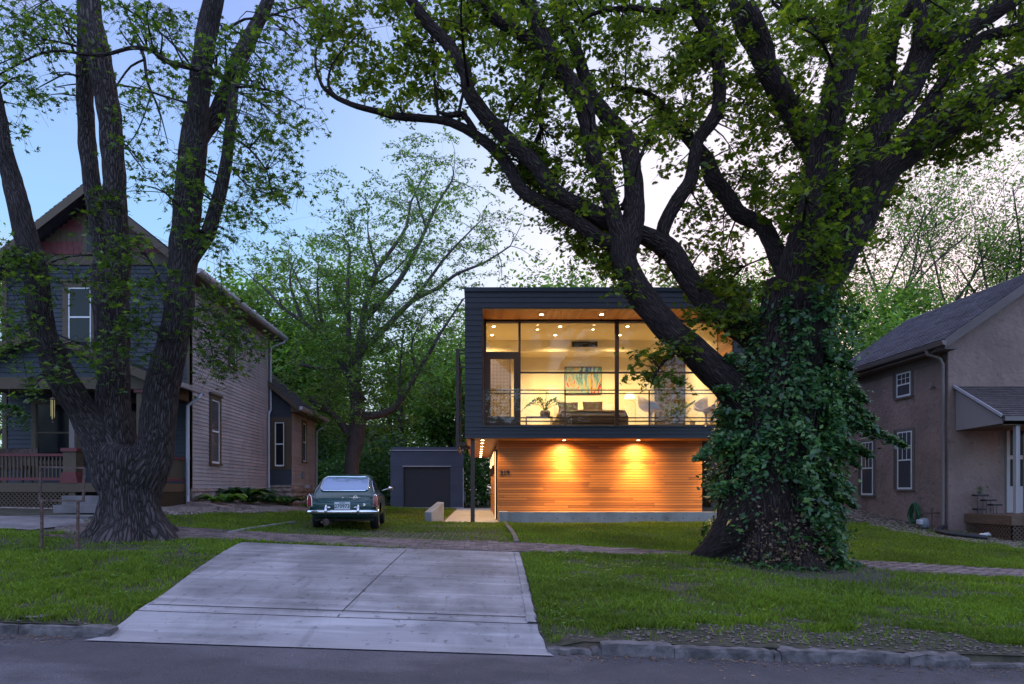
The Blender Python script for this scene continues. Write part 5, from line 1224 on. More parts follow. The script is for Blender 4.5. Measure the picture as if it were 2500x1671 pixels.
# bumper, overriders, plate, fuel cap
def bend(x): return -.10 + .17*abs(x/.78)**3
pts = [(CX+x, CY+bend(x), CZ+.40) for x in np.linspace(-.765,.765,25)]
bp_ = MB()
for (x0_) in [0]:
    n = 9; V2 = []; 
    for i, x in enumerate(np.linspace(-.765,.765,31)):
        for k in range(n): a = math.pi*2*k/n; V2.append((CX+x, CY+bend(x)-.028*math.cos(a), CZ+.405+.045*math.sin(a)))
    bp_.add(V2, [(i*n+k, i*n+(k+1)%n, (i+1)*n+(k+1)%n, (i+1)*n+k) for i in range(30) for k in range(n)] + [tuple(range(n)), tuple(30*n+k for k in range(n))])
bum = bp_.build('rear_bumper', M_chrome, CAR, True)
for s_ in (-1,1):
    x = s_*.335; MB().tube([(CX+x,CY-.12,CZ+.35),(CX+x,CY-.16,CZ+.40),(CX+x,CY-.15,CZ+.47),(CX+x-s_*.0,CY-.10,CZ+.535),(CX+x,CY-.04,CZ+.545)], [.026,.032,.030,.026,.02], 10).build('overrider', M_chrome, bum, True)
    lp = MB().tube([(CX+x-s_*.03,CY-.10,CZ+.50),(CX+x-s_*.085,CY-.09,CZ+.495)], [.022,.016], 10).build('plate_lamp', M_chrome, bum)
MB().tube([onto(.455,.555,-.01), onto(.455,.555,.03)], [.035,.03], 16).build('fuel_cap', M_chrome, CAR)
pl_ = MB().box(CX-.163,CX+.163,CY-.075,CY-.068,CZ+.455,CZ+.615).build('number_plate', M_plate, CAR, bevel=.003)
text_mesh('plate_number', '270973', .105, (CX-.003,CY-.076,CZ+.525), M_ink, pl_, .001, bold=.002)
text_mesh('plate_state', 'KANSAS', .034, (CX,CY-.076,CZ+.594), M_ink, pl_, .001, bold=.001)
# side windows with chrome strip, door handle
for s_ in (-1,1):
    d = (-s_,0,0)
    sg = patch('side_window', [(.45,.86),(.62,.955),(.85,1.05),(1.15,1.13),(1.22,1.13),(1.22,.86)], M_sideglass, CAR, .006, d, 3)
    sg2 = patch('side_window', [(1.27,.86),(1.27,1.13),(1.6,1.165),(2.1,1.165),(2.28,1.10),(2.52,.88)], M_sideglass, CAR, .006, d, 3)
    for g_, ol in ((sg, [(.40,.84),(.62,.965),(.85,1.065),(1.15,1.145),(1.6,1.18),(2.1,1.18)]), (sg2, [(.40,.838),(1.2,.838),(2.55,.825)])):
        MB().tube([onto(*q, .008, d) for q in ol], .009, 5).build('chrome_strip', M_chrome, g_)
    MB().tube([onto(*q, .006, d) for q in ((.12,.66),(.8,.665),(1.6,.655),(2.6,.64),(3.4,.61))], .006, 5).build('side_strip', M_chrome, CAR)
    # wheels
    for wy in WYs:
        wx = CX + s_*.625; th = thing_part(CAR, 'wheel', (wx, CY+wy, CZ+.30))
        V2 = []; n = 36; prof = [(-.09,.20),(-.095,.27),(-.075,.298),(-.03,.305),(.03,.305),(.075,.298),(.095,.27),(.09,.20)]
        for k in range(n):
            a = 2*math.pi*k/n
            for u, r_2 in prof: V2.append((wx+u, CY+wy+r_2*math.cos(a), CZ+.30+r_2*math.sin(a)))
        q = len(prof); MB().add(V2, [(k*q+i, k*q+(i+1)%q, ((k+1)%n)*q+(i+1)%q, ((k+1)%n)*q+i) for k in range(n) for i in range(q)]).build('tyre', M_black, th, True)
        MB().tube([(wx-s_*.05,CY+wy,CZ+.30),(wx+s_*.065,CY+wy,CZ+.30),(wx+s_*.085,CY+wy,CZ+.30)], [.205,.20,.06], 24).build('rim', M_chrome, th)
MB().box(CX-.62,CX+.62,CY+.30,CY+3.5,CZ+.20,CZ+.40).build('underbody', M_black, CAR)
MB().tube([(CX-.62,CY+.8,CZ+.30),(CX+.62,CY+.8,CZ+.30)], .045, 10).lathe((CX,CY+.8,CZ+.17), [(.03,0),(.11,.06),(.12,.14),(.08,.22)], 14).build('rear_axle', M_black, CAR)
MB().tube([(CX-.36,CY+.05,CZ+.19),(CX-.36,CY+.45,CZ+.20)], .075, 14).tube([(CX-.43,CY-.08,CZ+.19),(CX-.40,CY+.1,CZ+.19)], .022, 10).build('exhaust', M_rust, CAR)
MB().tube([(CX+.70,CY+2.35,CZ+.85),(CX+.86,CY+2.32,CZ+.90)], .012, 6).lathe((CX+.90,CY+2.32,CZ+.86), [(.02,0),(.055,.02),(.06,.05),(.04,.09)], 14).build('door_mirror', M_chrome, CAR)
for s_ in (-.17,.17): MB().box(CX+s_-.1,CX+s_+.1,CY+1.5,CY+1.6,CZ+.8,CZ+1.03).build('seat_back', M_black, CAR)

CAR.rotation_euler = (0,0,math.radians(4.8)); CAR.location.x -= .16
# ------------------------------------------------------------------ branching helpers
def smooth_path(pts, step=.22):
    """Catmull-Rom through (x, y, z, r) points"""
    P = [np.array(p, float) for p in pts]; out_ = []
    for i in range(len(P)-1):
        p0, p1, p2, p3 = P[max(i-1,0)], P[i], P[i+1], P[min(i+2,len(P)-1)]; n = max(2, int(np.linalg.norm((p2-p1)[:3])/step))
        for t in np.linspace(0,1,n,endpoint=False): out_.append(.5*((2*p1)+(p2-p0)*t+(2*p0-5*p1+4*p2-p3)*t*t+(3*p1-p0-3*p2+p3)*t**3))
    out_.append(P[-1]); return out_
class Wood:
    """collects bark tubes with UVs (u round the limb, v along it, in metres)"""
    def __init__(s): s.v = []; s.f = []; s.uv = []; s.samples = []
    def limb(s, pts, n=12, step=.22, rough=.06, freq=2.5, lob=None, record=True, sm=True):
        sp_ = smooth_path(pts, step) if sm else [np.array(p, float) for p in pts]
        b = len(s.v); prev = None; L_ = 0
        for i, p in enumerate(sp_):
            d = Vector((sp_[min(i+1,len(sp_)-1)] - sp_[max(i-1,0)])[:3])
            d = d.normalized() if d.length > 1e-6 else Vector((0,0,1))
            if prev is None: a = d.cross(Vector((0,1,0)) if abs(d.y) < .9 else Vector((1,0,0))).normalized()
            else: a = (prev - d*prev.dot(d)).normalized()
            prev = a; c = d.cross(a); P = Vector(p[:3]); r = max(.002, p[3])
            if i: L_ += (P - Vector(sp_[i-1][:3])).length
            for k in range(n):
                t = 2*math.pi*k/n; dr = a*math.cos(t) + c*math.sin(t); rr = r
                if rough: q = P + dr*r; rr = r*(1 + rough*2*noise.noise(q*freq) + rough*1.2*noise.noise(q*freq*3.1))
                if lob: rr *= lob(P.z, t)
                s.v.append(tuple(P + dr*rr)); s.uv.append((t*max(.05, pts[0][3]), L_))
            if record: s.samples.append((P.x, P.y, P.z, r))
        for i in range(len(sp_)-1):
            for k in range(n): k2 = (k+1) % n; s.f.append((b+i*n+k, b+i*n+k2, b+(i+1)*n+k2, b+(i+1)*n+k))
        s.f.append(tuple(b+(len(sp_)-1)*n+k for k in range(n)))
    def build(s, name, m, parent, origin):
        me = bpy.data.meshes.new(name); O = Vector(origin)
        A = np.array(s.v, np.float32) - np.array(O, np.float32); me.from_pydata(A.tolist(), [], s.f)
        uvl = me.uv_layers.new(name='UVMap'); li = np.empty(len(me.loops), np.int32); me.loops.foreach_get('vertex_index', li)
        uvl.data.foreach_set('uv', np.array(s.uv, np.float32)[li].ravel()); me.update()
        return mesh_obj(name, me, m, parent, O, True)
YOFF = 0.0
def L(ptsov, Y, rs=1.0):
    """limb points given as (x_ov, y_ov, r_ov[, Y])"""
    out_ = []
    for p in ptsov:
        YY = (p[3] if len(p) > 3 else Y) + YOFF; v = ov(p[0], p[1], YY); out_.append((v.x, v.y, v.z, p[2]*OV*YY/F*rs))
    return out_
def clumps(wood, P_cl, R, nleaf, twig_r=.006, spread=.42, droop=.25, ntw=4, connect=True, maxd=6, twigs=True):
    """each clump: a thin branch from the nearest limb, a few twigs, leaves along them"""
    S = np.array(wood.samples); out_ = []
    for c in P_cl:
        c = np.array(c)
        if connect:
            d = np.linalg.norm(S[:,:3]-c, axis=1); d[S[:,2] > c[2]+1.0] += .6
            j = int(np.argmin(d + R.uniform(0,.5)*0)); s0 = S[j,:3]; dist = d[j]
            if dist > .25:
                mid = (s0+c)/2 + np.array([R.uniform(-.12,.12), R.uniform(-.12,.12), .10*dist]); r0 = min(S[j,3]*.6, .010+.010*dist)
                wood.limb([(*s0,r0),(*mid,r0*.7),(*c,r0*.35)], 5 if dist < 1.5 else 6, .25, 0, record=False)
                if dist > .9 and len(wood.samples) < 60000: wood.samples.append((*mid, r0*.6)); S = np.vstack([S, [*mid, r0*.6]])
        for k in range(ntw):
            a = R.uniform(0, 2*math.pi); e = R.uniform(-.5,.6); ln = spread*R.uniform(.6,1.2)
            d_ = np.array([math.cos(a)*math.cos(e), math.sin(a)*math.cos(e), math.sin(e)])*ln
            p1 = c + d_*.5 + np.array([0,0,.04]); p2 = c + d_ - np.array([0,0,droop*ln])
            if twigs: wood.limb([(*c,twig_r),(*p1,twig_r*.7),(*p2,twig_r*.3)], 3, .3, 0, record=False, sm=False)
            m_ = nleaf//ntw
            for q in range(m_):
                t = R.uniform(.15,1.1); p = c*(1-t)**2 + 2*p1*t*(1-t) + p2*t*t if t <= 1 else p2
                out_.append(p + np.array([R.gauss(0,.055), R.gauss(0,.055), R.gauss(-.02,.05)]))
    return np.array(out_)
def inpoly(x, y, poly):
    c = False; j = len(poly)-1
    for i in range(len(poly)):
        if (poly[i][1] > y) != (poly[j][1] > y) and x < (poly[j][0]-poly[i][0])*(y-poly[i][1])/(poly[j][1]-poly[i][1]+1e-9)+poly[i][0]: c = not c
        j = i
    return c

# ------------------------------------------------------------------ left maple
R = random.Random(21)
MT = thing('maple_tree', (ov(300,1250,11.9).x, 11.9, .5), 'tall maple with four furrowed trunks in front of the gabled house', 'tree')
W_ = Wood(); YM = 11.9
cz = gz1(-6.1, 11.9)
def flare(z, t):
    h = max(0, 1 - (z-cz)/.75); return 1 + h*h*(.36 + .40*abs(math.sin(2.5*t+.6))**1.5*1.2 - .1 + .12*math.sin(9*t+2)) + .04*math.sin(7*t+z*1.5) + .025*math.sin(13*t-z*2)
W_.limb(L([(302,1330,82),(302,1285,77),(301,1250,71),(300,1200,65),(299,1150,63),(300,1100,68),(302,1062,75),(306,1040,74),(310,1025,58)], YM), 64, .07, .05, 3, flare)
W_.limb(L([(292,1120,58,11.9),(262,1060,56,11.9),(230,1000,44,11.85),(192,948,33,11.8),(150,885,32,11.6),(126,831,31,11.5),(100,760,27,11.4),(88,704,26,11.3),(80,620,25.5,11.2),(60,545,25,11.1),(43,474,23,11),(25,408,21,11),(6,340,20,10.9),(-8,260,18,10.9),(-25,170,16,10.8),(-50,60,14,10.8)], YM), 30, .12, .06, 3)
W_.limb(L([(290,1110,58,11.9),(270,1040,50,12),(261,980,41,12),(259,929,37,12.1),(260,863,34,12.1),(257,798,35,12.2),(255,704,38,12.2),(254,640,40,12.3),(256,600,36,12.3)], YM), 30, .12, .06, 3)
W_.limb(L([(258,690,24,12.3),(246,620,24,12.3),(232,550,22,12.35),(219,474,20,12.4),(208,400,19,12.4),(200,330,19,12.5),(196,256,18,12.5),(194,192,18.5,12.5),(196,130,18,12.4),(194,60,16,12.4),(192,-20,15,12.4),(188,-120,12,12.4)], YM), 24, .12, .06, 3)
W_.limb(L([(262,700,26,12.15),(270,630,27,12.1),(271,573,27,12.1),(266,500,25,12),(262,416,25,12),(256,320,24.5,12),(250,256,25,12),(238,192,25,12),(224,128,26,12),(210,64,26,12),(203,0,25,12),(198,-90,22,12)], YM), 26, .12, .06, 3)
W_.limb(L([(312,1110,56,11.9),(332,1070,52,11.8),(352,1035,44,11.8),(364,962,39,11.7),(370,896,37,11.65),(385,831,36,11.6),(398,770,34,11.6),(410,704,32,11.6),(416,639,31,11.6),(421,573,31,11.6),(426,507,31,11.6),(432,441,31,11.6),(440,375,31,11.6),(446,310,30,11.6),(452,256,26,11.5),(459,192,24,11.5),(466,128,23,11.5),(476,64,23,11.5),(492,-10,22,11.4),(506,-100,18,11.4)], YM), 30, .12, .06, 3)
W_.limb(L([(448,330,22,11.7),(470,296,20,11.8),(496,262,19,11.9),(528,192,20,12),(543,144,17,12),(563,106,16.5,12.1),(585,64,15,12.2),(608,15,14,12.2),(626,-40,12,12.3)], YM), 20, .14, .06, 3)
W_.limb(L([(424,610,20,11.6),(448,575,18,11.6),(474,541,17,11.55),(497,467,15,11.5),(511,408,14,11.5),(520,360,13,11.5),(526,310,12,11.5),(530,256,12,11.6),(534,208,12,11.8),(538,185,11,11.9)], YM), 18, .14, .06, 3)
for pts in ([(528,190,8),(512,179,7),(480,163,7.5),(448,157,7),(400,147,6.5),(378,138,6),(352,118,5.5),(320,110,5),(290,112,4.5),(256,122,4.2),(225,126,4),(192,125,3.8),(144,117,3.2),(96,122,2.8),(48,144,2.4),(0,170,2),(-40,190,1.5)],
            [(325,112,5),(316,98,4.5),(307,86,4.5)],[(322,112,4),(331,136,3.6),(336,180,3.2),(347,213,2.8),(362,245,2),(375,290,1.3),(385,330,1)],
            [(330,137,2.6),(300,152,2.3),(278,180,2),(262,205,1.6)],[(347,213,1.8),(330,265,1.5),(310,310,1.3),(285,340,1)],[(347,213,1.6),(368,270,1.2),(362,310,1)],
            [(440,240,3),(400,228,2.2),(347,210,1.5),(300,185,1)],[(430,140,3),(405,110,2.5),(350,60,2),(290,20,1.5)],[(172,97,3),(140,60,2.2),(100,40,1.6),(60,25,1)],
            [(515,70,3.5),(560,44,2.8),(600,42,2.4),(650,26,2),(700,14,1.3)],[(600,35,2.5),(650,70,2),(690,110,1.4)],[(540,200,3),(580,200,2.4),(640,215,1.8),(700,250,1)],
            [(540,320,3),(570,340,2.5),(610,390,2),(620,430,1.5),(640,470,1)],[(525,320,2.4),(500,300,2)],[(410,700,3),(370,650,2.5),(345,600,2),(320,570,1.5),(290,560,1)],
            [(440,720,3),(470,705,2.6),(510,690,2),(560,740,1.5),(590,800,1)],[(440,735,2.8),(470,760,2),(485,800,1.4),(490,850,1)],[(395,800,3),(360,760,2),(330,735,1.5),(300,740,1)],
            [(180,175,2.6),(150,170,2.2),(118,185,1.6),(90,200,1.2)],[(60,660,3),(120,600,2.2),(190,585,1.8),(230,590,1.4),(280,650,1)],[(284,330,2),(310,365,1.6),(333,395,1)],
            [(520,370,2.2),(560,420,1.8),(600,440,1.4),(640,450,1)],[(80,620,3),(50,640,2),(20,660,1.4)],[(110,800,3),(70,790,2),(30,800,1.3)]):
    W_.limb(L(pts, 11.4 + R.uniform(-.3,.3)), 7, .2, .05, 5)
zones = [ # (x, y, rx, ry, clumps)
 (60,40,90,60,34),(110,75,70,50,18),(20,130,50,60,14),(90,190,60,40,9),(50,235,40,30,5),(45,285,20,25,3),(330,25,70,30,14),(390,55,60,40,12),(300,60,40,40,6),(350,205,55,45,10),(300,250,50,40,6),
 (430,120,60,70,14),(500,90,60,70,16),(560,150,60,60,16),(620,120,70,60,16),(680,50,60,60,14),(650,190,70,50,16),(610,260,70,50,16),(560,300,50,40,9),(680,290,50,40,7),(640,330,60,40,8),(580,350,50,50,8),
 (600,410,60,40,9),(660,420,45,30,4),(560,450,50,50,8),(520,490,40,30,5),(470,230,50,60,8),(450,330,20,70,7),(420,420,25,60,7),(390,350,60,40,6),(340,400,50,30,4),(300,310,50,30,4),(430,480,25,60,8),
 (470,520,40,30,4),(500,560,40,20,4),(30,590,50,30,8),(80,600,50,30,7),(60,640,50,30,5),(25,720,40,30,7),(40,760,40,30,5),(30,820,50,30,4),(90,870,30,15,3),(250,450,40,25,5),(230,500,40,25,4),(290,560,50,30,7),(240,620,50,30,5),
 (300,680,60,40,9),(330,730,50,40,7),(300,780,50,40,7),(240,800,40,40,4),(180,790,40,25,4),(350,640,40,30,3),(240,560,40,30,4),(210,110,25,50,5),(225,160,30,25,4),(450,650,60,30,4),(490,730,40,40,9),(540,760,45,30,9),(510,810,40,35,8),
 (580,790,35,25,4),(470,680,40,25,5),(505,850,25,20,3),(560,700,40,20,4),(150,845,30,30,3),(230,860,20,30,2),(160,640,30,25,3)]
PC = []
for (x, y, rx_2, ry_, n) in zones:
    for _ in range(int(n*(1.05 if y < 400 else 1.7))):
        Y = R.uniform(10.4, 12.9) if y < 520 else R.uniform(10.2, 11.3)
        v = ov(x + R.uniform(-1,1)*rx_2, y + R.uniform(-1,1)*ry_, Y); PC.append(tuple(v))
PL = clumps(W_, PC, R, 13, .004, .32, .6, 4)
W_.build('trunk', M_bark_maple, MT, (ov(300,1250,11.9).x, 11.9, cz))
leaf_mesh('crown', PL, .158, MAPLE, M_leaf_maple, MT, 4, up=1.4, bend=.25)

# ------------------------------------------------------------------ big oak
R = random.Random(33)
YOFF = 1.0; OYC = 12.0
OX = ov(1790,1250,OYC).x; oz = gz1(OX, OYC)
OT_ = thing('oak_tree', (OX, OYC, oz), 'huge spreading oak whose heavy limb crosses in front of the glass house', 'tree')
W2 = Wood()
def flare2(z, t):
    h = max(0, 1 - (z-oz)/1.3); return 1 + h*h*(.16 + .20*math.sin(4*t+1.2) + .12*math.sin(7*t+.4)) + .03*math.sin(9*t+z)
W2.limb(L([(1764,1350,124),(1762,1290,120),(1760,1250,116),(1760,1200,110),(1760,1120,104),(1765,1040,100),(1776,960,96),(1790,880,91),(1804,800,86),(1820,730,82),(1838,660,76)], 11.0), 72, .09, .05, 2, flare2)
W2.limb(L([(1750,1120,70),(1705,1185,56),(1660,1234,38),(1618,1268,24),(1570,1292,12)], 10.75), 16, .1, .08, 3)
for pts, n in (
 ([(1770,1000,52,11.0),(1735,950,48,10.9),(1690,902,41,10.85),(1640,852,36,10.8),(1575,793,32,10.8),(1520,741,30.5,10.9),(1478,690,30,11),(1446,640,30,11.1),(1430,595,30,11.2),(1430,555,29,11.3)], 32),
 ([(1430,600,26,11.2),(1436,565,27,11.3),(1446,535,27,11.4),(1452,490,24,11.5),(1453,440,22,11.6),(1447,377,21,11.8),(1432,318,20,12),(1387,262,17,12.2),(1354,218,16,12.3),(1337,168,14,12.4),(1316,105,13,12.5),(1290,50,12,12.6),(1270,-20,11,12.6)], 20),
 ([(1425,560,22,11.3),(1405,490,19,11.4),(1387,419,18,11.5),(1360,356,18,11.5),(1346,285,19,11.6),(1333,230,21,11.6),(1295,176,20,11.7),(1262,134,20,11.7),(1241,84,19,11.8),(1220,33,18,11.8),(1200,-40,16,11.8)], 22),
 ([(1530,575,24,11.7),(1509,557,22,11.7),(1471,538,20,11.6),(1408,515,19.5,11.6),(1345,482,19,11.6),(1290,455,19,11.6),(1255,420,18,11.6),(1222,372,17.5,11.7),(1160,316,17,11.8),(1105,258,17.5,11.8),(1074,210,16,11.8),(1068,172,15,11.9),(1052,144,15.5,11.9),(1023,97,14,12),(980,54,13.5,12),(950,12,12,12),(920,-30,10,12)], 20),
 ([(1415,560,20,11.4),(1375,548,16,11.4),(1330,515,16,11.5),(1267,480,15.5,11.7),(1200,440,15,11.9),(1170,390,15,12.1),(1135,345,13,12.4),(1088,309,11,12.6),(1050,288,10,12.7),(1016,276,9,12.8),(962,271,9,12.9),(908,267,8,13),(872,257,7.5,13),(818,244,6.2,13),(775,226,5.5,13.1),(754,212,4.8,13.1),(738,197,4,13.1),(723,151,2.8,13.2),(725,111,2.2,13.2),(745,75,1.6,13.2)], 16),
 ([(800-30,222,4,13.1),(752,195,3.2,13.1),(760,150,2.4,13.1),(790,110,1.8,13.1),(830,70,1.2,13.1)], 7),
 ([(1088,300,7,12.6),(1060,262,7,12.6),(1030,265,6,12.7),(1000,255,3,12.8)], 8),
 ([(1795,850,34,11.2),(1750,800,30,11.3),(1722,776,27,11.3),(1662,730,24.5,11.4),(1617,694,24,11.4),(1583,650,23.5,11.5),(1558,607,24,11.6),(1538,575,24,11.7),(1518,555,20,11.7)], 24),
 ([(1528,570,17,11.7),(1517,536,16,11.7),(1532,494,16,11.7),(1557,452,16,11.7),(1583,412,15.5,11.8),(1590,366,14,11.8),(1600,320,14.5,11.9),(1624,288,15.5,11.9),(1645,251,15,12),(1648,189,14.5,12),(1643,126,14.5,12),(1622,75,14.5,12.1),(1595,25,14,12.1),(1568,-40,12,12.1)], 18),
 ([(1835,690,30,11.4),(1800,620,24,11.8),(1770,560,20,12.2),(1744,515,18,12.5),(1693,490,18,12.8),(1664,448,19,13),(1634,412,20,13.2),(1620,369,17,13.4),(1592,335,14,13.6),(1555,290,13,13.7),(1530,262,12,13.8),(1500,225,7,13.8),(1467,209,6,13.8),(1404,201,4,13.9)], 18),
 ([(1790,800,50,10.8),(1797,730,44,10.7),(1806,670,37,10.6),(1823,600,34,10.5),(1850,510,33.5,10.4),(1880,410,33,10.3),(1890,340,32,10.2),(1909,251,31,10.1),(1938,130,33,10),(1966,10,31,9.9),(1990,-100,28,9.8)], 28),
 ([(1830,760,60,11.2),(1858,690,52,11.1),(1890,630,47,11),(1925,565,46,10.9),(1958,500,45,10.9),(1990,425,46,10.8),(2050,362,39,10.7),(2139,303,34,10.6),(2223,251,32,10.5),(2286,209,29,10.4),(2350,176,27,10.3),(2430,130,24,10.2),(2540,90,20,10.1)], 32),
 ([(1965,470,34,11.1),(1985,380,32,11.3),(2018,293,30,11.5),(2066,226,30,11.6),(2097,168,29,11.7),(2118,105,27,11.7),(2119,42,24,11.8),(2116,-60,22,11.8)], 24),
 ([(2098,165,24,11.7),(2125,128,22,11.7),(2160,100,22,11.6),(2223,60,21,11.6),(2286,21,20,11.5),(2360,-30,17,11.4)], 18),
 ([(2000,330,20,11.6),(2020,240,18,12),(2034,147,17,12.2),(2050,60,15,12.3),(2090,10,12,12.3),(2110,-40,10,12.3)], 16),
 ([(2090,300,16,11.4),(2150,210,17,11.7),(2190,150,16,12),(2244,92,14,12.2),(2346,62,12,12.3),(2420,40,10,12.3)], 16),
 ([(1935,560,34,11.7),(1900,450,26,12.2),(1866,360,24,12.6),(1840,310,24,12.8),(1815,260,24,13),(1785,209,24.5,13.1),(1758,159,24,13.2),(1735,109,23,13.3),(1706,63,21,13.4),(1690,0,20,13.4),(1676,-70,17,13.4)], 20),
 ([(1762,165,18,13.1),(1757,117,16,13.1),(1740,60,15,13),(1715,10,14,13)], 14),
 ([(1598,28,9,12),(1568,17,8,12),(1540,28,7,12),(1500,24,7,12),(1471,21,6.5,12),(1442,17,6,12),(1400,22,5.5,12.1),(1375,27,5,12.1),(1340,42,4,12.2),(1325,70,3,12.3)], 9),
 ([(1312,195,11,12.4),(1270,130,13,12.5),(1220,95,14,12.6),(1177,68,13.5,12.6),(1141,47,13,12.7),(1098,10,11,12.7),(1060,-40,9,12.7)], 14),
 ([(1925,95,8,10.4),(1895,75,7,10.4),(1860,60,6,10.5),(1820,40,4,10.6)], 8),([(1875,52,7,10.6),(1840,42,6.5,10.7),(1800,30,5,10.8),(1770,5,3.5,10.9)], 8),
 ([(1240,295,5,12.2),(1235,230,4.5,12.3),(1248,170,4,12.3),(1270,120,3,12.4)], 6),([(1005,282,4,12.8),(1000,225,3.4,12.8),(992,150,3,12.8),(995,100,2,12.8)], 6),
 ([(1050,265,4,12.5),(1062,210,3.2,12.5),(1075,180,2.5,12.5)], 6),([(1425,480,5,11.6),(1480,330,4,12),(1510,300,3.5,12),(1560,290,3,12)], 6),
 ([(1560,800,6,10.8),(1540,812,4.5,10.7),(1520,830,3.5,10.6),(1500,860,2.5,10.5),(1490,890,1.6,10.5)], 6),([(1720,770,5,11.2),(1690,750,4,11.1),(1660,755,3,11),(1620,745,2,11)], 6)):
    W2.limb(L(pts, 11.5), n, .13, .05, 3)
polyD = [(1060,-60),(1050,60),(1075,170),(1100,235),(1170,300),(1210,370),(1290,430),(1340,450),(1420,470),(1440,380),(1560,310),(1640,300),(1700,380),(1760,480),(1830,560),(1860,600),(1960,600),(2020,480),(2080,395),(2150,350),(2200,300),(2260,270),(2480,330),(2480,-60)]
polyL = [(690,-60),(700,60),(735,150),(760,215),(840,240),(930,262),(1000,290),(1060,250),(1060,-60)]
polyH = [(1100,290),(1160,400),(1250,490),(1310,540),(1350,600),(1420,650),(1440,560),(1330,450),(1200,330)]
polyM = [(1470,560),(1560,560),(1700,560),(1790,600),(1800,700),(1740,740),(1640,700),(1540,640),(1500,600)]
polyR = [(1850,430),(1950,420),(2020,430),(2060,470),(2010,560),(1940,640),(1900,700),(1830,700)]
gaps = [(1503,113,55,45,.85),(1270,306,42,60,.9),(1500,377,45,45,.85),(1329,419,28,30,.7),(1399,490,28,28,.7),(1615,520,60,80,.8),(1597,590,60,40,.7),(1701,452,30,30,.6),(1756,260,25,25,.6),(2085,80,22,30,.9),(2076,134,25,30,.9),(1971,277,25,30,.8),(1630,160,25,35,.6),(1420,330,18,60,.6),(1545,345,40,40,.8),(820,180,35,30,.6),(900,120,20,50,.4),(860,40,40,30,.5),(2130,230,20,30,.6),(1240,60,18,20,.5),(1375,120,30,30,.5),(1560,220,30,40,.4),(1690,330,30,40,.5),(1820,330,20,40,.4)]
SS2 = np.array(W2.samples); PC = []
def sow(poly, n, jit):
    xs_ = [p[0] for p in poly]; ys_ = [p[1] for p in poly]; k = 0; tries = 0
    while k < n and tries < n*30:
        tries += 1; x, y = R.uniform(min(xs_),max(xs_)), R.uniform(min(ys_),max(ys_))
        if not inpoly(x,y,poly): continue
        if any(((x-a)/c)**2+((y-b)/d)**2 < 1 and R.random() < pr_ for a,b,c,d,pr_ in gaps): continue
        v = noise.noise(Vector((x/70, y/70, 3.3))); 
        if v < -.12 and R.random() < .75: continue
        px, py = x*OV, y*OV
        sxp_ = HX + SS2[:,0]*F/SS2[:,1]; syp_ = HY - (SS2[:,2]-EYE)*F/SS2[:,1]; j = int(np.argmin((sxp_-px)**2+(syp_-py)**2))
        Y = max(9.0, SS2[j,1] + R.gauss(1.0, jit)); PC.append(tuple(at(px,py,Y))); k += 1
sow(polyD, 1320, 1.2); gaps_all, gaps = gaps, []; sow([(1535,330),(1600,300),(1680,330),(1750,420),(1770,520),(1700,560),(1600,560),(1545,480)], 46, .9); sow([(1250,250),(1310,250),(1310,370),(1250,370)], 6, .8); sow([(2060,330),(2200,290),(2346,290),(2346,340),(2150,370)], 22, .5); gaps = gaps_all; sow(polyL, 185, .7); sow(polyH, 150, .6); sow(polyM, 62, .5); sow(polyR, 50, .5)
for (x,y,rx_2,ry_,n,Y) in ((1500,840,40,35,7,10.5),(1520,880,20,30,3,10.5),(1640,740,60,30,8,10.9),(1690,700,60,40,9,11),(1560,790,25,15,3,10.7),(1890,480,20,90,10,9.6),(1900,620,20,60,6,9.8),(1430,640,25,30,3,10.9)):
    for _ in range(n): PC.append(tuple(ov(x+R.uniform(-1,1)*rx_2, y+R.uniform(-1,1)*ry_, Y+YOFF+R.uniform(-.3,.3))))
PL = clumps(W2, PC, R, 28, .005, .40, .25, 4)
W2.build('trunk', M_bark_oak, OT_, (OX, OYC, oz))
leaf_mesh('crown', PL, .128, OAK, M_leaf_oak, OT_, 7, up=.9, bend=.3)
# ivy on the oak
iv = thing('climbing_ivy', (OX, OYC-.4, oz), 'glossy dark ivy smothering the lower trunk of the big oak', 'ivy')
P = []; NN = []; IM = MB()
Rn = np.random.RandomState(5)
tr_path = [(1762,1260,114),(1760,1200,107),(1760,1120,101),(1765,1040,97),(1776,960,93),(1790,880,89),(1804,800,84),(1820,730,80),(1840,660,74)]
def trunk_at(t):
    i = min(len(tr_path)-2, int(t)); k = t-i; a, b = tr_path[i], tr_path[i+1]; return [lerp(a[q],b[q],k) for q in range(3)]
def iv_surface(y, a, off):
    t = np.interp(y, [660, 1260], [8, 0]); 
    for i in range(len(tr_path)-1):
        if tr_path[i+1][1] <= y <= tr_path[i][1]: k = (tr_path[i][1]-y)/(tr_path[i][1]-tr_path[i+1][1]); break
    else: i, k = (0, 0) if y > tr_path[0][1] else (len(tr_path)-2, 1)
    x = lerp(tr_path[i][0], tr_path[i+1][0], k); r = lerp(tr_path[i][2], tr_path[i+1][2], k); c = ov(x, y, OYC); rr = r*OV*OYC/F + off
    return Vector((c.x + math.cos(a)*rr, c.y + math.sin(a)*rr, c.z))
def iv_prob(y, a):
    dx = math.cos(a); p = 1.0
    if y < 860: p *= .75 if dx > -.3 else .45
    if dx < .15 and y > 1120: p *= .30
    if y > 1210 and dx < .5: p *= .5
    return p
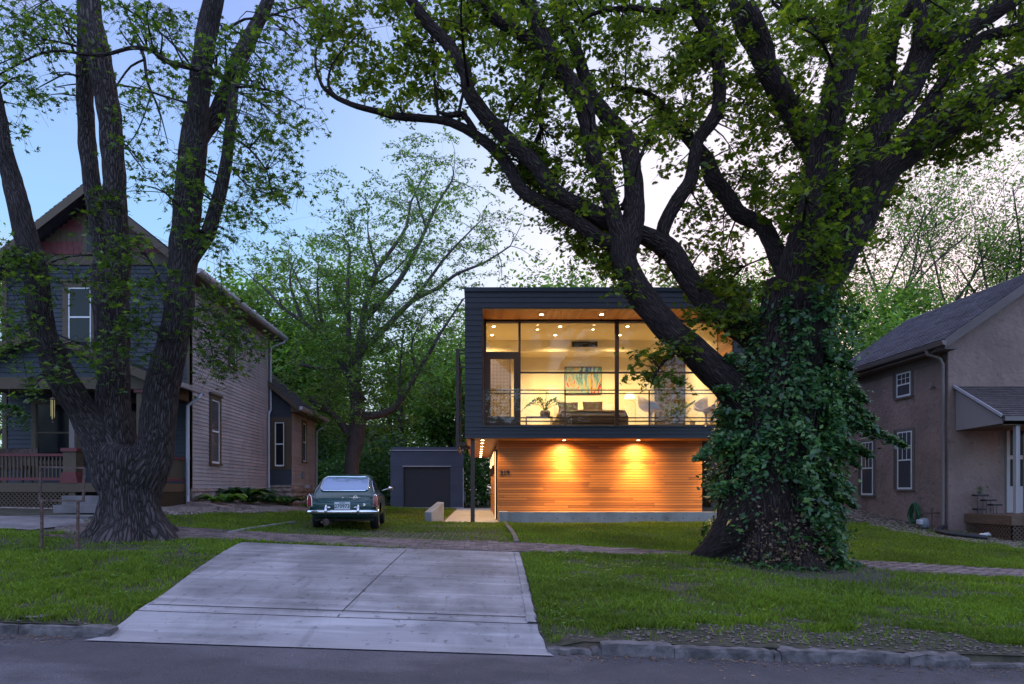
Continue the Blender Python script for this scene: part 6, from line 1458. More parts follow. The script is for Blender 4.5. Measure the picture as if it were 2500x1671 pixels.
for _ in range(900):                                          # hanging sprays
    y = Rn.uniform(690, 1275); a = Rn.uniform(0, 2*math.pi)
    if Rn.uniform() > iv_prob(y, a): continue
    out_ = Rn.uniform(.05, .34) if math.cos(a) > 0 else Rn.uniform(.04, .26)
    c = iv_surface(y, a, out_); ln = Rn.uniform(.18, .42); n_ = int(Rn.uniform(14, 30)); tx_, ty_ = math.cos(a), math.sin(a)
    for q in range(n_):
        t = q/n_; P.append((c.x + tx_*ln*.5*t + Rn.normal(0,.055), c.y + ty_*ln*.5*t + Rn.normal(0,.055), c.z - ln*t*t + Rn.normal(0,.05))); NN.append((tx_*.5, ty_*.5, .7))
for _ in range(5200):                                         # leaves close to the bark
    y = Rn.uniform(680, 1270); a = Rn.uniform(0, 2*math.pi)
    nzv = noise.noise(Vector((a*1.4, y*.012, 2)))
    if nzv < -.05 or Rn.uniform() > iv_prob(y, a)*1.2: continue
    p = iv_surface(y, a, .03 + abs(Rn.normal(0,.05))); P.append(tuple(p)); NN.append((math.cos(a)*.9, math.sin(a)*.9, .4))
for _ in range(500):                                          # trailing over the ground at the right foot
    a = Rn.uniform(-2.2, .9); p = iv_surface(1262, a, Rn.uniform(0,.55)); P.append((p.x, p.y, gz1(p.x,p.y)+Rn.uniform(.02,.10))); NN.append((0,0,1))
# arms of ivy reaching out
def arm(p0, p1, n, w0):
    a, b = Vector(p0), Vector(p1); pts = []
    for k in range(10): t = k/9; pts.append(a.lerp(b,t) + Vector((0,0,.10*math.sin(math.pi*t))))
    IM.tube(pts, [.012*(1-.6*k/9) for k in range(10)], 5)
    for _ in range(n):
        t = Rn.uniform(0,1)**.8; c = a.lerp(b,t) + Vector((0,0,.10*math.sin(math.pi*t))); w_ = w0*(1.15-t)
        P.append((c.x+Rn.normal(0,w_*.5), c.y+Rn.normal(0,w_*.7), c.z-abs(Rn.normal(0,w_*.5)))); NN.append((.2*np.sign(b.x-a.x), -.5, .9))
for (x0,y0,x1,y1,n,w0) in ((1870,850,1985,918,330,.22),(1870,930,2010,985,260,.2),(1880,1010,2000,1045,240,.2),(1870,800,1950,850,220,.2),(1870,1100,1960,1160,220,.2),(1860,900,2005,958,230,.18),(1880,955,2075,1020,330,.20),(1880,985,1965,1068,200,.2),(1870,1060,1950,1125,160,.2),(1700,1005,1590,1052,230,.16),(1690,1000,1640,1010,120,.16),(1690,905,1640,890,120,.14),(1690,960,1640,945,120,.12),(1860,1130,1920,1215,260,.22),(1850,830,1900,800,120,.2),(1700,840,1665,815,60,.14),(1850,1200,1935,1285,260,.14),(1660,1140,1640,1110,60,.1),(1700,1100,1645,1130,90,.12)):
    arm(ov(x0,y0,OYC-.3), ov(x1,y1,OYC-.5), int(n*2.6), w0*1.5)
for k in range(26):
    a = Rn.uniform(0,6.28); pts = []
    for q in range(18):
        x, y, r = trunk_at(q*8/17.); c = ov(x,y,OYC); rr = r*OV*OYC/F + .02; aa = a + .3*math.sin(q*.5+k); pts.append((c.x+math.cos(aa)*rr, c.y+math.sin(aa)*rr, c.z))
    IM.tube(pts, .014, 5)
IM.build('stems', M_bark_far, iv)
leaf_mesh('leaves', np.array(P), np.random.RandomState(2).choice([.06,.08,.10,.13], len(P)), OVAL2, M_leaf_ivy, iv, 9, nrm=np.array(NN), bend=.2)
# dead ivy leaves at the foot
P = []
for _ in range(420):
    x = Rn.uniform(1665,1850); y = Rn.triangular(1120,1275,1280); c = ov(x, y, OYC); rr = 122*OV*OYC/F*(1.0 if y < 1200 else 1.1); dx = (ov(x,y,OYC).x - ov(1768,y,OYC).x)/rr; dx = max(-.98, min(.98, dx)); P.append((ov(1768,y,OYC).x + dx*(rr+.06), OYC - math.sqrt(1-dx*dx)*(rr+.06), c.z))
dl_ = leaf_mesh('dead_leaves', np.array(P), .06, IVY, M_leaf_brown, iv, 10)

YOFF = 0.0
# ------------------------------------------------------------------ bare-topped ash behind the car
R = random.Random(44)
YA = 26.5; AX = ov(808,1100,YA).x; az_ = gz1(AX, YA)
AT = thing('ash_tree', (AX, YA, az_), 'grey barked tree with an open fan of half bare limbs behind the coupe', 'tree')
W3 = Wood()
def q7(pts, r0, r1): 
    n = len(pts); return L([((500+x/2.091)*.9384, (400+y/2.091)*.9384, lerp(r0,r1,(i/(n-1))**.8)) for i,(x,y) in enumerate(pts)], YA)
W3.limb(L([(806,1130,17),(806,1090,16.5),(806,1055,16.5),(812,1022,19),(820,975,19),(819,925,16),(812,880,14.5),(806,866,13)], YA), 20, .3, .07, 2)
for pts, r0, r1 in (
 ([(770,1120),(740,1060),(700,1020),(650,950),(600,890),(500,805),(400,740),(330,660),(250,590)],8,1.6),
 ([(765,1110),(750,1030),(735,900),(735,760),(728,620),(740,450),(728,400)],7.5,1.4),
 ([(768,1120),(790,950),(800,850),(820,720),(850,620),(880,540),(960,430),(1030,320),(1050,200),(1120,60)],9,1.3),
 ([(800,960),(870,890),(960,800),(1060,700),(1180,640),(1290,560),(1420,510),(1560,420)],7.5,1.3),
 ([(820,790),(900,700),(990,600),(1060,480),(1130,330),(1190,200),(1260,90),(1270,40)],7,1.2),
 ([(1000,760),(1110,640),(1210,500),(1300,400),(1420,280)],4.5,1),
 ([(800,1290),(870,1285),(940,1265),(990,1220),(1040,1140),(1090,1060),(1150,960),(1200,870),(1260,780),(1320,690)],8,1.6),
 ([(745,1400),(700,1330),(640,1270),(570,1230),(520,1190)],7.5,4),([(745,1090),(690,1050),(600,1045),(540,1040),(490,1020)],6,2.5),
 ([(650,950),(600,820),(580,700),(575,600),(580,500)],4.5,1),([(500,805),(440,640),(440,540),(470,470)],3.5,.9),([(600,890),(560,760),(500,640),(430,500)],3.5,.9),
 ([(1090,1060),(1060,980),(1060,900),(1110,790)],3.5,1),([(990,1220),(1000,1000),(1020,820)],3,1),([(880,540),(840,400),(830,300)],3,.8),([(1130,330),(1090,200),(1060,100)],2.5,.8),([(850,620),(960,560),(1080,420)],3,.8),([(735,760),(660,640),(640,520)],2.5,.8)):
    W3.limb(q7(pts, r0*1.25, r1*1.35), 8, .5, .06, 2)
PC = []; SS3 = list(W3.samples)
for _ in range(900):
    s_ = SS3[R.randrange(int(len(SS3)*.06), len(SS3))]
    if s_[2] < 4.2 and R.random() < .5: continue
    PC.append((s_[0]+R.gauss(0,.75), s_[1]+R.gauss(0,1.6), s_[2]+R.gauss(.2,.6)))
PL = clumps(W3, PC, R, 44, .009, .62, .05, 4)
W3.build('trunk', mat('ash_bark',(.085,.066,.066),.9,nscale=5,namt=.4,stretch=(4,4,1),bump=.5), AT, (AX, YA, az_))
leaf_mesh('crown', PL, .118, OVAL, M_leaf_mid, AT, 4, up=.6)

# ------------------------------------------------------------------ trees beyond the houses
def gen_tree(name, label, x, Y, H, spread, nleaf, lsize, m, seed, dense=1.0, base=.25, bark=M_bark_far, group='trees beyond the houses'):
    R = random.Random(seed); z0 = gz1(max(-30,min(30,x)), min(60,Y)) - .1
    th = thing(name, (x, Y, z0), label, 'tree', group); W_ = Wood(); tips = []
    def grow(p, d, ln, r, lev):
        pts = [(*p, r)]; q = Vector(p); dd = Vector(d); n = 4
        for k in range(n):
            dd = (dd + Vector((R.uniform(-.22,.22), R.uniform(-.22,.22), R.uniform(-.05,.16)))).normalized(); q = q + dd*ln/n; pts.append((*q, r*(1-.62*(k+1)/n)))
        W_.limb(pts, 8 if lev < 2 else 4, ln/5 if lev < 2 else ln/4, 0, record=False, sm=lev < 2)
        if lev >= 2:
            for pt in pts[1:]: tips.append(pt)
        if lev < 3:
            nb = (9 if lev == 0 else 5 if lev == 1 else 3)
            for k in range(nb):
                t = R.uniform(base if lev == 0 else .25, 1.0); i = min(len(pts)-2, int(t*(len(pts)-1))); a = Vector(pts[i][:3]).lerp(Vector(pts[i+1][:3]), t*(len(pts)-1)-i)
                az2 = R.uniform(0,6.283); el = R.uniform(.35,1.0) if lev == 0 else R.uniform(.0,.9)
                nd = (Vector((math.cos(az2)*math.cos(el), math.sin(az2)*math.cos(el), math.sin(el)))*spread + dd*.55).normalized()
                grow(a, nd, ln*(R.uniform(.42,.62) if lev == 0 else R.uniform(.5,.7)), pts[i][3]*.55, lev+1)
    grow((x,Y,z0), (R.uniform(-.06,.06),R.uniform(-.06,.06),1), H*.78, H*.017, 0)
    T_ = np.array(tips)[:, :3]; Rn2 = np.random.RandomState(seed); idx = Rn2.randint(0, len(T_), nleaf)
    P = T_[idx] + Rn2.normal(size=(nleaf,3))*np.array([.42,.42,.34])*dense
    W_.build('trunk', bark, th, (x,Y,z0)); leaf_mesh('crown', P, lsize, OVAL, m, th, seed, up=.6)
    return th
A_, B_, D_ = M_leaf_far, M_leaf_mid, M_leaf_dk
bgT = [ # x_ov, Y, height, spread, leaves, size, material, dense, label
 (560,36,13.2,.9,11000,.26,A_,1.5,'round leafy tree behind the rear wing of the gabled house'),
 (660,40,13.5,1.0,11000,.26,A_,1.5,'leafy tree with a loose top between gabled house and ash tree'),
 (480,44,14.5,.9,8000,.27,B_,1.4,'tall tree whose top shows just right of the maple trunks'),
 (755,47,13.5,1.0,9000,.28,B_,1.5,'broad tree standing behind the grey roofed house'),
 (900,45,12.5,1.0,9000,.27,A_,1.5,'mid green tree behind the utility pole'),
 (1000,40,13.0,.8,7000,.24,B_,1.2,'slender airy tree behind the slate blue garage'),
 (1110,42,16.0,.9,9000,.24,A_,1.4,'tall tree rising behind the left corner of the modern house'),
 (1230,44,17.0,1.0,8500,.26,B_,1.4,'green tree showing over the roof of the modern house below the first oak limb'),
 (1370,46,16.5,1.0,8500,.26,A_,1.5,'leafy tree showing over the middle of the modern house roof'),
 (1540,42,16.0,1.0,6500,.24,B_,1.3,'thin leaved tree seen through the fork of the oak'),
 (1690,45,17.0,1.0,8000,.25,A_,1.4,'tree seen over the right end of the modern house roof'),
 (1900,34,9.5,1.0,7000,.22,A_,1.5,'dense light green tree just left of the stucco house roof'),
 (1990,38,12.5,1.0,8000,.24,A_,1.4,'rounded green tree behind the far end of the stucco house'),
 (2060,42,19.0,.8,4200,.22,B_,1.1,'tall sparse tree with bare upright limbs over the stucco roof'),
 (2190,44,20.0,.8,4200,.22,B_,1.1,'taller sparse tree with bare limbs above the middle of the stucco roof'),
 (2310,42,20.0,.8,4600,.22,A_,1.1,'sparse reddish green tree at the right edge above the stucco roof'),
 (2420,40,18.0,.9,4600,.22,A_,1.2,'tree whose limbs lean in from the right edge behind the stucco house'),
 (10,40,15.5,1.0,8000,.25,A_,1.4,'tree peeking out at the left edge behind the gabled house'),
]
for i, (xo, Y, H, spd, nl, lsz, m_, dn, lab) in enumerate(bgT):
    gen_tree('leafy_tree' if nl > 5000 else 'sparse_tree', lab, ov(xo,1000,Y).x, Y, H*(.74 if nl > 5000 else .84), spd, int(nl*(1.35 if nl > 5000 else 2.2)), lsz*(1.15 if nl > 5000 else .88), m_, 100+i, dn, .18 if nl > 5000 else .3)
# undergrowth and far wood that close the view at ground level
def thicket(name, x0, x1, y0, y1, zt, n, size, m, seed, cat, label):
    Rn2 = np.random.RandomState(seed); X = Rn2.uniform(x0,x1,n); Y = Rn2.uniform(y0,y1,n)
    top = np.array([zt*(.62 + .55*noise.noise(Vector((a*.22, b*.2, seed)))) for a,b in zip(X,Y)]); Z = Rn2.uniform(0,1,n)**.75*top + .5
    o = leaf_mesh(name, np.stack([X,Y,Z],-1), size, OVAL, m, None, seed, up=.5); tag(o, label, cat, kind='stuff'); return o
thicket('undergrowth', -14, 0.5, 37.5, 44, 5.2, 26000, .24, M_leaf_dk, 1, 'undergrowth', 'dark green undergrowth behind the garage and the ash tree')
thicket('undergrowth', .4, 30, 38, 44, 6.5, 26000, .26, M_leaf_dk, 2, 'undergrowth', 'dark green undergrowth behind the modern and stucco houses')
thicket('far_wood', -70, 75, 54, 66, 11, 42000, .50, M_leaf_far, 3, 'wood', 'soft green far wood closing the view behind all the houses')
thicket('street_trees', -60, 60, -36, -26, 15, 26000, .7, M_leaf_dk, 4, 'wood', 'dark leafy trees across the street behind the viewer')

# ------------------------------------------------------------------ kerb, edging, gravel, grass
def stone_block(name, label, x0, x1, y, wd, z0, z1a, z1b, m, grp, seed, rough=.012, cat='kerb stone'):
    n = max(3, int((x1-x0)/.07)); V = []; f = []
    prof = [(0,0),(0,.5),(.012,.93),(.04,1),(.55,1.0),(.96,1.0),(1,.93),(1,0)]
    for i in range(n+1):
        t = i/n; x = lerp(x0,x1,t); zt = lerp(z1a,z1b,t); e = .012 if i in (0,n) else 0
        for a,b in prof:
            p = Vector((x, y + a*wd, lerp(z0,zt-e,b) - 0)); q = noise.noise(Vector((p.x*6+seed, a*4, b*4)))*rough + noise.noise(Vector((p.x*22+seed, a*9, b*9)))*rough*.6
            V.append((p.x + (q*.6 if e else 0), p.y + q*1.2, p.z + (q if b > .4 else 0)))
    k = len(prof)
    for i in range(n):
        for j in range(k-1): f.append((i*k+j,(i+1)*k+j,(i+1)*k+j+1,i*k+j+1))
    f += [tuple(range(k)), tuple(n*k+j for j in range(k))[::-1]]
    o = MB().add(V,f).build(name, m, None); tag(o, label, cat, grp); return o
def kx(px, Y=6.35): return atX(px, Y)
G_ = 'weathered stone kerbs along the street'
stones = [(-9.0,kx(40),.11,'low kerb stone at the left edge of the picture'),(kx(42),kx(266),.11,'kerb stone ending at the left flare of the driveway apron'),
 (kx(1337),kx(1443),.055,'short sunken kerb stone next to the right side of the driveway apron'),(kx(1444),kx(1467),.075,'small kerb chunk wedged before the tallest kerb stone'),
 (kx(1468),kx(1643),.135,'tallest kerb stone with a bright worn top'),(kx(1645),kx(1884),.115,'long straight kerb stone right of the tallest one'),
 (kx(1886),kx(1902),.10,'narrow kerb chunk between two long kerb stones'),(kx(1904),kx(2212),.12,'longest kerb stone in the right row'),
 (kx(2214),kx(2360),.12,'rough broken kerb stone at the end of the high row'),(kx(2362),kx(2600),.045,'sunken kerb stone at the right edge of the picture')]
for i, (a,b,h,lab) in enumerate(stones):
    stone_block('kerb_stone', lab, a, b, 6.30 + (.0 if i > 1 else .06), .17, -.4, road_z(a)+h*.86, road_z(b)+h*.86, M_kerb, G_, i*7.3, .011 if i != 8 else .03)
# soil bank under the kerb line so that no gap shows below the ground sheet
V = []; f = []; xb = np.concatenate([np.linspace(-600,-30,6), np.linspace(-29,29,117), np.linspace(30,600,6)])
for x in xb:
    for y, z in ((6.36, road_z(x)-.02),(6.40,road_z(x)+.02),(6.43, gz1(x,6.42)-.01),(6.60, gz1(x,6.6)+.0)): V.append((x,y,z))
for i in range(len(xb)-1):
    if -3.5 < (xb[i]+xb[i+1])/2 < .6: continue
    for j in range(3): f.append((i*4+j,(i+1)*4+j,(i+1)*4+j+1,i*4+j+1))
me = bpy.data.meshes.new('verge_bank'); me.from_pydata(V,[],f); tag(mesh_obj('verge_bank', me, M_soil, None, (0,0,0), True), kind='structure')
# left sidewalk
def rows_lin(xl, xr, y0, y1, n): return [(xl, xr, lerp(y0,y1,i/(n-1))) for i in range(n)]
tag(drape('sidewalk', [(-30, -7.6 + .25*math.sin(y*2), y) for y in np.linspace(12.0,13.5,5)], .02, M_walk, 40), kind='structure')
# paver lawn grid (concrete cells flush with the soil)
Rn = np.random.RandomState(12); mbp = MB()
cellx = np.arange(-2.6, .55, .20); celly = np.arange(13.1, 19.8, .20); CXX, CYY = np.meshgrid(cellx, celly); CZZ = gz(CXX, CYY)
for (X,Y,Z) in zip(CXX.ravel(), CYY.ravel(), CZZ.ravel()):
    nv_ = noise.noise(Vector((X*.7, Y*.7, 1)))
    near = math.exp(-((X+1.1)**2/1.6 + (Y-13.9)**2/1.2)); hz_ = .009 + .014*(near > .35)
    if nv_ + Rn.uniform(-.3,.3) + near*.5 < .08 : continue
    if Y > 19.8: continue
    for dx_, dy_, hx, hy in ((Rn.normal(0,.008),-.09,.06*Rn.uniform(.6,1.2),.016),(-.09,Rn.normal(0,.008),.016,.05*Rn.uniform(.6,1.2))):
        mbp.add([(X+dx_-hx,Y+dy_-hy,Z+hz_),(X+dx_+hx,Y+dy_-hy,Z+hz_),(X+dx_+hx,Y+dy_+hy,Z+hz_),(X+dx_-hx,Y+dy_+hy,Z+hz_)], [(0,1,2,3)])
o = mbp.build('grass_pavers', mat('paver_concrete',(.21,.20,.21),.9,nscale=8,namt=.3)); tag(o, kind='structure')
# metal / wooden edging strips
def strip(name, pts, wd, h, m, label, cat='edging', zo=0):
    P_ = smooth_path([(x,y,0,0) for x,y in pts], .25); V = []; f = []
    for i, p in enumerate(P_):
        a, b = P_[min(i+1,len(P_)-1)], P_[max(i-1,0)]; d = Vector((a[0]-b[0], a[1]-b[1], 0)).normalized(); n_ = Vector((-d.y,d.x,0))*wd/2; z = gz1(p[0],p[1])+zo
        V += [(p[0]-n_.x,p[1]-n_.y,z-.1),(p[0]-n_.x,p[1]-n_.y,z+h),(p[0]+n_.x,p[1]+n_.y,z+h),(p[0]+n_.x,p[1]+n_.y,z-.1)]
    for i in range(len(P_)-1):
        for j in range(3): f.append((4*i+j,4*i+4+j,4*i+5+j,4*i+1+j))
    f += [(0,1,2,3), tuple(4*(len(P_)-1)+j for j in (3,2,1,0))]
    o = MB().add(V,f).build(name, m, None); tag(o, label, cat); return o
def gxy(px, py, Y0=14):
    Y = Y0
    for _ in range(12): Y = (EYE - gz1(atX(px,Y), Y))*F/(py-HY)*.5 + Y*.5
    return (atX(px,Y), Y)
strip('lawn_edging', [gxy(558,1305), gxy(600,1296), gxy(650,1288), gxy(720,1278)], .05, .05, M_conc, 'pale curved edging strip between the left lawn and the parking lawn')
strip('lawn_edging', [gxy(1231,1279,19), gxy(1240,1290,17), gxy(1252,1306,15), gxy(1262,1329,13)], .09, .06, M_kerb, 'dark curved edging strip between the parking lawn and the front lawn of the modern house')
# stone garden edging left of the car
M_bed = mat('bed_gravel', (.20,.165,.155), .95, nscale=40, namt=.5, bump=.9, bscale=60)
e1 = [gxy(360,1243,15), gxy(430,1247,15), gxy(520,1246,15.5), gxy(590,1241,16.5), (-5.35,18.2), (-5.15,19.5), (-5.1,21.5), (-5.1,24)]
strip('garden_edging', e1, .16, .10, M_stone, 'low stone border curving round the planted bed beside the gabled house')
strip('garden_edging', [(-7.2,17.0),(-6.6,16.9),(-6.2,16.6),(-5.9,16.5)], .14, .12, M_stone, 'short inner row of stones in the planted bed')
bedP = [(-7.5,15.0),(-7.2,15.0)]
V = []; f = []
ys_ = np.linspace(14.9,24,24)
for y in ys_:
    xr_ = float(np.interp(y, [p[1] for p in sorted(e1,key=lambda q:q[1])], [p[0] for p in sorted(e1,key=lambda q:q[1])]))
    for k in range(9): x = lerp(-7.45 if y > 15 else -7.0, xr_, k/8); V.append((x,y,gz1(x,y)+.03))
for j in range(23):
    for k in range(8): a = j*9+k; f.append((a,a+1,a+10,a+9))
me = bpy.data.meshes.new('gravel_bed'); me.from_pydata(V,[],f); tag(mesh_obj('gravel_bed', me, M_bed, None, (0,0,0), True), kind='structure')
def pebbles(name, pts, s0, s1, m, seed, label, flat=.5):
    Rn2 = np.random.RandomState(seed); P_ = np.array(pts); n = len(P_)
    base = np.array([(1,0,0),(0,1,0),(-1,0,0),(0,-1,0),(0,0,1),(0,0,-.6)], float); F_ = [(0,1,4),(1,2,4),(2,3,4),(3,0,4),(1,0,5),(2,1,5),(3,2,5),(0,3,5)]
    sz = Rn2.uniform(s0,s1,n)**1.0; an = Rn2.uniform(0,6.28,n); V = []
    B = np.repeat(base[None], n, 0) * Rn2.uniform(.6,1.3,(n,6,1)); B[:,:,2] *= flat; B[:,:,0] *= Rn2.uniform(.8,1.5,(n,1))
    c, s_ = np.cos(an)[:,None], np.sin(an)[:,None]; X = B[:,:,0]*c - B[:,:,1]*s_; Y = B[:,:,0]*s_ + B[:,:,1]*c
    V = np.stack([X,Y,B[:,:,2]],-1)*sz[:,None,None] + P_[:,None,:]
    me = bpy.data.meshes.new(name); fs = (np.array(F_)[None] + (np.arange(n)*6)[:,None,None]).reshape(-1,3)
    me.from_pydata(V.reshape(-1,3).tolist(), [], fs.tolist()); o = mesh_obj(name, me, m, None, (0,0,0)); tag(o, label, 'gravel', kind='stuff'); return o
Rn = np.random.RandomState(31)
def scatter(n, fx, fy, cond=None, dz=.01):
    out_ = []
    while len(out_) < n:
        k = 4000; X = Rn.uniform(*fx, k); Y = Rn.uniform(*fy, k)
        ok = np.array([cond(a,b) if cond else True for a,b in zip(X,Y)]); X, Y = X[ok], Y[ok]; Z = gz(X,Y)+dz
        out_ += list(zip(X,Y,Z))
    return out_[:n]
def dirt(x, y):      # worn, stony verge on the right
    return noise.noise(Vector((x*.8, y*1.6, 4.2))) + .5*noise.noise(Vector((x*3, y*4, 1)))
def verge_bare(x, y):
    if not (.9 < x < 12): return False
    lim = 6.5 + np.interp(x, [.9,1.6,2.2,4,5.5,8,12], [.15,.35,.85,.85,.5,.35,.35]) + .9*dirt(x,y)
    return y < lim
pebbles('verge_gravel', scatter(1500, (.8,9), (6.45,8.2), lambda a,b: verge_bare(a,b) or (b < 8 and np.random.rand() < .04 and a > .8)), .006, .026, M_gravel, 2, 'loose stones on the worn verge behind the right kerb stones')
pebbles('verge_gravel', scatter(1200, (-9,-3.4), (6.45,6.62)), .004, .014, M_gravel, 3, 'grit lying behind the left kerb stone')
pebbles('road_grit', [(a,b,road_z(a)+.004) for a,b,c in scatter(1500, (-7,9), (5.9,6.34), lambda a,b: not (-3.7 < a < .75) and np.random.rand() < ((b-5.9)/.4)**2)], .003, .010, M_gravel, 4, 'grit and crumbs along the kerb on the asphalt')
M_mulch = mat('pale_gravel', (.26,.21,.20), .9, island=.45, nscale=30)
pebbles('gravel_mulch', scatter(7000, (-13,-7.6), (14.95,15.2+.0), None) [:1500] + scatter(7000, (-7.4,-5.2), (15.0,23), lambda a,b: a < np.interp(b,[15,16,17,18.2,19.5,24],[-6.6,-6.1,-5.6,-5.45,-5.25,-5.2])), .010, .035, M_mulch, 5, 'pale stones around the porch and foundation of the gabled house', .4)
def rgrav(a,b): return a > np.interp(b,[10,13,15,16.5,18,20,23.5],[15,13.6,12.4,11.6,11.1,11.3,12.1]) + .25*dirt(a,b)
pebbles('gravel_strip', scatter(11000, (10.6,16), (10.5,24), rgrav), .012, .045, mat('leafy_gravel',(.20,.165,.15),.9,island=.5,nscale=20), 6, 'brown gravel and leaf litter along the foot of the stucco house', .35)
# ---- grass
def on_drive(x, y):
    if y < 11.65:
        l, r = drv(y); return l-.02 < x < r+.03
    return False
def on_path(x, y):
    if x < -7.6: return 11.98 < y < 14.95
    if 3.9 < x < 6.6: return False
    return abs(y - path_y(x)) < path_half(x) - .02
maple_xy = Vector((-6.1,11.9)); oak_xy = Vector((OX,11.0))
def grass_ok(x, y):
    if on_drive(x,y) or on_path(x,y): return 0
    if y > 19.9 and x > -1.05: return 0
    if LX-.2 > x and y > 14.9: return 0
    if x < -5.0 and y > 14.9:
        if x < np.interp(y,[14.9,16,17,18.2,19.5,24],[-6.5,-6.0,-5.45,-5.3,-5.1,-5.05]): return 0
    if rgrav(x,y): return .10
    p = 1.0
    if verge_bare(x,y): p = .05
    d = math.hypot(x-maple_xy.x, (y-maple_xy.y)*1.1)
    if d < 1.05: return .03
    if d < 2.0 and y < 12.2: p *= .35
    d = math.hypot(x-oak_xy.x, y-oak_xy.y)
    if d < 1.2: return .03
    if d < 2.2: p *= .5
    if x > 1 and y < 11.5 and y > 7.5: p *= .9 if dirt(x*.7,y*.7) < .05 else .45
    if y < 6.52: p *= .25
    if y < 11.3 and noise.noise(Vector((x*1.7, y*2.2, 9))) > .22: p *= .25
    if noise.noise(Vector((x*.6, y*.8, 19))) > .25: p *= .55
    if -3.9 < x < .6 and y > 13: p *= .62
    if -2.5 < x < .4 and 13 < y < 15.2: p *= .6
    if x < -3.5 and y < 11 and dirt(x,y) > .25: p *= .35
    return p
def grass_batch(n, fx, fy, h, seed):
    Rn2 = np.random.RandomState(seed); P_ = []
    while len(P_) < n:
        X = Rn2.uniform(*fx, 6000); Y = Rn2.uniform(*fy, 6000); U = Rn2.uniform(size=6000)
        for a,b,u in zip(X,Y,U):
            if abs(a) > .80*b + 1.0: continue
            if u < grass_ok(a,b): P_.append((a,b))
    P_ = np.array(P_[:n]); Z = gz(P_[:,0], P_[:,1]); hh = h*Rn2.uniform(.45,1.2,n)
    hh *= np.array([1.0 + .9*noise.noise(Vector((a*.9,b*.9,7))) + .5*noise.noise(Vector((a*4,b*4,3))) for a,b in P_]); hh = np.maximum(hh, .012)
    park = (P_[:,0] > -4.2) & (P_[:,0] < .6) & (P_[:,1] > 13); hh = np.where(park, hh*.55, hh)
    an = Rn2.uniform(0,2*math.pi,n); w_ = .0042*Rn2.uniform(.7,1.5,n)*(1+ (P_[:,1]-7)*.09)
    dx, dy = np.cos(an)*w_, np.sin(an)*w_; lx, ly = Rn2.normal(0,.38,n)*hh, Rn2.normal(0,.38,n)*hh
    V = np.empty((n,4,3)); V[:,0] = np.stack([P_[:,0]-dx,P_[:,1]-dy,Z-.005],-1); V[:,1] = np.stack([P_[:,0]+dx,P_[:,1]+dy,Z-.005],-1)
    V[:,2] = np.stack([P_[:,0]+dx*.7+lx*.4,P_[:,1]+dy*.7+ly*.4,Z+hh*.6],-1); V[:,3] = np.stack([P_[:,0]+lx,P_[:,1]+ly,Z+hh],-1)
    return V
Vg = np.concatenate([grass_batch(95000, (-9,9.5), (6.45,9.2), .062, 1), grass_batch(95000, (-11,12.5), (9.2,13.2), .060, 2), grass_batch(120000, (-12,15), (13.2,20), .058, 3), grass_batch(22000, (-6,14), (20,36), .08, 4)])
n = len(Vg); me = bpy.data.meshes.new('grass'); me.vertices.add(n*4); me.vertices.foreach_set('co', Vg.astype(np.float32).ravel())
tri = np.array([[0,1,2],[0,2,3]])[None] + (np.arange(n)*4)[:,None,None]
me.loops.add(n*6); me.loops.foreach_set('vertex_index', tri.reshape(-1).astype(np.int32)); me.polygons.add(n*2); me.polygons.foreach_set('loop_start', np.arange(0,n*6,3,dtype=np.int32)); me.update(calc_edges=True)
go = mesh_obj('grass', me, M_grass, None, (0,0,0)); tag(go, 'green grass of the lawns and verge', 'grass', kind='stuff')
# broad leaved weeds in the turf
wp = []
for (a,b,c) in scatter(260, (-9,10), (6.6,12.5), lambda x,y: grass_ok(x,y) > .3):
    for _ in range(9): wp.append((a+Rn.normal(0,.06), b+Rn.normal(0,.06), c+Rn.uniform(.015,.05)))
o = leaf_mesh('weeds', np.array(wp), .05, OVAL2, M_leaf_mid, None, 18, up=3); tag(o, 'small broad leaved weeds in the turf', 'weeds', kind='stuff')
# fallen leaves and twigs
leaf_mesh_pts = scatter(2600, (-8,9), (6.5,13), lambda a,b: np.random.rand() < (.15 if on_drive(a,b) or on_path(a,b) else .8), .03) + [(a,b,road_z(a)+.012) for a,b,c in scatter(1500, (-8,9), (5.3,6.34), lambda a,b: not (-3.7<a<.75) and np.random.rand() < ((b-5.3)/1.0)**5)]
o = leaf_mesh('leaf_litter', np.array(leaf_mesh_pts), .035, OVAL, M_leaf_brown, None, 8, up=4); tag(o, 'scattered brown leaf litter on verge and driveway', 'leaf litter', kind='stuff')

# ------------------------------------------------------------------ hostas, sign frame, stones
def hosta(px, py, s, label, seed, Y0=19):
    X = -6.75 + .12*math.sin(seed*2.3) if px < 730 else -6.15; Y = X*F/(px-HX); z = gz1(X,Y); th = thing('hosta', (X,Y,z), label, 'plant', 'hostas in the planted bed'); R2 = random.Random(seed); V = []; f = []
    for k in range(int(34*s+8)):
        a = R2.uniform(0,6.283); ln = R2.uniform(.20,.34)*s*1.3; up = R2.uniform(.35,1.1); w_ = ln*.30; b = len(V)
        d = Vector((math.cos(a),math.sin(a),0)); n_ = Vector((-d.y,d.x,0)); O_ = Vector((X,Y,z)) + d*R2.uniform(.0,.12)*s
        for q in range(6):
            t = q/5; p = O_ + d*ln*(.25+t) + Vector((0,0, ln*(up*1.5*t - 1.25*t*t*up) + .10*s)); ww = w_*math.sin(math.pi*min(.98, .12+t*.88))**.8
            V += [tuple(p-n_*ww+Vector((0,0,.02))), tuple(p), tuple(p+n_*ww+Vector((0,0,.02)))]
        for q in range(5): f += [(b+3*q,b+3*q+3,b+3*q+4,b+3*q+1),(b+3*q+1,b+3*q+4,b+3*q+5,b+3*q+2)]
    MB().add(V,f).build('leaves', M_leaf_ivy if seed % 2 else M_leaf_mid, th, True)
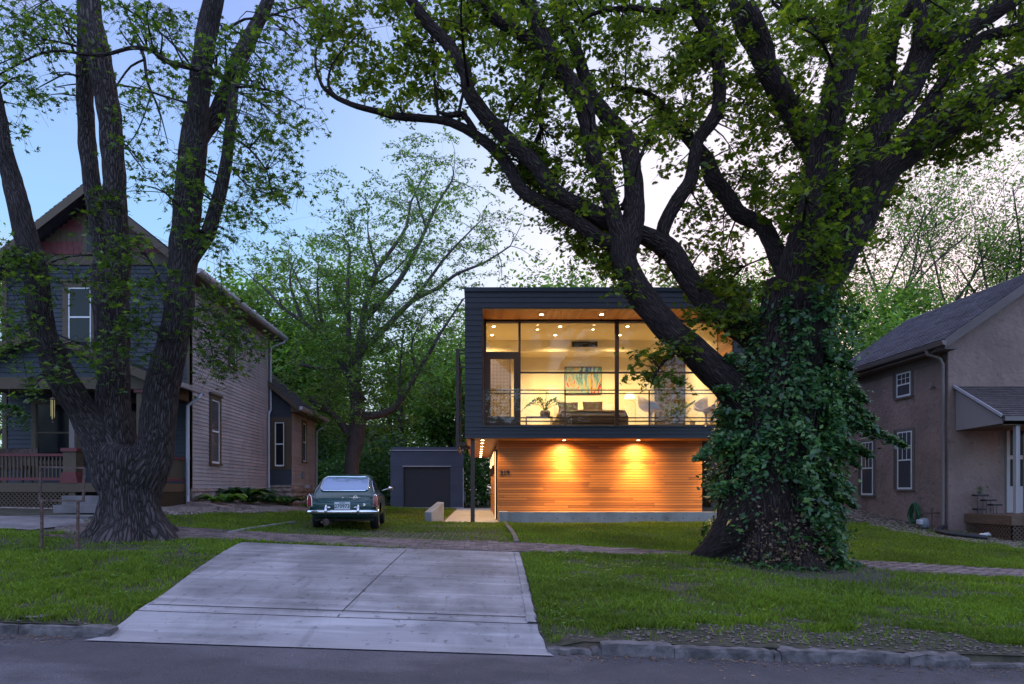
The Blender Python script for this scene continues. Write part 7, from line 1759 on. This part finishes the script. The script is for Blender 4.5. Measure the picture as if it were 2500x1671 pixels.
for i, (px,py,s_,lab) in enumerate(((543,1226,.9,'leftmost hosta clump under the sunset-tinted side wall'),(588,1226,1.35,'largest upright dark hosta below the side wall tap'),(612,1236,.5,'tiny low hosta at the front of the largest one'),(640,1228,.9,'hosta clump below the middle of the side wall'),(668,1229,.75,'low pale hosta left of the corner downspout'),(694,1228,1.0,'hosta clump right of the corner downspout'),(752,1232,.45,'small hosta beside the car tail under the rear wing'))):
    hosta(px, py, s_*1.25, lab, 50+i, 19 if px > 560 else 17.5)
sfx = thing('sign_frame', at(150,1380,10.1), 'empty rusty metal sign frame on two legs in the left verge', 'sign frame')
Ys = 10.1
def sf(px,py): return at(px,py,Ys)
gzs = gz1(sf(150,1380).x, Ys)
m = MB()
for a,b in (((98,1140),(206,1143)),((98,1222),(203,1224))): m.bar(sf(*a), sf(*b), .028, .028)
for a,b in (((99,1138),(97,1225)),((206,1143),(203,1226))): m.bar(sf(*a), sf(*b), .03, .03)
m.build('frame', M_rust, sfx); MB().bar(sf(103,1307), sf(188,1309), .022, .03).build('crossbar', M_rust, sfx)
for px in (102,190):
    a = sf(px,1223); MB().bar((a.x,Ys,gzs-.1), (a.x,Ys,a.z), .03, .035, (0,1,0)).build('leg', M_rust, sfx)
def rock(name, X, Y, s, zs, m, label, seed, cat='stone'):
    bmx = bmesh.new(); bmesh.ops.create_icosphere(bmx, subdivisions=3, radius=1); z = gz1(X,Y)
    V = [(X+v.co.x*s*(1+.25*noise.noise(v.co*1.3+Vector((seed,0,0)))), Y+v.co.y*s*.8*(1+.25*noise.noise(v.co*1.7+Vector((0,seed,0)))), z+zs*(v.co.z*(1+.3*noise.noise(v.co*2+Vector((0,0,seed))))+.6)) for v in bmx.verts]; f = [[v.index for v in ff.verts] for ff in bmx.faces]; bmx.free()
    tag(MB().add(V,f).build(name, m, None, True), label, cat)
rock('garden_rock', *gxy(503,1228,17), .22, .14, M_kerb, 'dark squarish rock at the downspout foot beside the planted bed', 3)
rock('garden_rock', *gxy(528,1231,17), .16, .10, mat('red_stone',(.22,.10,.08),.9,nscale=6,namt=.4,bump=.5), 'reddish rock right of the dark squarish rock', 5)
tag(MB().lathe((gxy(105,1502,7)[0], gxy(105,1502,7)[1], gz1(*gxy(105,1502,7))+.004), [(.20,0),(.21,.012),(.19,.02),(.05,.018)], 28).build('utility_cover', M_kerb), 'round iron cover sunk in the left verge grass', 'cover')
